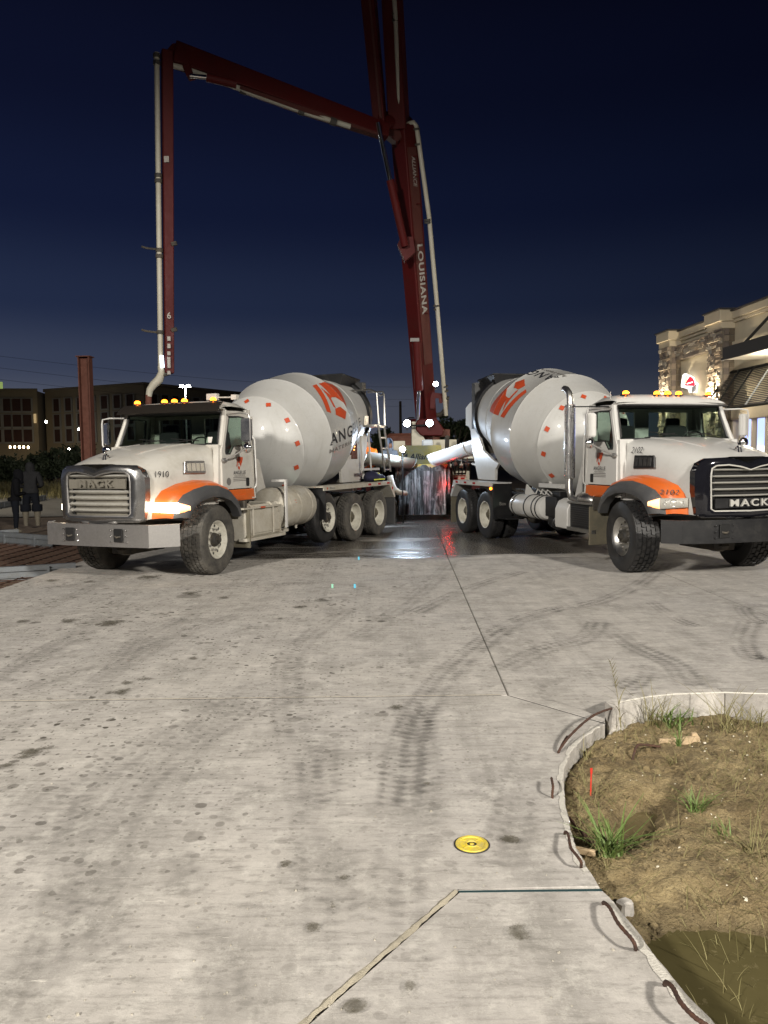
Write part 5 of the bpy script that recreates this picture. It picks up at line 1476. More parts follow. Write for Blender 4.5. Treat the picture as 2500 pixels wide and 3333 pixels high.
b = B(); b.tube([(-3.4, -.6, 1.2), (-3.7, -.6, 1.75)], .04, 4); b.box((-3.2, -.7, 1.2), (.9, .1, .08)); b.prism([(-3.3, -1.0, 1.02), (-3.75, -1.0, 1.02), (-3.68, -1.0, 1.22)], (0, .03, 0)); b.obj('drum_support', M['clean_white'], TR, sm=20)

# ---- chutes: half pipes swung out to the pump hopper
def chute(par, a, c, r0, r1, mat, nm='chute', lip=True):
    Mi = par.matrix_basis.inverted()
    a, c = Mi @ Vector(a), Mi @ Vector(c)
    d = (c - a).normalized(); s_ = d.cross(Vector((0, 0, 1))).normalized(); u = s_.cross(d)
    rows = []
    for k in range(9):
        q = k / 8; p = a + (c - a) * q; r_ = r0 + (r1 - r0) * q
        rows.append([p + (s_ * math.cos(t) - u * math.sin(t)) * r_ + u * (r_ * .15) for t in [-.15 + (pi + .3) * j / 14 for j in range(15)]])
    b = B(); b.grid(rows); b.thick(.014)
    o = b.obj(nm, mat, par, sm=40)
    for q in (.0, .42, 1.0):
        p = a + (c - a) * q; r_ = r0 + (r1 - r0) * q + .012
        b = B(); b.tube([p + (s_ * math.cos(t) - u * math.sin(t)) * r_ + u * (r_ * .15) for t in [-.12 + (pi + .24) * j / 14 for j in range(15)]], .016, 5); b.obj('chute_rib', mat, o)
    return o
def jack(par, a, c, r_=.03):
    Mi = par.matrix_basis.inverted(); a, c = Mi @ Vector(a), Mi @ Vector(c); m = a + (c - a) * .55
    b = B(); b.cyl(a, m, r_, seg=8); o = b.obj('chute_jack', M['clean_white'], par)
    b = B(); b.cyl(m, c, r_ * .5, seg=8); b.obj('rod', M['rod_chrome'], o)
bpy.context.view_layer.update()
chute(TR, (2.95, 19.35, 2.26), (1.44, 21.4, 1.78), .32, .26, M['clean_white'])
jack(TR, (2.75, 19.25, 1.45), (1.95, 20.6, 1.72))
chute(TL, (-.62, 19.3, 1.86), (.70, 21.65, 1.68), .27, .24, M['chute_grey'])
jack(TL, (-.9, 19.2, 1.4), (.0, 20.4, 1.78))
# ================================================================== CONCRETE PUMP TRUCK
PUMP = thing('pump_truck', 'concrete pump truck with tall folded dark red boom between the two mixers', 'pump truck', (1.1, 25.5, 0))
PO = Vector((1.1, 25.5, 0))
def P3(x, y, Y): return atY(x, y, Y) - PO
n = N('slurry')
sx = n.sep()
st = n.noise(5, 5, .7, (2.2, .3, .16)); st2 = n.noise(16, 4, .7, (2.0, .3, .2)); bl = n.noise(4, 4)
c = n.mix(n.ramp(st, .46, .60), (.022, .022, .021), (.40, .40, .385))
c = n.mix(n.ramp(st2, .46, .58, 0, .8), c, (.05, .05, .048))
c = n.mix(n.ramp(bl, .6, .7, 0, .5), c, (.5, .5, .48))
n.set(Base_Color=c, Roughness=.45); n.bump(st, .4, .02); M['slurry'] = n.m
paint('slurry_dark', (.03, .03, .03), .5, 0, (.30, .30, .28), .55, 9, 0, .3, 30)
def bx(nm, c, d, mat, par=PUMP, bev=.015, rot=None, taper=1.0, sm=25):
    b = B(); b.box(Vector(c) - PO, d, rot, taper)
    if bev: b.bevel(bev)
    return b.obj(nm, M[mat], par, sm=sm)
# hopper: flap, side wings, yellow splash back
b = B(); random.seed(9); rows = []
for j in range(9):
    z = 1.52 - 1.36 * j / 8
    rows.append([Vector((.42 + 1.34 * i / 24, 21.72 + .03 * math.sin(i * .9) * (j / 8) + .012 * math.sin(i * 2.3 + j), z)) - PO for i in range(25)])
b.grid(rows); b.thick(.012); b.obj('rubber_flap', M['slurry'], PUMP, sm=60)
b = B(); b.grid([[Vector((.40 + 1.38 * i / 12, 21.70 + .02 * math.sin(i * 1.7), z)) - PO for i in range(13)] for z in (1.40, 1.56, 1.60)]); b.thick(.02); b.obj('hopper_lip', M['slurry_dark'], PUMP, sm=40)
b = B(); hx0, hx1 = .38, 1.80
b.grid([[Vector(p) - PO for p in r_] for r_ in ([(hx0, 21.7, 1.60), (hx1, 21.7, 1.60), (hx1, 22.85, 1.62), (hx0, 22.85, 1.62)], [(hx0 + .35, 21.95, .75), (hx1 - .35, 21.95, .75), (hx1 - .35, 22.6, .75), (hx0 + .35, 22.6, .75)])], closed=True); b.thick(.02); b.obj('hopper', M['hopper_yellow'], PUMP, sm=20)
b = B(); b.prism([Vector(p) - PO for p in ((.40, 22.86, 1.58), (1.78, 22.86, 1.58), (1.72, 22.90, 2.14), (.52, 22.90, 2.14))], (0, .03, 0)); sb = b.obj('splash_back', M['hopper_yellow'], PUMP, sm=20)
geo_obj('lettering', TX['allih'], lambda v: Vector((1.15 + v.x, 22.855, 1.80 + v.y)) - PO, M['letter_black'], sb)
b = B(); b.prism([Vector(p) - PO for p in ((.56, 22.85, 1.78), (.72, 22.85, 1.92), (.72, 22.85, 1.74))], (0, -.006, 0)); b.prism([Vector(p) - PO for p in ((.54, 22.85, 1.93), (.70, 22.85, 1.95), (.56, 22.85, 1.82))], (0, -.006, 0)); b.obj('emblem', M['letter_black'], sb, sm=0)
bx('hopper_grate', (1.1, 22.3, 1.58), (1.3, .9, .03), 'chassis', bev=0)
# truck body going away from the camera
bx('frame', (1.3, 29, .95), (.9, 14, .35), 'chassis')
bx('deck', (1.3, 27, 1.62), (2.3, 8, .10), 'chassis')
bx('water_box', (1.93, 25.2, 2.0), (.86, .9, .70), 'tank_cream')
bx('tool_box', (.52, 25.4, 2.02), (.38, .8, .62), 'tank_cream')
bx('plastic_tank', (1.42, 24.8, 2.02), (.34, .4, .66), 'tank_bluewhite', bev=.04)
bx('side_box', (2.30, 24.4, 1.2), (.72, 1.2, .30), 'tank_cream')
b = B(); b.tube([Vector(p) - PO for p in ((2.0, 24.2, 1.72), (2.0, 24.1, 2.3), (2.0, 24.0, 2.42))], .07, 10); b.obj('vent_pipe', M['chassis'], PUMP)
bx('red_panel', (1.95, 26.8, 2.62), (.72, .4, .26), 'rust_red')
for px in (1500, 1470):
    pass
for s in (-1, 1):
    for Y in (25.0, 26.4, 32.0):
        o = put('wheel', WM['rrim_rim_white'], PUMP, loc=Vector((1.3 + s * 1.02, Y, .515)) - PO)
        o.rotation_euler = (0, 0, -pi / 2 * 0 + (-pi / 2 if s > 0 else pi / 2))
        o.rotation_euler = (0, 0, (pi * 1.5 if s > 0 else pi / 2))
        put('tyre', WM['rear_tyre_clean'], o); put('tyre', WM['rear_tyre_clean'], o, loc=(0, -.33, 0))
bx('cab', (1.3, 34.2, 1.9), (2.3, 1.9, 1.9), 'rust_red', bev=.12)
# red-and-white rear panel right of the hopper with tail lamps, hoses
rp = bx('rear_panel', (2.10, 22.4, 1.10), (.62, .05, .34), 'tank_cream')
for k in range(3):
    b = B(); b.box(Vector((1.90 + k * .2, 22.37, 1.16)) - PO, (.11, .012, .05)); b.obj('reflector', M['reflect_red'], rp, sm=0)
b = B(); b.sphere(Vector((1.86, 22.36, 1.02)) - PO, .05, 10, 6); b.obj('tail_lamp', M['red_lit'], rp)
b = B()
for k in range(4): b.tube([Vector((1.84 + k * .05, 22.45, 1.5)) - PO, Vector((1.9 + k * .04, 22.3, .9)) - PO, Vector((1.95, 22.4, .55 - k * .05)) - PO], .018, 6)
b.obj('hose', M['rust_red'], PUMP)
b = B(); b.tube([Vector(p) - PO for p in ((2.05, 22.6, 1.62), (2.08, 22.5, 1.3), (2.4, 22.5, 1.30), (2.45, 22.6, 1.62))], .03, 6); b.tube([Vector(p) - PO for p in ((1.86, 22.5, 1.9), (1.86, 22.5, 1.3))], .04, 8); b.obj('handrail', M['chassis'], PUMP)
# steel platform left of the hopper, with white lever hose
b = B(); b.box(Vector((-.35, 21.6, .56)) - PO, (1.4, 1.6, .05)); 
for x, y in ((-1.0, 20.9), (.3, 20.9), (-1.0, 22.3), (.3, 22.3)): b.box(Vector((x, y, .27)) - PO, (.06, .06, .54))
b.obj('work_platform', M['chassis'], PUMP, sm=0)
b = B(); b.tube([P3(1268, 1548, 20.5), P3(1275, 1575, 20.5), P3(1283, 1592, 20.6)], .085, 12); b.obj('outlet_hose', M['clean_white'], PUMP)
b = B(); b.tube([P3(1283, 1592, 20.6), P3(1300, 1604, 20.8), P3(1320, 1606, 21.4)], .075, 10); b.obj('outlet_elbow', M['tank_cream'], PUMP)
# turret and pedestal
b = B(); b.lathe([(1.66, .62), (2.0, .55), (2.15, .42), (2.9, .40), (3.0, .52), (3.2, .52)], Vector((1.45, 28.6, 0)) - PO, (0, 0, 1), 24); b.obj('pedestal', M['boom_red'], PUMP)
b = B(); b.prism([P3(1340, 1372, 26.4), P3(1373, 1372, 26.4), P3(1376, 1415, 26.4), P3(1396, 1455, 26.4), P3(1340, 1455, 26.4)], (0, .12, 0)); b.bevel(.015); b.obj('support_plate', M['tank_cream'], PUMP, sm=20)
b = B(); b.prism([P3(1354, 1375, 26.2), P3(1362, 1365, 26.2), P3(1420, 1360, 26.2), P3(1446, 1398, 26.2), P3(1440, 1418, 26.2), P3(1372, 1418, 26.2), P3(1354, 1400, 26.2)], (0, 1.6, 0)); b.bevel(.03); b.obj('turret', M['boom_red'], PUMP, sm=20)

def beam(nm, p0, p1, w0, h0, w1, h1, roll=0.0, mat='boom_red', par=PUMP, bev=.02):
    p0, p1 = Vector(p0), Vector(p1); d = (p1 - p0).normalized()
    s_ = d.cross(Vector((0, 1, 0))).normalized(); f_ = s_.cross(d).normalized()      # f_ roughly towards the camera
    s_, f_ = s_ * math.cos(roll) + f_ * math.sin(roll), f_ * math.cos(roll) - s_ * math.sin(roll)
    q = []
    for p, w_, h_ in ((p0, w0, h0), (p1, w1, h1)):
        for a, c in ((-.5, -.5), (.5, -.5), (.5, .5), (-.5, .5)): q.append(p + s_ * (a * w_) + f_ * (c * h_))
    b = B(); b.hexa(q)
    if bev: b.bevel(bev)
    o = b.obj(nm, M[mat], par, sm=20)
    return o, d, s_, f_
# arm 1: turret to first joint (leans towards the camera), arm 2 on up, arm 3 back down, arm 4 across, arm 5 hanging
a10, a11 = P3(1388, 1372, 27.4), P3(1312, 405, 24.4)
arm1, d1, s1, f1 = beam('boom_arm', a10, a11, .58, .50, .66, .54, rad(52))
# lighter side plate that carries the lettering
def along(p0, p1, t): return p0 + (p1 - p0) * t
side = s1 if s1.x > 0 else -s1
front = f1 if f1.y < 0 else -f1
off = side * .315
b = B(); u_ = front
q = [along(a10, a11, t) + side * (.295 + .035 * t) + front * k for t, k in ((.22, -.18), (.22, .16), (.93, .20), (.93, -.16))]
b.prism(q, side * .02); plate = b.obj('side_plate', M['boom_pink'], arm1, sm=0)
lc = along(a10, a11, .515); ln_ = (a11 - a10).length
geo_obj('lettering', TX['louis'], lambda v: lc + side * .342 + (-d1) * (v.x * 1.10) + front * (v.y * -.85), M['boom_letter'], arm1)
lc2 = along(a10, a11, .858)
geo_obj('lettering', TX['alli'], lambda v: lc2 + side * .352 + (-d1) * (v.x * .78) + front * (v.y * -.8), M['boom_letter'], arm1)
a20, a21 = P3(1300, 420, 24.3), P3(1268, -160, 22.6)
arm2, *_ = beam('boom_arm', a20, a21, .55, .5, .52, .42, rad(20))
a30, a31 = P3(1186, -160, 22.4), P3(1240, 425, 24.0)
arm3, *_ = beam('boom_arm', a30, a31, .40, .42, .36, .36, rad(-15))
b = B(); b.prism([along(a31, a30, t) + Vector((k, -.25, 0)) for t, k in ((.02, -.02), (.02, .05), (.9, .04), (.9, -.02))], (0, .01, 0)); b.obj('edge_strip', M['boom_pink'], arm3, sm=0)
b = B(); b.cyl(P3(1225, 395, 23.8), P3(1330, 402, 24.6), .20, seg=14); b.obj('joint_pin', M['boom_red'], PUMP)
bx2 = B(); bx2.prism([P3(1230, 365, 24.0), P3(1300, 355, 24.2), P3(1316, 440, 24.2), P3(1292, 462, 24.2), P3(1246, 425, 24.0)], (0, .5, 0)); bx2.bevel(.03); bx2.obj('joint_bracket', M['boom_pink'], PUMP, sm=20)
a40, a41 = P3(1262, 432, 23.9), P3(566, 176, 21.7)
arm4, d4, s4, f4 = beam('boom_arm', a40, a41, .42, .34, .60, .40, rad(-12))
# under flange of arm 4 and its pipe and cylinder
b = B(); lo = -s4 if s4.z > 0 else s4
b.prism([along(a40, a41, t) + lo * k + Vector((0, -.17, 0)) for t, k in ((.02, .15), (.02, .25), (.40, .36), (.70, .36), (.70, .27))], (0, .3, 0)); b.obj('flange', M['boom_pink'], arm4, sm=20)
b = B(); b.tube([P3(1140, 412, 23.3), P3(1000, 368, 22.9), P3(805, 298, 22.3), P3(665, 243, 21.9), P3(600, 222, 21.7), P3(556, 212, 21.6)], .075, 10); p4 = b.obj('delivery_pipe', M['pipe_cream'], arm4)
for px, py, Y in ((1085, 396, 23.1), (980, 362, 22.85), (792, 294, 22.3), (612, 226, 21.75)):
    b = B(); q = P3(px, py, Y); b.cyl(q - d4 * .09, q + d4 * .09, .105, seg=12); b.obj('clamp', M['chassis'], p4)
b = B(); b.cyl(P3(672, 252, 21.6), P3(770, 275, 21.8), .11, seg=12); b.obj('cylinder', M['boom_red'], arm4)
b = B(); b.cyl(P3(618, 246, 21.5), P3(672, 252, 21.6), .06, seg=10); b.obj('cylinder_rod', M['rod_chrome'], arm4)
# elbow link
b = B(); b.prism([P3(536, 168, 21.6), P3(560, 140, 21.6), P3(596, 136, 21.6), P3(628, 240, 21.6), P3(606, 246, 21.6), P3(584, 190, 21.6), P3(548, 196, 21.6)], (0, .35, 0)); b.bevel(.02); b.obj('elbow_link', M['boom_red'], PUMP, sm=20)
a50, a51 = P3(543, 168, 21.6), P3(551, 1216, 21.6)
arm5, *_ = beam('boom_arm', a50, a51, .30, .30, .24, .26, rad(24))
b = B(); b.tube([P3(510, 172, 21.5), P3(516, 640, 21.5), P3(523, 1195, 21.5)], .072, 10); p5 = b.obj('delivery_pipe', M['pipe_cream'], arm5)
for py in (182, 205, 572, 590, 815, 835, 1082):
    b = B(); q = P3(510 + (py - 172) * .0127, py, 21.5); b.cyl(q + Vector((0, 0, -.05)), q + Vector((0, 0, .05)), .10, seg=12); b.obj('clamp', M['chassis'], p5)
for py, s_ in ((812, 1), (1082, 1), (795, -1), (1075, -1)):
    b = B(); q = P3(513 + (0 if s_ > 0 else 46), py, 21.5); b.tube([q, q + Vector((-.30 * s_, -.05, .03)), q + Vector((-.42 * s_, -.05, .07))] if s_ > 0 else [q, q + Vector((.14, 0, .03))], .03 if s_ > 0 else .06, 6); b.obj('hook', M['chassis'], arm5)
b = B(); b.box(P3(542, 518, 21.42), (.13, .02, .16)); b.obj('tag_plate', M['boom_letter'], arm5, sm=0)
for i, (py, h_) in enumerate(((1102, .12), (1126, .12), (1150, .10), (1180, .30), (1213, .1))):
    b = B(); b.box(P3(550, py, 21.42), (.085, .02, h_)); b.obj('tag_plate', M['boom_letter'], arm5, sm=0)
q6 = P3(550, 1028, 21.43)
geo_obj('lettering', TX['six'], lambda v: q6 + Vector((v.x, 0, v.y)), M['boom_letter'], arm5)
b = B(); b.tube([P3(526, 1158, 21.4), P3(529, 1196, 21.4)], .05, 8); b.obj('led_tube', M['led_tube'], arm5)
# end hose: reducing bends, then the rubber hose down behind the truck cab
b = B(); b.tube([P3(523, 1190, 21.5), P3(526, 1212, 21.5), P3(518, 1235, 21.5), P3(500, 1252, 21.5), P3(488, 1268, 21.5), P3(484, 1290, 21.5)], [.085, .095, .12, .11, .095, .085], 10); b.obj('end_bend', M['pipe_cream'], PUMP)
b = B(); b.tube([P3(551, 1216, 21.5), P3(520, 1225, 21.5), P3(492, 1252, 21.5)], .05, 6); b.obj('bend_guard', M['chassis'], PUMP)
b = B(); b.tube([P3(484, 1286, 21.5), P3(483, 1330, 21.5), P3(482, 1450, 21.5), P3(478, 1640, 21.5)], .085, 10); b.obj('end_hose', M['rust_red'], PUMP)
# pipe of arms 1 and 2
pp_ = [P3(1452, 1352, 27.0), P3(1425, 1020, 25.9), P3(1396, 700, 25.0), P3(1360, 440, 24.3), P3(1356, 412, 24.3), P3(1345, 398, 24.25), P3(1328, 404, 24.2)]
b = B(); b.tube(pp_, .072, 12); pA = b.obj('delivery_pipe', M['pipe_cream'], arm1)
b = B(); b.tube([P3(1322, 404, 24.15), P3(1312, 396, 24.1), P3(1304, 378, 24.0), P3(1299, 320, 23.8), P3(1288, 60, 23.0), P3(1274, -170, 22.4)], .072, 12); pB = b.obj('delivery_pipe', M['pipe_cream'], arm2)
for px, py, Y in ((1356, 420, 24.3), (1361, 470, 24.4), (1391, 716, 25.0), (1392, 724, 25.05), (1421, 995, 25.85), (1422, 1006, 25.9), (1448, 1258, 26.7), (1450, 1272, 26.75), (1453, 1295, 26.85)):
    b = B(); q = P3(px, py, Y); b.cyl(q - d1 * .03, q + d1 * .03, .105, seg=12); b.obj('clamp', M['chassis'], pA)
for px, py, Y in ((1286, 47, 23.0), (1287, 68, 23.05), (1302, 324, 23.85), (1306, 376, 24.0)):
    b = B(); q = P3(px, py, Y); b.cyl(q + Vector((0, 0, -.04)), q + Vector((0, 0, .04)), .10, seg=12); b.obj('clamp', M['chassis'], pB)
b = B(); b.tube([P3(1453, 1300, 26.9), P3(1452, 1330, 27.0), P3(1438, 1348, 27.2), P3(1420, 1352, 27.4)], .085, 10); b.obj('pipe_bend', M['chassis'], arm1)
b = B(); b.prism([P3(1402, 1276, 26.9), P3(1448, 1282, 26.9), P3(1440, 1312, 26.9), P3(1430, 1312, 26.9), P3(1428, 1296, 26.9), P3(1418, 1296, 26.9), P3(1414, 1330, 26.9), P3(1400, 1330, 26.9)], (0, .06, 0)); b.obj('pipe_bracket', M['boom_red'], arm1, sm=0)
for py in (500, 560, 640, 760, 880, 985): # little pipe saddles on the boom edge
    t = (1372 - py) / (1372 - 405); q = along(a10, a11, t)
    b = B(); b.tube([q + side * .3, q + side * .52], .018, 5); b.obj('saddle', M['boom_red'], arm1)
# hydraulic cylinders
b = B(); b.cyl(P3(1229, 398, 23.5), P3(1270, 588, 24.0), .07, seg=12); b.obj('cylinder_rod', M['rod_chrome'], arm1)
b = B(); b.cyl(P3(1270, 585, 24.0), P3(1318, 800, 24.7), .125, seg=14); b.obj('cylinder', M['boom_bright'] if 'boom_bright' in M else M['boom_red'], arm1)
b = B(); b.prism([P3(1294, 795, 24.8), P3(1306, 770, 24.8), P3(1344, 770, 24.8), P3(1352, 820, 24.8), P3(1318, 850, 24.8)], (0, .3, 0)); b.obj('cylinder_bracket', M['boom_red'], arm1, sm=0)
b = B(); b.cyl(P3(1360, 1372, 26.3), P3(1364, 1264, 26.2), .065, seg=12); b.obj('cylinder_rod', M['rod_chrome'], arm1)
b = B(); b.cyl(P3(1364, 1270, 26.2), P3(1356, 1110, 25.8), .15, seg=14); b.obj('cylinder', M['boom_red'], arm1)
b = B(); b.box(P3(1350, 1106, 25.7), (.3, .05, .11)); b.obj('tag_plate', M['letter_grey'], arm1, sm=0)
# ---- work lamps on the pump
def worklamp(px, py, Y, r_, mat, nm='work_lamp', par=PUMP):
    q = P3(px, py, Y)
    b = B(); b.lathe([(-.02, 0), (-.02, r_ * 1.15), (.10, r_ * 1.0), (.14, r_ * .5), (.14, 0)], q, (0, 1, 0), 16); b.cyl(q + Vector((0, .06, -r_)), q + Vector((0, .06, -r_ - .12)), .02, seg=6); o = b.obj(nm, M['black_steel'], par)
    b = B(); b.lathe([(-.05, 0), (-.045, r_ * .6), (-.022, r_ * 1.05)], q, (0, 1, 0), 16); b.obj('lens', M[mat], o, fix=False)
    return o, q + PO
def lamp(nm, loc, W_, col, size=.08, typ='POINT', aim=None, ang=100, blend=.6):
    d = bpy.data.lights.new(nm, typ); d.energy = W_; d.color = col
    d.shadow_soft_size = size
    if typ == 'SPOT': d.spot_size = rad(ang); d.spot_blend = blend
    o = bpy.data.objects.new(nm, d); COL.objects.link(o); o.location = loc
    if aim is not None: o.rotation_euler = (Vector(aim) - Vector(loc)).to_track_quat('-Z', 'Y').to_euler()
    return o
for px, py, Y, r_, W_ in ((1325, 1378, 26.0, .11, 30), (1398, 1377, 26.0, .11, 30), (1418, 1250, 26.4, .08, 16)):
    o, wl = worklamp(px, py, Y, r_, 'flood_white')
    lamp('work_light', wl + Vector((0, -.12, 0)), W_ * FLOOD, (.66, .80, 1), .08, 'SPOT', wl + Vector((-.1, -5, -2.2)), 150, .8)
o, wl = worklamp(1310, 1462, 20.6, .07, 'flood_white')
lamp('work_light', wl + Vector((.05, -.15, .02)), 115 * FLOOD, (.68, .82, 1), .08)
b = B(); b.tube([wl - PO + Vector((0, .06, -.18)), Vector((wl.x, wl.y + .06, .02)) - PO], .02, 6); b.obj('lamp_post', M['black_steel'], PUMP)
b = B(); b.tube([P3(1318, 1385, 26.08), P3(1405, 1384, 26.08)], .03, 6); b.obj('lamp_bar', M['black_steel'], PUMP)
lamp('tail_light', Vector((1.80, 21.45, 1.0)), 9, (1, .03, .02), .05)

# clutter round the hopper: pipes, valves, hoses and boxes
random.seed(61)
for k in range(5):
    b = B(); x = 1.88 + k * .10; b.tube([Vector((x, 22.9, 1.75 - .05 * k)) - PO, Vector((x + .06, 22.7, 1.55)) - PO, Vector((x + .02, 22.65, 1.28 - .04 * k)) - PO, Vector((x + .15, 22.8, 1.1)) - PO], .022, 6); b.obj('hose', M['black_steel' if k % 2 else 'chassis'], PUMP)
for k in range(4):
    b = B(); q = Vector((1.95 + k * .17, 22.62, 1.52 + .05 * (k % 2))) - PO; b.box(q, (.10, .10, .12)); b.cyl(q, q + Vector((0, -.02, .16)), .012, seg=6); b.sphere(q + Vector((0, -.02, .17)), .022, 8, 6); b.obj('valve', M['rust_red' if k % 2 else 'tank_cream'], PUMP)
bx('catwalk', (2.35, 23.6, 1.68), (.9, 1.6, .05), 'chassis', bev=0)
bx('filter_box', (2.55, 23.2, 1.98), (.30, .4, .5), 'tank_cream')
for k in range(4):
    b = B(); x = .18 - k * .09; b.tube([Vector((x, 22.7, 2.1)) - PO, Vector((x - .05, 22.5, 1.7)) - PO, Vector((x + .05, 22.45, 1.2)) - PO, Vector((x, 22.6, .7)) - PO], .02, 6); b.obj('hose', M['chassis'], PUMP)
bx('control_box', (-.05, 22.75, 1.55), (.35, .25, .5), 'tank_cream')
b = B(); b.tube([Vector(p) - PO for p in ((-.9, 22.4, .6), (-.9, 22.4, 1.6), (.25, 22.4, 1.6), (.25, 22.4, .6))], .02, 6); b.obj('handrail', M['alloy'], PUMP)
for s_ in (-1, 1):
    b = B(); b.box(Vector((1.10 + s_ * .74, 21.9, 1.2)) - PO, (.06, .5, .9)); b.obj('hopper_wing', M['slurry_dark'], PUMP, sm=0)
    b = B(); b.box(Vector((1.10 + s_ * 1.7, 24.6, .55)) - PO, (.5, .5, .9)); b.box(Vector((1.10 + s_ * 1.7, 24.6, .06)) - PO, (.8, .8, .06)); b.obj('outrigger', M['boom_red'], PUMP, sm=0)
# ================================================================== PEOPLE
def person(nm_label, loc, rz, joints, edges, mats, extra=None, cat='person'):
    me = bpy.data.meshes.new('body')
    names = list(joints)
    me.from_pydata([joints[k][0] for k in names], [], [])
    bm = bmesh.new(); bm.from_mesh(me); bm.verts.ensure_lookup_table()
    for a, c in edges: bm.edges.new((bm.verts[names.index(a)], bm.verts[names.index(c)]))
    bm.to_mesh(me); bm.free()
    ob = bpy.data.objects.new('body', me); COL.objects.link(ob)
    md = ob.modifiers.new('skin', 'SKIN')
    for i, k in enumerate(names):
        sv = me.skin_vertices[0].data[i]; r_ = joints[k][1]
        sv.radius = r_ if isinstance(r_, tuple) else (r_, r_); sv.use_root = (k == 'pelvis')
    md.use_smooth_shade = True
    s_ = ob.modifiers.new('sub', 'SUBSURF'); s_.levels = 2; s_.render_levels = 2
    dg = bpy.context.evaluated_depsgraph_get()
    m2 = bpy.data.meshes.new_from_object(ob.evaluated_get(dg))
    bpy.data.objects.remove(ob, do_unlink=True)
    m2.name = 'body'; m2.materials.clear()
    for m_ in mats['list']: m2.materials.append(M[m_])
    for p in m2.polygons:
        p.material_index = mats['fn'](p.center); p.use_smooth = True
    root = thing('person', nm_label, cat, loc, rz)
    put('body', m2, root)
    if extra: extra(root)
    return root
E0 = [('pelvis', 'spine'), ('spine', 'chest'), ('chest', 'neck'), ('neck', 'head'), ('head', 'crown')] + [(a % s, c % s) for s in 'LR' for a, c in (('pelvis%.0s', 'hip%s'), ('hip%s', 'knee%s'), ('knee%s', 'ankle%s'), ('ankle%s', 'toe%s'), ('chest%.0s', 'sho%s'), ('sho%s', 'elb%s'), ('elb%s', 'wri%s'), ('wri%s', 'hand%s'))]
def skel(h=1.75, stance=.13, lean=0.0, headf=(.03, 0), elb=(.22, -.08, 1.08), wri=(.10, .20, 1.02), bulk=1.0, knee=.0):
    k = h / 1.75
    J = dict(pelvis=((0, 0, .94), (.165 * bulk, .125 * bulk)), spine=((0, .01 + lean * .3, 1.12), (.155 * bulk, .12 * bulk)), chest=((0, lean * .7, 1.36), (.185 * bulk, .13 * bulk)), neck=((0, .01 + lean, 1.50), (.065, .065)), head=((0, headf[0] + lean, 1.60 + headf[1]), (.088, .10)), crown=((0, headf[0] * 1.3 + lean, 1.70 + headf[1]), (.075, .085)))
    for s, sg in (('L', -1), ('R', 1)):
        J['hip' + s] = ((sg * .10, 0, .88), (.105 * bulk, .115 * bulk)); J['knee' + s] = ((sg * stance, .02 + knee, .48), (.072 * bulk, .078 * bulk)); J['ankle' + s] = ((sg * stance * 1.1, 0, .09), (.05, .055)); J['toe' + s] = ((sg * stance * 1.2, .15, .045), (.045, .04))
        J['sho' + s] = ((sg * .20, lean * .75, 1.41), (.085 * bulk, .08 * bulk)); J['elb' + s] = ((sg * (elb[0] + .06), elb[1] + lean * .5, elb[2]), (.062 * bulk, .06 * bulk)); J['wri' + s] = ((sg * wri[0], wri[1], wri[2]), (.045, .042)); J['hand' + s] = ((sg * (wri[0] - .05), wri[1] + .05, wri[2] - .02), (.04, .03))
    return {a: ((c[0][0] * k, c[0][1] * k, c[0][2] * k), c[1]) for a, c in J.items()}
def hood_part(root, z, y, mat, k=1.0, point=.05):
    b = B(); rows = []
    for (zz, ry, rx, oy) in ((-.20, .13, .16, -.01), (-.13, .115, .125, -.005), (-.04, .125, .122, -.005), (.06, .128, .115, -.012), (.13, .10, .09, -.02), (.17, .05, .045, -.03)):
        rows.append([(rx * k * math.cos(a), y + oy + ry * k * math.sin(a), z + zz * k) for a in [rad(118) + rad(304) * i / 18 for i in range(19)]])
    b.grid(rows); b.thick(.018); b.obj('hood', M[mat], root, sm=60)
def hem_part(root, z, rx, ry, mat, hgt=.10, y=0):
    b = B(); b.lathe([(0, 1.0), (hgt * .5, 1.06), (hgt, .98)], (0, 0, 0), (0, 0, 1), 20)
    for v in b.bm.verts: v.co = Vector((v.co.x * rx, v.co.y * ry + y, v.co.z + z))
    b.thick(.012); b.obj('jacket_hem', M[mat], root, sm=60)
g1 = gnd(52, 1724); g2 = gnd(104, 1703)
def ex1(r_): hood_part(r_, 1.53, .13, 'hoodie_black', 1.02); hem_part(r_, .86, .185, .165, 'hoodie_black')
person('hooded worker in black hoodie and dark jeans, head bowed, left of the taller worker', (g1.x, g1.y, -.10), rad(-62), skel(1.72, .09, .06, (.06, -.06), (.20, .02, 1.05), (.08, .24, 1.08), 1.05), E0,
       dict(list=['hoodie_black', 'trouser_dark', 'boots', 'skin'], fn=lambda c: 2 if c.z < .14 else (1 if c.z < .88 else (3 if c.z > 1.46 and c.y > .17 else 0))), ex1)
def ex2(r_):
    hood_part(r_, 1.70, .05, 'hoodie_grey', 1.08); hem_part(r_, .98, .215, .185, 'hoodie_grey', .12)
    for s in (-1, 1):
        b = B(); b.lathe([(.0, .062), (.12, .066), (.30, .085), (.42, .098), (.43, .09)], (s * .165, .0, .03), (0, 0, 1), 14); b.obj('rubber_boot', M['boots'], r_)
        b = B(); b.lathe([(.42, .135), (.46, .15), (.62, .145)], (s * .16, .01, .03), (0, 0, 1), 14); b.obj('trouser_cuff', M['trouser_dark'], r_)
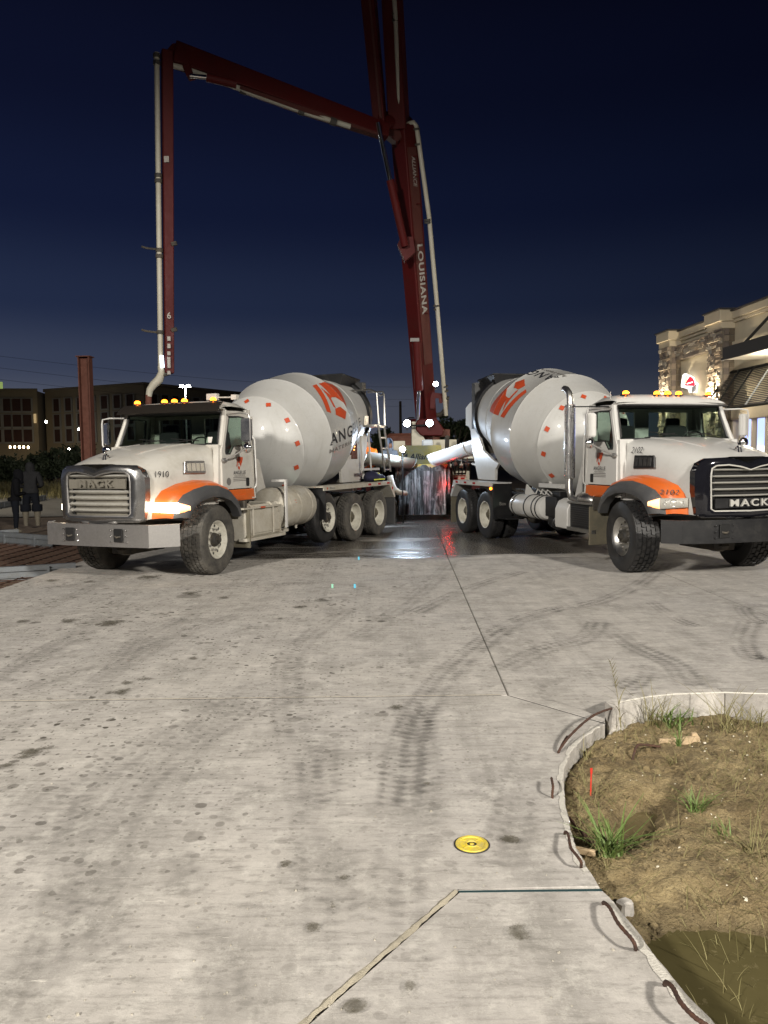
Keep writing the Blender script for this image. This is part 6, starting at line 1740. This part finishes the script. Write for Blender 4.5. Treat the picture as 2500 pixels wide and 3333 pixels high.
person('tall worker in grey hoodie seen from behind, baggy trousers over pale rubber boots', (g2.x, g2.y, -.10), rad(6), skel(1.90, .14, .02, (.02, -.01), (.24, -.02, 1.10), (.12, .22, 1.06), 1.18), E0,
       dict(list=['hoodie_grey', 'trouser_dark', 'boots', 'skin'], fn=lambda c: 2 if c.z < .42 else (1 if c.z < 1.0 else 0)), ex2)
def ex3(r_):
    b = B(); b.lathe([(0, .135), (.02, .15), (.03, .118), (.09, .105), (.14, .06), (.15, 0)], (0, .03, 1.64), (0, 0, 1), 18); b.obj('hard_hat', M['navy'], r_)
    for x in (-.09, .09):
        b = B(); b.box((x, -.135, 1.25), (.05, .012, .42)); b.obj('reflective_stripe', M['hivis_yellow'], r_, sm=0)
    hem_part(r_, .98, .20, .16, 'hivis_orange', .08)
person('worker in orange high visibility vest behind the rails of the dusty mixer', (-.42, 21.2, .585), rad(170), skel(1.72), E0,
       dict(list=['hivis_orange', 'trouser_dark', 'boots', 'skin'], fn=lambda c: 2 if c.z < .14 else (1 if c.z < .95 else (3 if c.z > 1.5 else 0))), ex3)
def ex4(r_):
    hood_part(r_, 1.60, .04, 'jacket_blue', 1.0); hem_part(r_, .92, .20, .165, 'jacket_blue')
person('worker in pale blue hooded jacket standing by the pump hopper', (.16, 22.25, .585), rad(200), skel(1.68, .12, .05), E0,
       dict(list=['jacket_blue', 'trouser_dark', 'boots', 'skin'], fn=lambda c: 2 if c.z < .14 else (1 if c.z < .92 else (3 if c.z > 1.48 and c.y > .1 else 0))), ex4)
# dark jacket with yellow stripes thrown over the deck of the dusty truck
jk = thing('work_jacket', 'dark navy work jacket with yellow stripes lying on the dusty truck deck', 'jacket', (0, 0, 0))
jk.matrix_basis = TL.matrix_basis @ Matrix.Translation((-6.55, .98, 1.23))
b = B(); random.seed(4)
b.sphere((0, 0, .10), .24, 18, 12, (1.3, .72, .62))
for v in b.bm.verts:
    v.co += Vector((1, 1, 1)) * .025 * mnoise.noise(v.co * 6); v.co.z = max(.002, v.co.z)
b.obj('bundle', M['navy'], jk, sm=60)
b = B(); b.sphere((-.28, .05, .07), .17, 14, 8, (1.2, .9, .6)); 
for v in b.bm.verts: v.co.z = max(.003, v.co.z)
b.obj('sleeve', M['navy'], jk, sm=60)
for k in range(2):
    b = B(); b.tube([(-.36 + k * .1, -.08 + .16 * q, .07 + .115 * math.sin(pi * q)) for q in [i / 8 for i in range(9)]], .022, 5); b.obj('reflective_stripe', M['hivis_yellow'], jk)
b = B(); b.tube([(-.30 + .6 * q, .19 - .0 * q, .05) for q in [i / 6 for i in range(7)]], .018, 5); b.obj('reflective_stripe', M['hivis_yellow'], jk)
# ================================================================== STEEL COLUMN
p = atY(276, 1161, 25.0); cz = p.z
col = thing('steel_column', 'tall bare rusty red steel column with cap plate, behind the dusty truck', 'column', (p.x, 25.0, -.15))
B().box((0, 0, (cz + .15) / 2), (.30, .02, cz + .12)).obj('web', M['rust_red'], col, sm=0)
for s in (-1, 1):
    B().box((s * .165, 0, (cz + .15) / 2), (.03, .32, cz + .12)).obj('flange', M['rust_red'], col, sm=0)
B().box((0, 0, cz + .145), (.46, .40, .03)).obj('cap_plate', M['rust_red'], col, sm=0)
B().box((-.22, 0, cz - 1.55), (.10, .12, .02)).obj('bracket', M['rust_red'], col, sm=0)
B().box((0, 0, .02), (.6, .6, .04)).obj('base_plate', M['rust_red'], col, sm=0)

# ================================================================== HOTEL
HOT = thing('hotel', 'dark four storey hotel with rows of curtained windows beyond the car park', 'building', (-40, 108, -.3))
HO = Vector((-40, 108, -.3))
def facade(A, Bp, ztop, cols, rows, lit=(), wall='hotel_wall', ww=1.15, thick=8.0):
    A, Bp = Vector((A[0], A[1], 0)), Vector((Bp[0], Bp[1], 0)); d = (Bp - A); L_ = d.length; d.normalize(); nrm = Vector((d.y, -d.x, 0))
    if nrm.y > 0: nrm = -nrm
    b = B(); q = [A - HO, Bp - HO, Bp - nrm * thick - HO, A - nrm * thick - HO]
    b.hexa([Vector((v.x, v.y, -.1)) for v in q] + [Vector((v.x, v.y, ztop + .3)) for v in q]); wl = b.obj('wall', M[wall], HOT, sm=0)
    b = B(); rot = Matrix((d, -nrm, Vector((0, 0, 1)))).transposed()
    b.box((A + Bp) / 2 + nrm * .08 - HO + Vector((0, 0, ztop + .1)), (L_ + .2, .3, .45), rot); b.obj('parapet', M[wall], wl, sm=0)
    for ci, t in enumerate(cols):
        for ri, (z0, z1) in enumerate(rows):
            c_ = A + d * (L_ * t) - HO; zc = (z0 + z1) / 2
            b = B(); b.box(c_ + nrm * .02 + Vector((0, 0, zc + .3)), (ww, .12, z1 - z0), rot); wn = b.obj('window', M['window_lit' if (ci, ri) in lit else 'curtain'], wl, sm=0)
            b = B(); o_ = [(-ww / 2 - .22, z0 - .22), (ww / 2 + .22, z0 - .22), (ww / 2 + .22, z1 + .12), (-ww / 2 - .22, z1 + .12)]; i_ = [(-ww / 2, z0), (ww / 2, z0), (ww / 2, z1), (-ww / 2, z1)]
            f_ = lambda u, z: c_ + nrm * .01 + d * u + Vector((0, 0, z + .3))
            b.ring([f_(*q_) for q_ in o_], [f_(*q_) for q_ in i_], nrm * .16); b.obj('frame', M['hotel_frame'], wn, sm=0)
    return wl
RW = [(4.5, 6.25), (6.65, 8.35), (8.85, 10.6)]
RW0 = [(1.0, 3.2)] + RW
hx = lambda px, Y: (px - 1250) / 2500 * Y
facade((hx(-160, 108), 108), (hx(134, 110), 110), 12.0, [.55, .637, .725, .84, .95][:0] + [.462, .555, .655, .77, .885], RW, wall='hotel_wall')
facade((hx(130, 114), 114), (hx(166, 114), 114), 11.4, [], RW, wall='hotel_dark', thick=3)
facade((hx(160, 112), 112), (hx(480, 104), 104), 12.1, [.125, .25, .375, .49, .62, .745, .87], RW)
facade((hx(480, 104), 104), (hx(800, 121), 121), 12.1, [.08, .18, .28, .38, .48, .58, .68, .78, .88], RW)
p = atY(114, 1362, 109.6) - HO; b = B(); b.box(p, (.35, .1, 1.3)); b.obj('lit_pane', M['window_lit'], HOT, sm=0)
for px, py, r_, mt in ((33, 1455, .14, 'lamp_warm'), (48, 1455, .14, 'lamp_warm'), (63, 1455, .16, 'lamp_warm'), (77, 1455, .14, 'lamp_warm'), (92, 1456, .14, 'lamp_warm'), (150, 1373, .14, 'lamp_white'), (225, 1461, .14, 'lamp_white'), (256, 1397, .12, 'lamp_white')):
    q = atY(px, py, 103.5) - HO
    b = B(); b.sphere(q, r_, 10, 8, (.8, .8, 1.3)); b.obj('wall_lamp', M[mt], HOT)
b = B(); b.box(atY(2, 1254, 106) - HO, (.4, .4, .9)); b.obj('roof_sign', M['sign_lime'] if 'sign_lime' in M else M['window_lit'], HOT, sm=0)
# two pale vehicles parked in front of the hotel
def car(px, Y, rz, lab, mat, L_=4.7):
    q = gnd(px, 1500); q = Vector(((px - 1250) / 2500 * Y, Y, -.13))
    c = thing('parked_car', lab, 'car', q, rz, 'cars parked by the hotel')
    b = B(); b.prism([(-L_ / 2, -.9, .35), (L_ / 2, -.9, .35), (L_ / 2, -.9, .85), (L_ * .28, -.9, 1.0), (L_ * .12, -.9, 1.55), (-L_ * .36, -.9, 1.6), (-L_ * .47, -.9, 1.0), (-L_ / 2, -.9, .9)], (0, 1.8, 0)); b.bevel(.06, 20, 2); b.obj('body', M[mat], c)
    for s in (-1, 1):
        b = B(); b.prism([(L_ * .24, s * .905, 1.02), (L_ * .11, s * .905, 1.46), (-L_ * .33, s * .905, 1.5), (-L_ * .43, s * .905, 1.02)], (0, s * .01, 0)); b.obj('side_window', M['car_dark'], c, sm=0)
        for x in (-L_ * .31, L_ * .32):
            o = put('wheel', WM['rrim_alloy'], c, loc=(x, s * .80, .33)); o.scale = (.62, .62, .62); o.rotation_euler = (0, 0, 0 if s > 0 else pi); put('tyre', WM['rear_tyre_clean'], o)
        b = B(); b.box((L_ / 2, s * .65, .72), (.04, .3, .14)); b.obj('headlight', M['pale_lens'], c, sm=0)
car(48, 78, rad(200), 'pale car parked in front of the hotel lamps, leftmost', 'car_white')
car(104, 76, rad(165), 'white pickup shaped car parked right of the other pale car', 'car_white', 5.2)

# double headed street lamp far behind the dusty truck
def street_lamp(px, ytop, Y, lab, heads, zb=-.13):
    q = atY(px, ytop, Y); c = thing('street_lamp', lab, 'street lamp', (q.x, Y, zb))
    hh = q.z - zb
    b = B(); b.cyl((0, 0, 0), (0, 0, hh), .10, .07, 8); b.obj('pole', M['steel_form'], c)
    for s in heads:
        b = B(); b.box((s * .27, 0, hh + .06), (.36, .3, .08)); b.bevel(.03); hd = b.obj('lamp_head', M['steel_form'], c)
        b = B(); b.box((s * .27, -.06, hh - .04), (.26, .26, .14)); b.obj('lens', M['lamp_white'], hd, sm=0)
    return c, q
c_, q_ = street_lamp(603, 1256, 62, 'lit double headed street lamp above the dusty truck cab', (-1, 1))
lamp('street_light', q_ + Vector((0, -.2, -.3)), 1600, (1, .95, .85), .2)
# utility pole behind the pump and power lines
q = atY(1303, 1306, 70); up = thing('utility_pole', 'thin wooden utility pole in the dusk behind the pump', 'utility pole', (q.x, 70, -.4))
b = B(); b.cyl((0, 0, 0), (0, 0, q.z + .4), .16, .11, 8); b.obj('pole', M['bark'], up)
b = B(); b.tube([(0, 0, q.z - 1.6), (.8, 0, q.z - 1.1)], .05, 6); b.box((1.0, 0, q.z - 1.1), (.5, .2, .1)); b.obj('lamp_arm', M['bark'], up)
for (x0, y0, x1, y1, Y, lab_) in ((-60, 1152, 520, 1200, 75, 'topmost thin power line crossing the sky above the hotel'), (-60, 1190, 480, 1240, 75, 'middle thin power line crossing the sky above the hotel'), (-60, 1228, 420, 1262, 75, 'lowest thin power line, just above the hotel roof')):
    b = B(); A, C_ = atY(x0, y0, Y), atY(x1 + 900, y1 + 60, Y + 40)
    b.tube([A + (C_ - A) * (i / 10) - Vector((0, 0, 1.0 * math.sin(pi * i / 10))) for i in range(11)], .013, 4); b.obj('power_line', M['black'], None, label=lab_, cat='power line', group='power lines above the hotel')

# ================================================================== TREES AND SCRUB
def tree(px, ytop, Y, spread, lab, seed):
    random.seed(seed); q = atY(px, ytop, Y); hh = q.z + .4
    t = thing('tree', lab, 'tree', (q.x, Y, -.42))
    b = B(); b.tube([(0, 0, 0), (.1, 0, hh * .3), (0, .1, hh * .55)], [.28, .2, .1], 8)
    for k in range(7):
        a = random.uniform(0, 6.3); z = hh * random.uniform(.25, .5); b.tube([(0, 0, z), (math.cos(a) * spread * .5, math.sin(a) * spread * .5, z + hh * .22), (math.cos(a) * spread * .8, math.sin(a) * spread * .8, z + hh * .36)], [.09, .06, .03], 5)
    b.obj('trunk', M['bark'], t)
    b = B(); cl = [(random.gauss(0, spread * .42), random.gauss(0, spread * .42), hh * random.uniform(.38, .9), random.uniform(.5, 1.0) * spread * .42) for k in range(26)]
    for k in range(2600):
        cx_, cy_, cz_, cr_ = random.choice(cl)
        v = Vector((random.gauss(0, 1), random.gauss(0, 1), random.gauss(0, .8))); v = v.normalized() * cr_ * random.uniform(.5, 1.05)
        p = Vector((cx_, cy_, min(cz_ , hh) )) + v
        if p.z < hh * .2: continue
        s_ = random.uniform(.10, .22); u = Vector((random.gauss(0, 1), random.gauss(0, 1), random.gauss(0, 1))).normalized(); w_ = u.orthogonal().normalized()
        b.bm.faces.new([b.bm.verts.new(p + u * s_), b.bm.verts.new(p + w_ * s_ * .5), b.bm.verts.new(p - u * s_), b.bm.verts.new(p - w_ * s_ * .5)])
    b.obj('crown', M['leaf_dark'], t, sm=0, fix=False)
tree(1482, 1338, 58, 1.8, 'dark bushy tree behind the pump, right of the boom', 41)
tree(1520, 1352, 62, 1.7, 'dark tree just left of the clean mixer drum', 42)
tree(1430, 1366, 66, 1.6, 'dark tree half hidden behind the boom foot', 43)
tree(1275, 1385, 66, 1.5, 'dark tree beside the utility pole', 44)
tree(1238, 1400, 60, 1.4, 'dark low tree behind the ladder of the dusty mixer', 45)
tree(240, 1455, 72, 3.0, 'dark round bush in front of the hotel beside the column', 46)
tree(140, 1480, 70, 2.2, 'low dark bush in front of the hotel cars', 47)
tree(20, 1490, 66, 2.4, 'low dark bush at the left edge', 48)
random.seed(50); b = B()
for k in range(2600):
    Y = random.uniform(40, 60); X = hx(random.uniform(-120, 260), Y)
    blade(b, (X, Y, -.13), random.uniform(0, 6.3), random.uniform(.2, .85) * (1 if Y > 44 else .6), .02, random.uniform(0, .5), random.uniform(0, .6), 2)
b.obj('dry_grass', M['grass_dry'], kind='stuff', label='tall dry grass along the far side of the car park', cat='grass', sm=60, fix=False)
# white parking stripes on the far lot
for k in range(3):
    b = B(); A = gnd(140 + 22 * k, 1556 - k * 4, -.124); b.box(A, (.12, 2.6, .002), Matrix.Rotation(rad(-60), 3, 'Z')); b.obj('parking_stripe', M['letter_white'], bpy.data.objects['car_park'], sm=0)

# ================================================================== RESTAURANT ON THE RIGHT
RP = atY(2150, 1105, 36.0)                       # far top corner
RD = Vector((-.054, 1, 0)).normalized()            # along the wall, away from the camera
RN = Vector((-RD.y, RD.x, 0)); RN = RN if RN.x < 0 else -RN
RES = thing('restaurant', 'tan restaurant with stone pilasters, dark louvred awning and lit windows', 'building', (RP.x, RP.y, 0))
RO = Vector((RP.x, RP.y, 0))
TOPZ = RP.z
def onwall(px, py, off=0.0):
    r = ray(px, py); o = RO + RN * off
    t = (o - Vector((0, 0, H))).dot(RN) / r.dot(RN)
    q = Vector((0, 0, H)) + r * t
    return (q - RO).dot(RD), q.z           # u (negative = towards the camera), z
def W3(u, off, z): return RD * u + RN * off + Vector((0, 0, z))
def wbox(nm, u0, u1, o0, o1, z0, z1, mat, par=None, bev=0.0):
    b = B(); b.hexa([W3(u0, o0, z0), W3(u1, o0, z0), W3(u1, o1, z0), W3(u0, o1, z0), W3(u0, o0, z1), W3(u1, o0, z1), W3(u1, o1, z1), W3(u0, o1, z1)])
    if bev: b.bevel(bev)
    return b.obj(nm, M[mat], par or RES, sm=0)
UN = -16.0
PD = .45
uL0 = onwall(2150, 1270, PD)[0]; uL1 = onwall(2181, 1270, PD)[0]; uR0 = onwall(2308, 1200, PD)[0]; uR1 = onwall(2350, 1200, PD)[0]
wu0 = onwall(2388, 1420)[0]
zc = TOPZ
# main wall: with window opening strip
zs, zt = 0.75, onwall(2440, 1362)[1]
rwall = wbox('wall', UN, uL0, -.35, -.02, zt, zc - .3, 'stucco')
wbox('wall', wu0, uL0, -.35, -.02, 0, zt, 'stucco', rwall); wbox('wall', UN, wu0, -.35, -.02, 0, zs, 'stucco', rwall)
wbox('end_wall', uL0 - .02, uL0 + .0, -14, -.02, 0, zc - .3, 'stucco', rwall)
wbox('roof', UN, uL0, -14, -.3, zc - .55, zc - .45, 'hotel_dark', rwall)
# recess panel, cornices
zst = onwall(2300, 1140, .1)[1]
for (a, c, o, z0, z1) in ((UN, uL0 + .05, .08, zc - .42, zc - .30), (UN, uL0 + .06, .18, zc - .30, zc - .02), (uR1 - .06, uR0 + .06, .53, zc - .62, zc - .36), (uR1 - .14, uR0 + .14, .62, zc - .36, zc + .06), (uL1 - .06, uL0 + .06, .53, zc - .62, zc - .36), (uL1 - .14, uL0 + .14, .62, zc - .36, zc + .04), (UN, uR1, .10, zc - 1.25, zc - 1.12)):
    wbox('cornice', a, c, -.02, o, z0, z1, 'stucco_trim', None, .02)
wbox('coping', UN, uL0 + .1, -.4, .25, zc - .02, zc + .03, 'hotel_dark'); wbox('coping', uR1 - .2, uR0 + .2, -.4, .68, zc + .06, zc + .11, 'hotel_dark'); wbox('coping', uL1 - .2, uL0 + .2, -.4, .68, zc + .04, zc + .09, 'hotel_dark')
# stone veneer: every stone its own block
SM = []
random.seed(77)
for k in range(15):
    b = B(); b.box((0, 0, 0), (1, 1, 1), None, random.uniform(.85, 1.0))
    for v in b.bm.verts: v.co += Vector((random.uniform(-.09, .09), random.uniform(-.16, .16), random.uniform(-.10, .10)))
    b.bevel(.06); SM.append(mesh_of(b, 'stone', M['stone%d' % (k % 5)]))
rotW = Matrix((RD, RN, Vector((0, 0, 1)))).transposed().to_euler()
nst = [0]
def stones(u0, u1, off, z0, z1, par, ch=.135, wl=.34, dep=.10):
    z = z0
    while z < z1 - .03:
        h_ = min(random.uniform(.65, 1.35) * ch, z1 - z); u = u0
        while u < u1 - .03:
            w_ = min(random.uniform(.55, 1.5) * wl, u1 - u)
            if u1 - u - w_ < .10: w_ = u1 - u
            d_ = dep * random.uniform(.7, 1.5)
            o = put('stone', random.choice(SM), par, loc=W3(u + w_ / 2, off + d_ / 2 - .02, z + h_ / 2), rot=rotW); o.scale = (w_ * .97, d_, h_ * .95); nst[0] += 1
            u += w_
        z += h_
def pilaster(u0, u1, nm):
    b = B(); b.hexa([W3(u1, -.02, 0), W3(u0, -.02, 0), W3(u0, PD, 0), W3(u1, PD, 0), W3(u1, -.02, zc - .6), W3(u0, -.02, zc - .6), W3(u0, PD, zc - .6), W3(u1, PD, zc - .6)])
    p = b.obj(nm, M['stone_mortar'], RES, sm=0)
    lo, hi = min(u0, u1), max(u0, u1)
    stones(lo, hi, PD, 1.6, zc - .62, p)
    # darker cut blocks on the side towards the camera
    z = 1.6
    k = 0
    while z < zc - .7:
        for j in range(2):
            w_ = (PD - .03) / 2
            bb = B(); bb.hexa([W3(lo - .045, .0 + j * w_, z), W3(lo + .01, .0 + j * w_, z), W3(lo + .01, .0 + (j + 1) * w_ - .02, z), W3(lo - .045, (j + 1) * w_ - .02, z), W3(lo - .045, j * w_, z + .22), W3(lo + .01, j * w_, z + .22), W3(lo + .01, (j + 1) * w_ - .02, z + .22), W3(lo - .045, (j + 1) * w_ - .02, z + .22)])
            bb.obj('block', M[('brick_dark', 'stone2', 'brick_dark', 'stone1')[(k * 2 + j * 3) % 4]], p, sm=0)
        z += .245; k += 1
    return p
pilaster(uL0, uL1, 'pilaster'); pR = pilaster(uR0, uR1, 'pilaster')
zh0 = onwall(2250, 1160, .2)[1]
hp = wbox('header_panel', max(uR0, uR1), min(uL0, uL1), -.02, .18, zh0, zc - .6, 'stone_mortar')
stones(max(uR0, uR1), min(uL0, uL1), .18, zh0, zc - .62, hp, .14, .46)
print('stones', nst[0])
# lit shop sign
sg = thing('shop_sign', 'lit white red and yellow shop sign on the restaurant wall', 'sign', RO)
s0 = onwall(2246, 1247, .2)
def sgp(px, py, off): u, z = onwall(px, py, off); return W3(u, off, z)
def spoly(nm, pts, off, th, mat):
    q = [sgp(2180 + .18083 * u, 1180 + .18083 * v, off) for u, v in pts]
    b = B(); b.prism(q, RN * th); return b.obj(nm, M[mat], sg, sm=0)
spoly('backing', [(265, 300), (280, 225), (310, 195), (345, 225), (370, 220), (440, 265), (470, 345), (515, 375), (490, 545), (400, 545), (380, 480), (250, 440)], .10, .12, 'sign_white')
spoly('red_panel', [(370, 250), (425, 290), (455, 385), (440, 420), (275, 415), (310, 330)], .225, .02, 'sign_red_lit')
spoly('yellow_leaf', [(275, 320), (290, 245), (310, 225), (335, 250), (310, 315), (285, 370)], .225, .02, 'sign_yellow_lit')
for k in range(4): spoly('letter', [(312 + k * 27, 372 - k * 9), (332 + k * 27, 366 - k * 9), (336 + k * 27, 388 - k * 9), (316 + k * 27, 395 - k * 9)], .248, .015, 'sign_white')
for k in range(3): spoly('letter', [(408 + k * 26, 440 - k * 20), (422 + k * 26, 436 - k * 20), (418 + k * 26, 540 - k * 14), (404 + k * 26, 545 - k * 14)], .225, .02, 'letter_black')
# canopy above the awning
cu = onwall(2352, 1160, 1.6)[0]; cz0 = onwall(2352, 1172, 1.6)[1]
cz1 = cz0 + .42
can = wbox('canopy', UN, cu, -.02, 1.6, cz0 + .06, cz1, 'canopy')
wbox('canopy_soffit', UN, cu - .08, .0, 1.5, cz0 + .0, cz0 + .058, 'canopy_soffit', can)
wbox('fascia_trim', UN, cu, 1.6, 1.66, cz0 - .02, cz0 + .05, 'canopy', can)
for du in (-2.2, -5.0):
    b = B(); b.tube([W3(cu + du + 1.0, 1.45, cz1), W3(cu + du, .05, cz1 + 1.9)], .05, 8); b.obj('tie_rod', M['canopy'], can)
# louvred awning: frame and slats
az1 = onwall(2372, 1214, .1)[1]; az0 = onwall(2312, 1338, 1.0)[1]; au = onwall(2372, 1214, .1)[0]
aw = thing('awning', 'dark grey louvred metal awning over the restaurant windows', 'awning', RO)
def awp(u, t): return W3(u, .10 + .95 * t, az1 + (az0 - az1) * t)
NS = 22
for k in range(NS):
    t = (k + .5) / NS; q0, q1 = awp(UN, t), awp(au, t)
    b = B(); dz = (az1 - az0) / NS
    b.hexa([q0 + Vector((0, 0, -dz * .45)), q1 + Vector((0, 0, -dz * .45)), q1 + RN * .055 + Vector((0, 0, -dz * .25)), q0 + RN * .055 + Vector((0, 0, -dz * .25)), q0 + Vector((0, 0, -dz * .30)), q1 + Vector((0, 0, -dz * .30)), q1 + RN * .055 + Vector((0, 0, -dz * .05)), q0 + RN * .055 + Vector((0, 0, -dz * .05))]); b.obj('slat', M['awning'], aw, sm=0)
for u in [au, au - .9, au - 1.9, au - 3.1, au - 4.3, au - 5.5]:
    b = B(); b.tube([awp(u, 0) + RN * .06, awp(u, 1) + RN * .06], .035, 4); b.obj('frame_bar', M['awning'] if u != au - 3.1 else M['steel_form'], aw, sm=0)
b = B(); b.tube([awp(UN, 1) + RN * .05, awp(au, 1) + RN * .05], .05, 4); b.tube([awp(UN, 0) + RN * .03, awp(au, 0) + RN * .03], .05, 4); b.obj('frame_rail', M['awning'], aw, sm=0)
# shop windows; the interior walls and display case glow in place of room light
wbox('window_head', UN, wu0, -.05, .12, zt, zt + .5, 'stucco_trim', rwall)
wu = [wu0, onwall(2412, 1420)[0], onwall(2452, 1420)[0], onwall(2497, 1420)[0], onwall(2497, 1420)[0] - 1.6, onwall(2497, 1420)[0] - 3.2]
for i in range(len(wu) - 1):
    wbox('mullion', wu[i] - .05, wu[i] + .05, -.12, .06, zs, zt, 'stucco_trim', rwall)
    bb = B(); bb.grid([[W3(wu[i + 1] + .05, -.05, z_), W3(wu[i] - .05, -.05, z_)] for z_ in (zs, zt)]); bb.obj('window_pane', M['shop_glass'], rwall, fix=False, sm=0)
wbox('interior_wall', UN, wu0 + 1.5, -5.0, -4.9, 1.9, zt + 1.2, 'shop_blue_glow', rwall); wbox('interior_wall', UN, wu0 + 1.5, -5.0, -4.9, 0, 1.9, 'shop_orange_glow', rwall)
wbox('interior_side', wu0 + 1.4, wu0 + 1.5, -5, -.4, 0, zt + 1.2, 'shop_blue_glow', rwall)
wbox('floor', UN, wu0 + 1.5, -5, -.35, 0, .02, 'canopy_soffit', rwall)
u_, z_ = onwall(2430, 1432, -1.6)
for k in range(3): wbox('ceiling_lamp', u_ - 2 - 2 * k, u_ + .0 - 2 * k, -3, -2.6, zt + .6, zt + .7, 'shop_light', rwall)
wbox('display_case', u_ - 1.0, u_ + .7, -1.9, -1.5, .02, z_ - .25, 'shop_light', rwall)
b = B(); ws = wbox('wine_sign', u_ - .45, u_ + .45, -1.49, -1.46, z_ - .22, z_ + .3, 'shop_light', rwall)
geo_obj('lettering', TX['wine'], lambda v: W3(u_ - v.x, -1.45, z_ + v.y), M['letter_grey'], ws)
b.bm.free()
# wall lamps washing the pilasters
def sconce(uc, zl, W_):
    q = W3(uc, PD + .16, zl)
    b = B(); b.box(q, (.16, .16, .30)); b.bevel(.02); o = b.obj('wall_lamp', M['canopy'], RES, sm=0)
    b = B(); b.lathe([(0, 0), (0, .06)], q + Vector((0, 0, .155)), (0, 0, 1), 12); b.obj('lens', M['lamp_warm'], o, fix=False)
    lamp('wall_light', RO + q + Vector((0, 0, .3)) + RN * .16, W_, (1, .84, .60), .06)
sconce((uR0 + uR1) / 2, onwall(2325, 1320, PD)[1], 400)
sconce((uL0 + uL1) / 2, onwall(2165, 1330, PD)[1], 300)
lamp('wall_fill_light', RO + W3(cu - 2.2, .9, cz0 - .25), 330, (1, .88, .68), .15)  # added lights without fixtures under the canopy, to brighten the restaurant wall
lamp('wall_fill_light', RO + W3(cu - 5.5, .9, cz0 - .25), 330, (1, .88, .68), .15)

# ================================================================== CAR-PARK FLOODLIGHTS BEHIND THE CAMERA
# the pair behind the camera lights the yard: their mirror images show in the truck windscreens
def lot_lamp(x, y, h_, aim, W_, lab, col=(1, .945, .855), ang=52):
    c = thing('floodlight_pole', lab, 'floodlight', (x, y, 0), 0, 'floodlight poles of the car park')
    b = B(); b.cyl((0, 0, 0), (0, 0, h_), .11, .07, 12); b.box((0, 0, .2), (.4, .4, .4)); b.obj('pole', M['steel_form'], c)
    d = (Vector(aim) - Vector((x, y, h_))).normalized()
    rot = d.to_track_quat('-Z', 'Y').to_matrix()
    b = B(); b.box(d * .1 + Vector((0, 0, h_)), (.7, .5, .16), rot); b.bevel(.03); hd = b.obj('lamp_head', M['steel_form'], c)
    b = B(); b.box(d * .19 + Vector((0, 0, h_)), (.6, .4, .01), rot); b.obj('lens', M['lamp_white'], hd, sm=0)
    lamp('yard_light', Vector((x, y, h_)) + d * .30, W_, col, .9, 'SPOT', aim, ang, .55)
lot_lamp(-13, -14, 12.5, (-2.5, 11, .5), 5200 * YARD, 'floodlight pole of the car park, left of the photographer')
lot_lamp(14, -13, 12.5, (.5, 10, .5), 5200 * YARD, 'floodlight pole of the car park, right of the photographer')
lot_lamp(-27, 30, 9.5, (-15, 37, 0), 9000, 'added floodlight pole, out of view on the left, to brighten the car park', (1, .90, .74), 80)  # added unseen lamp, brightens the dark car park behind the workers
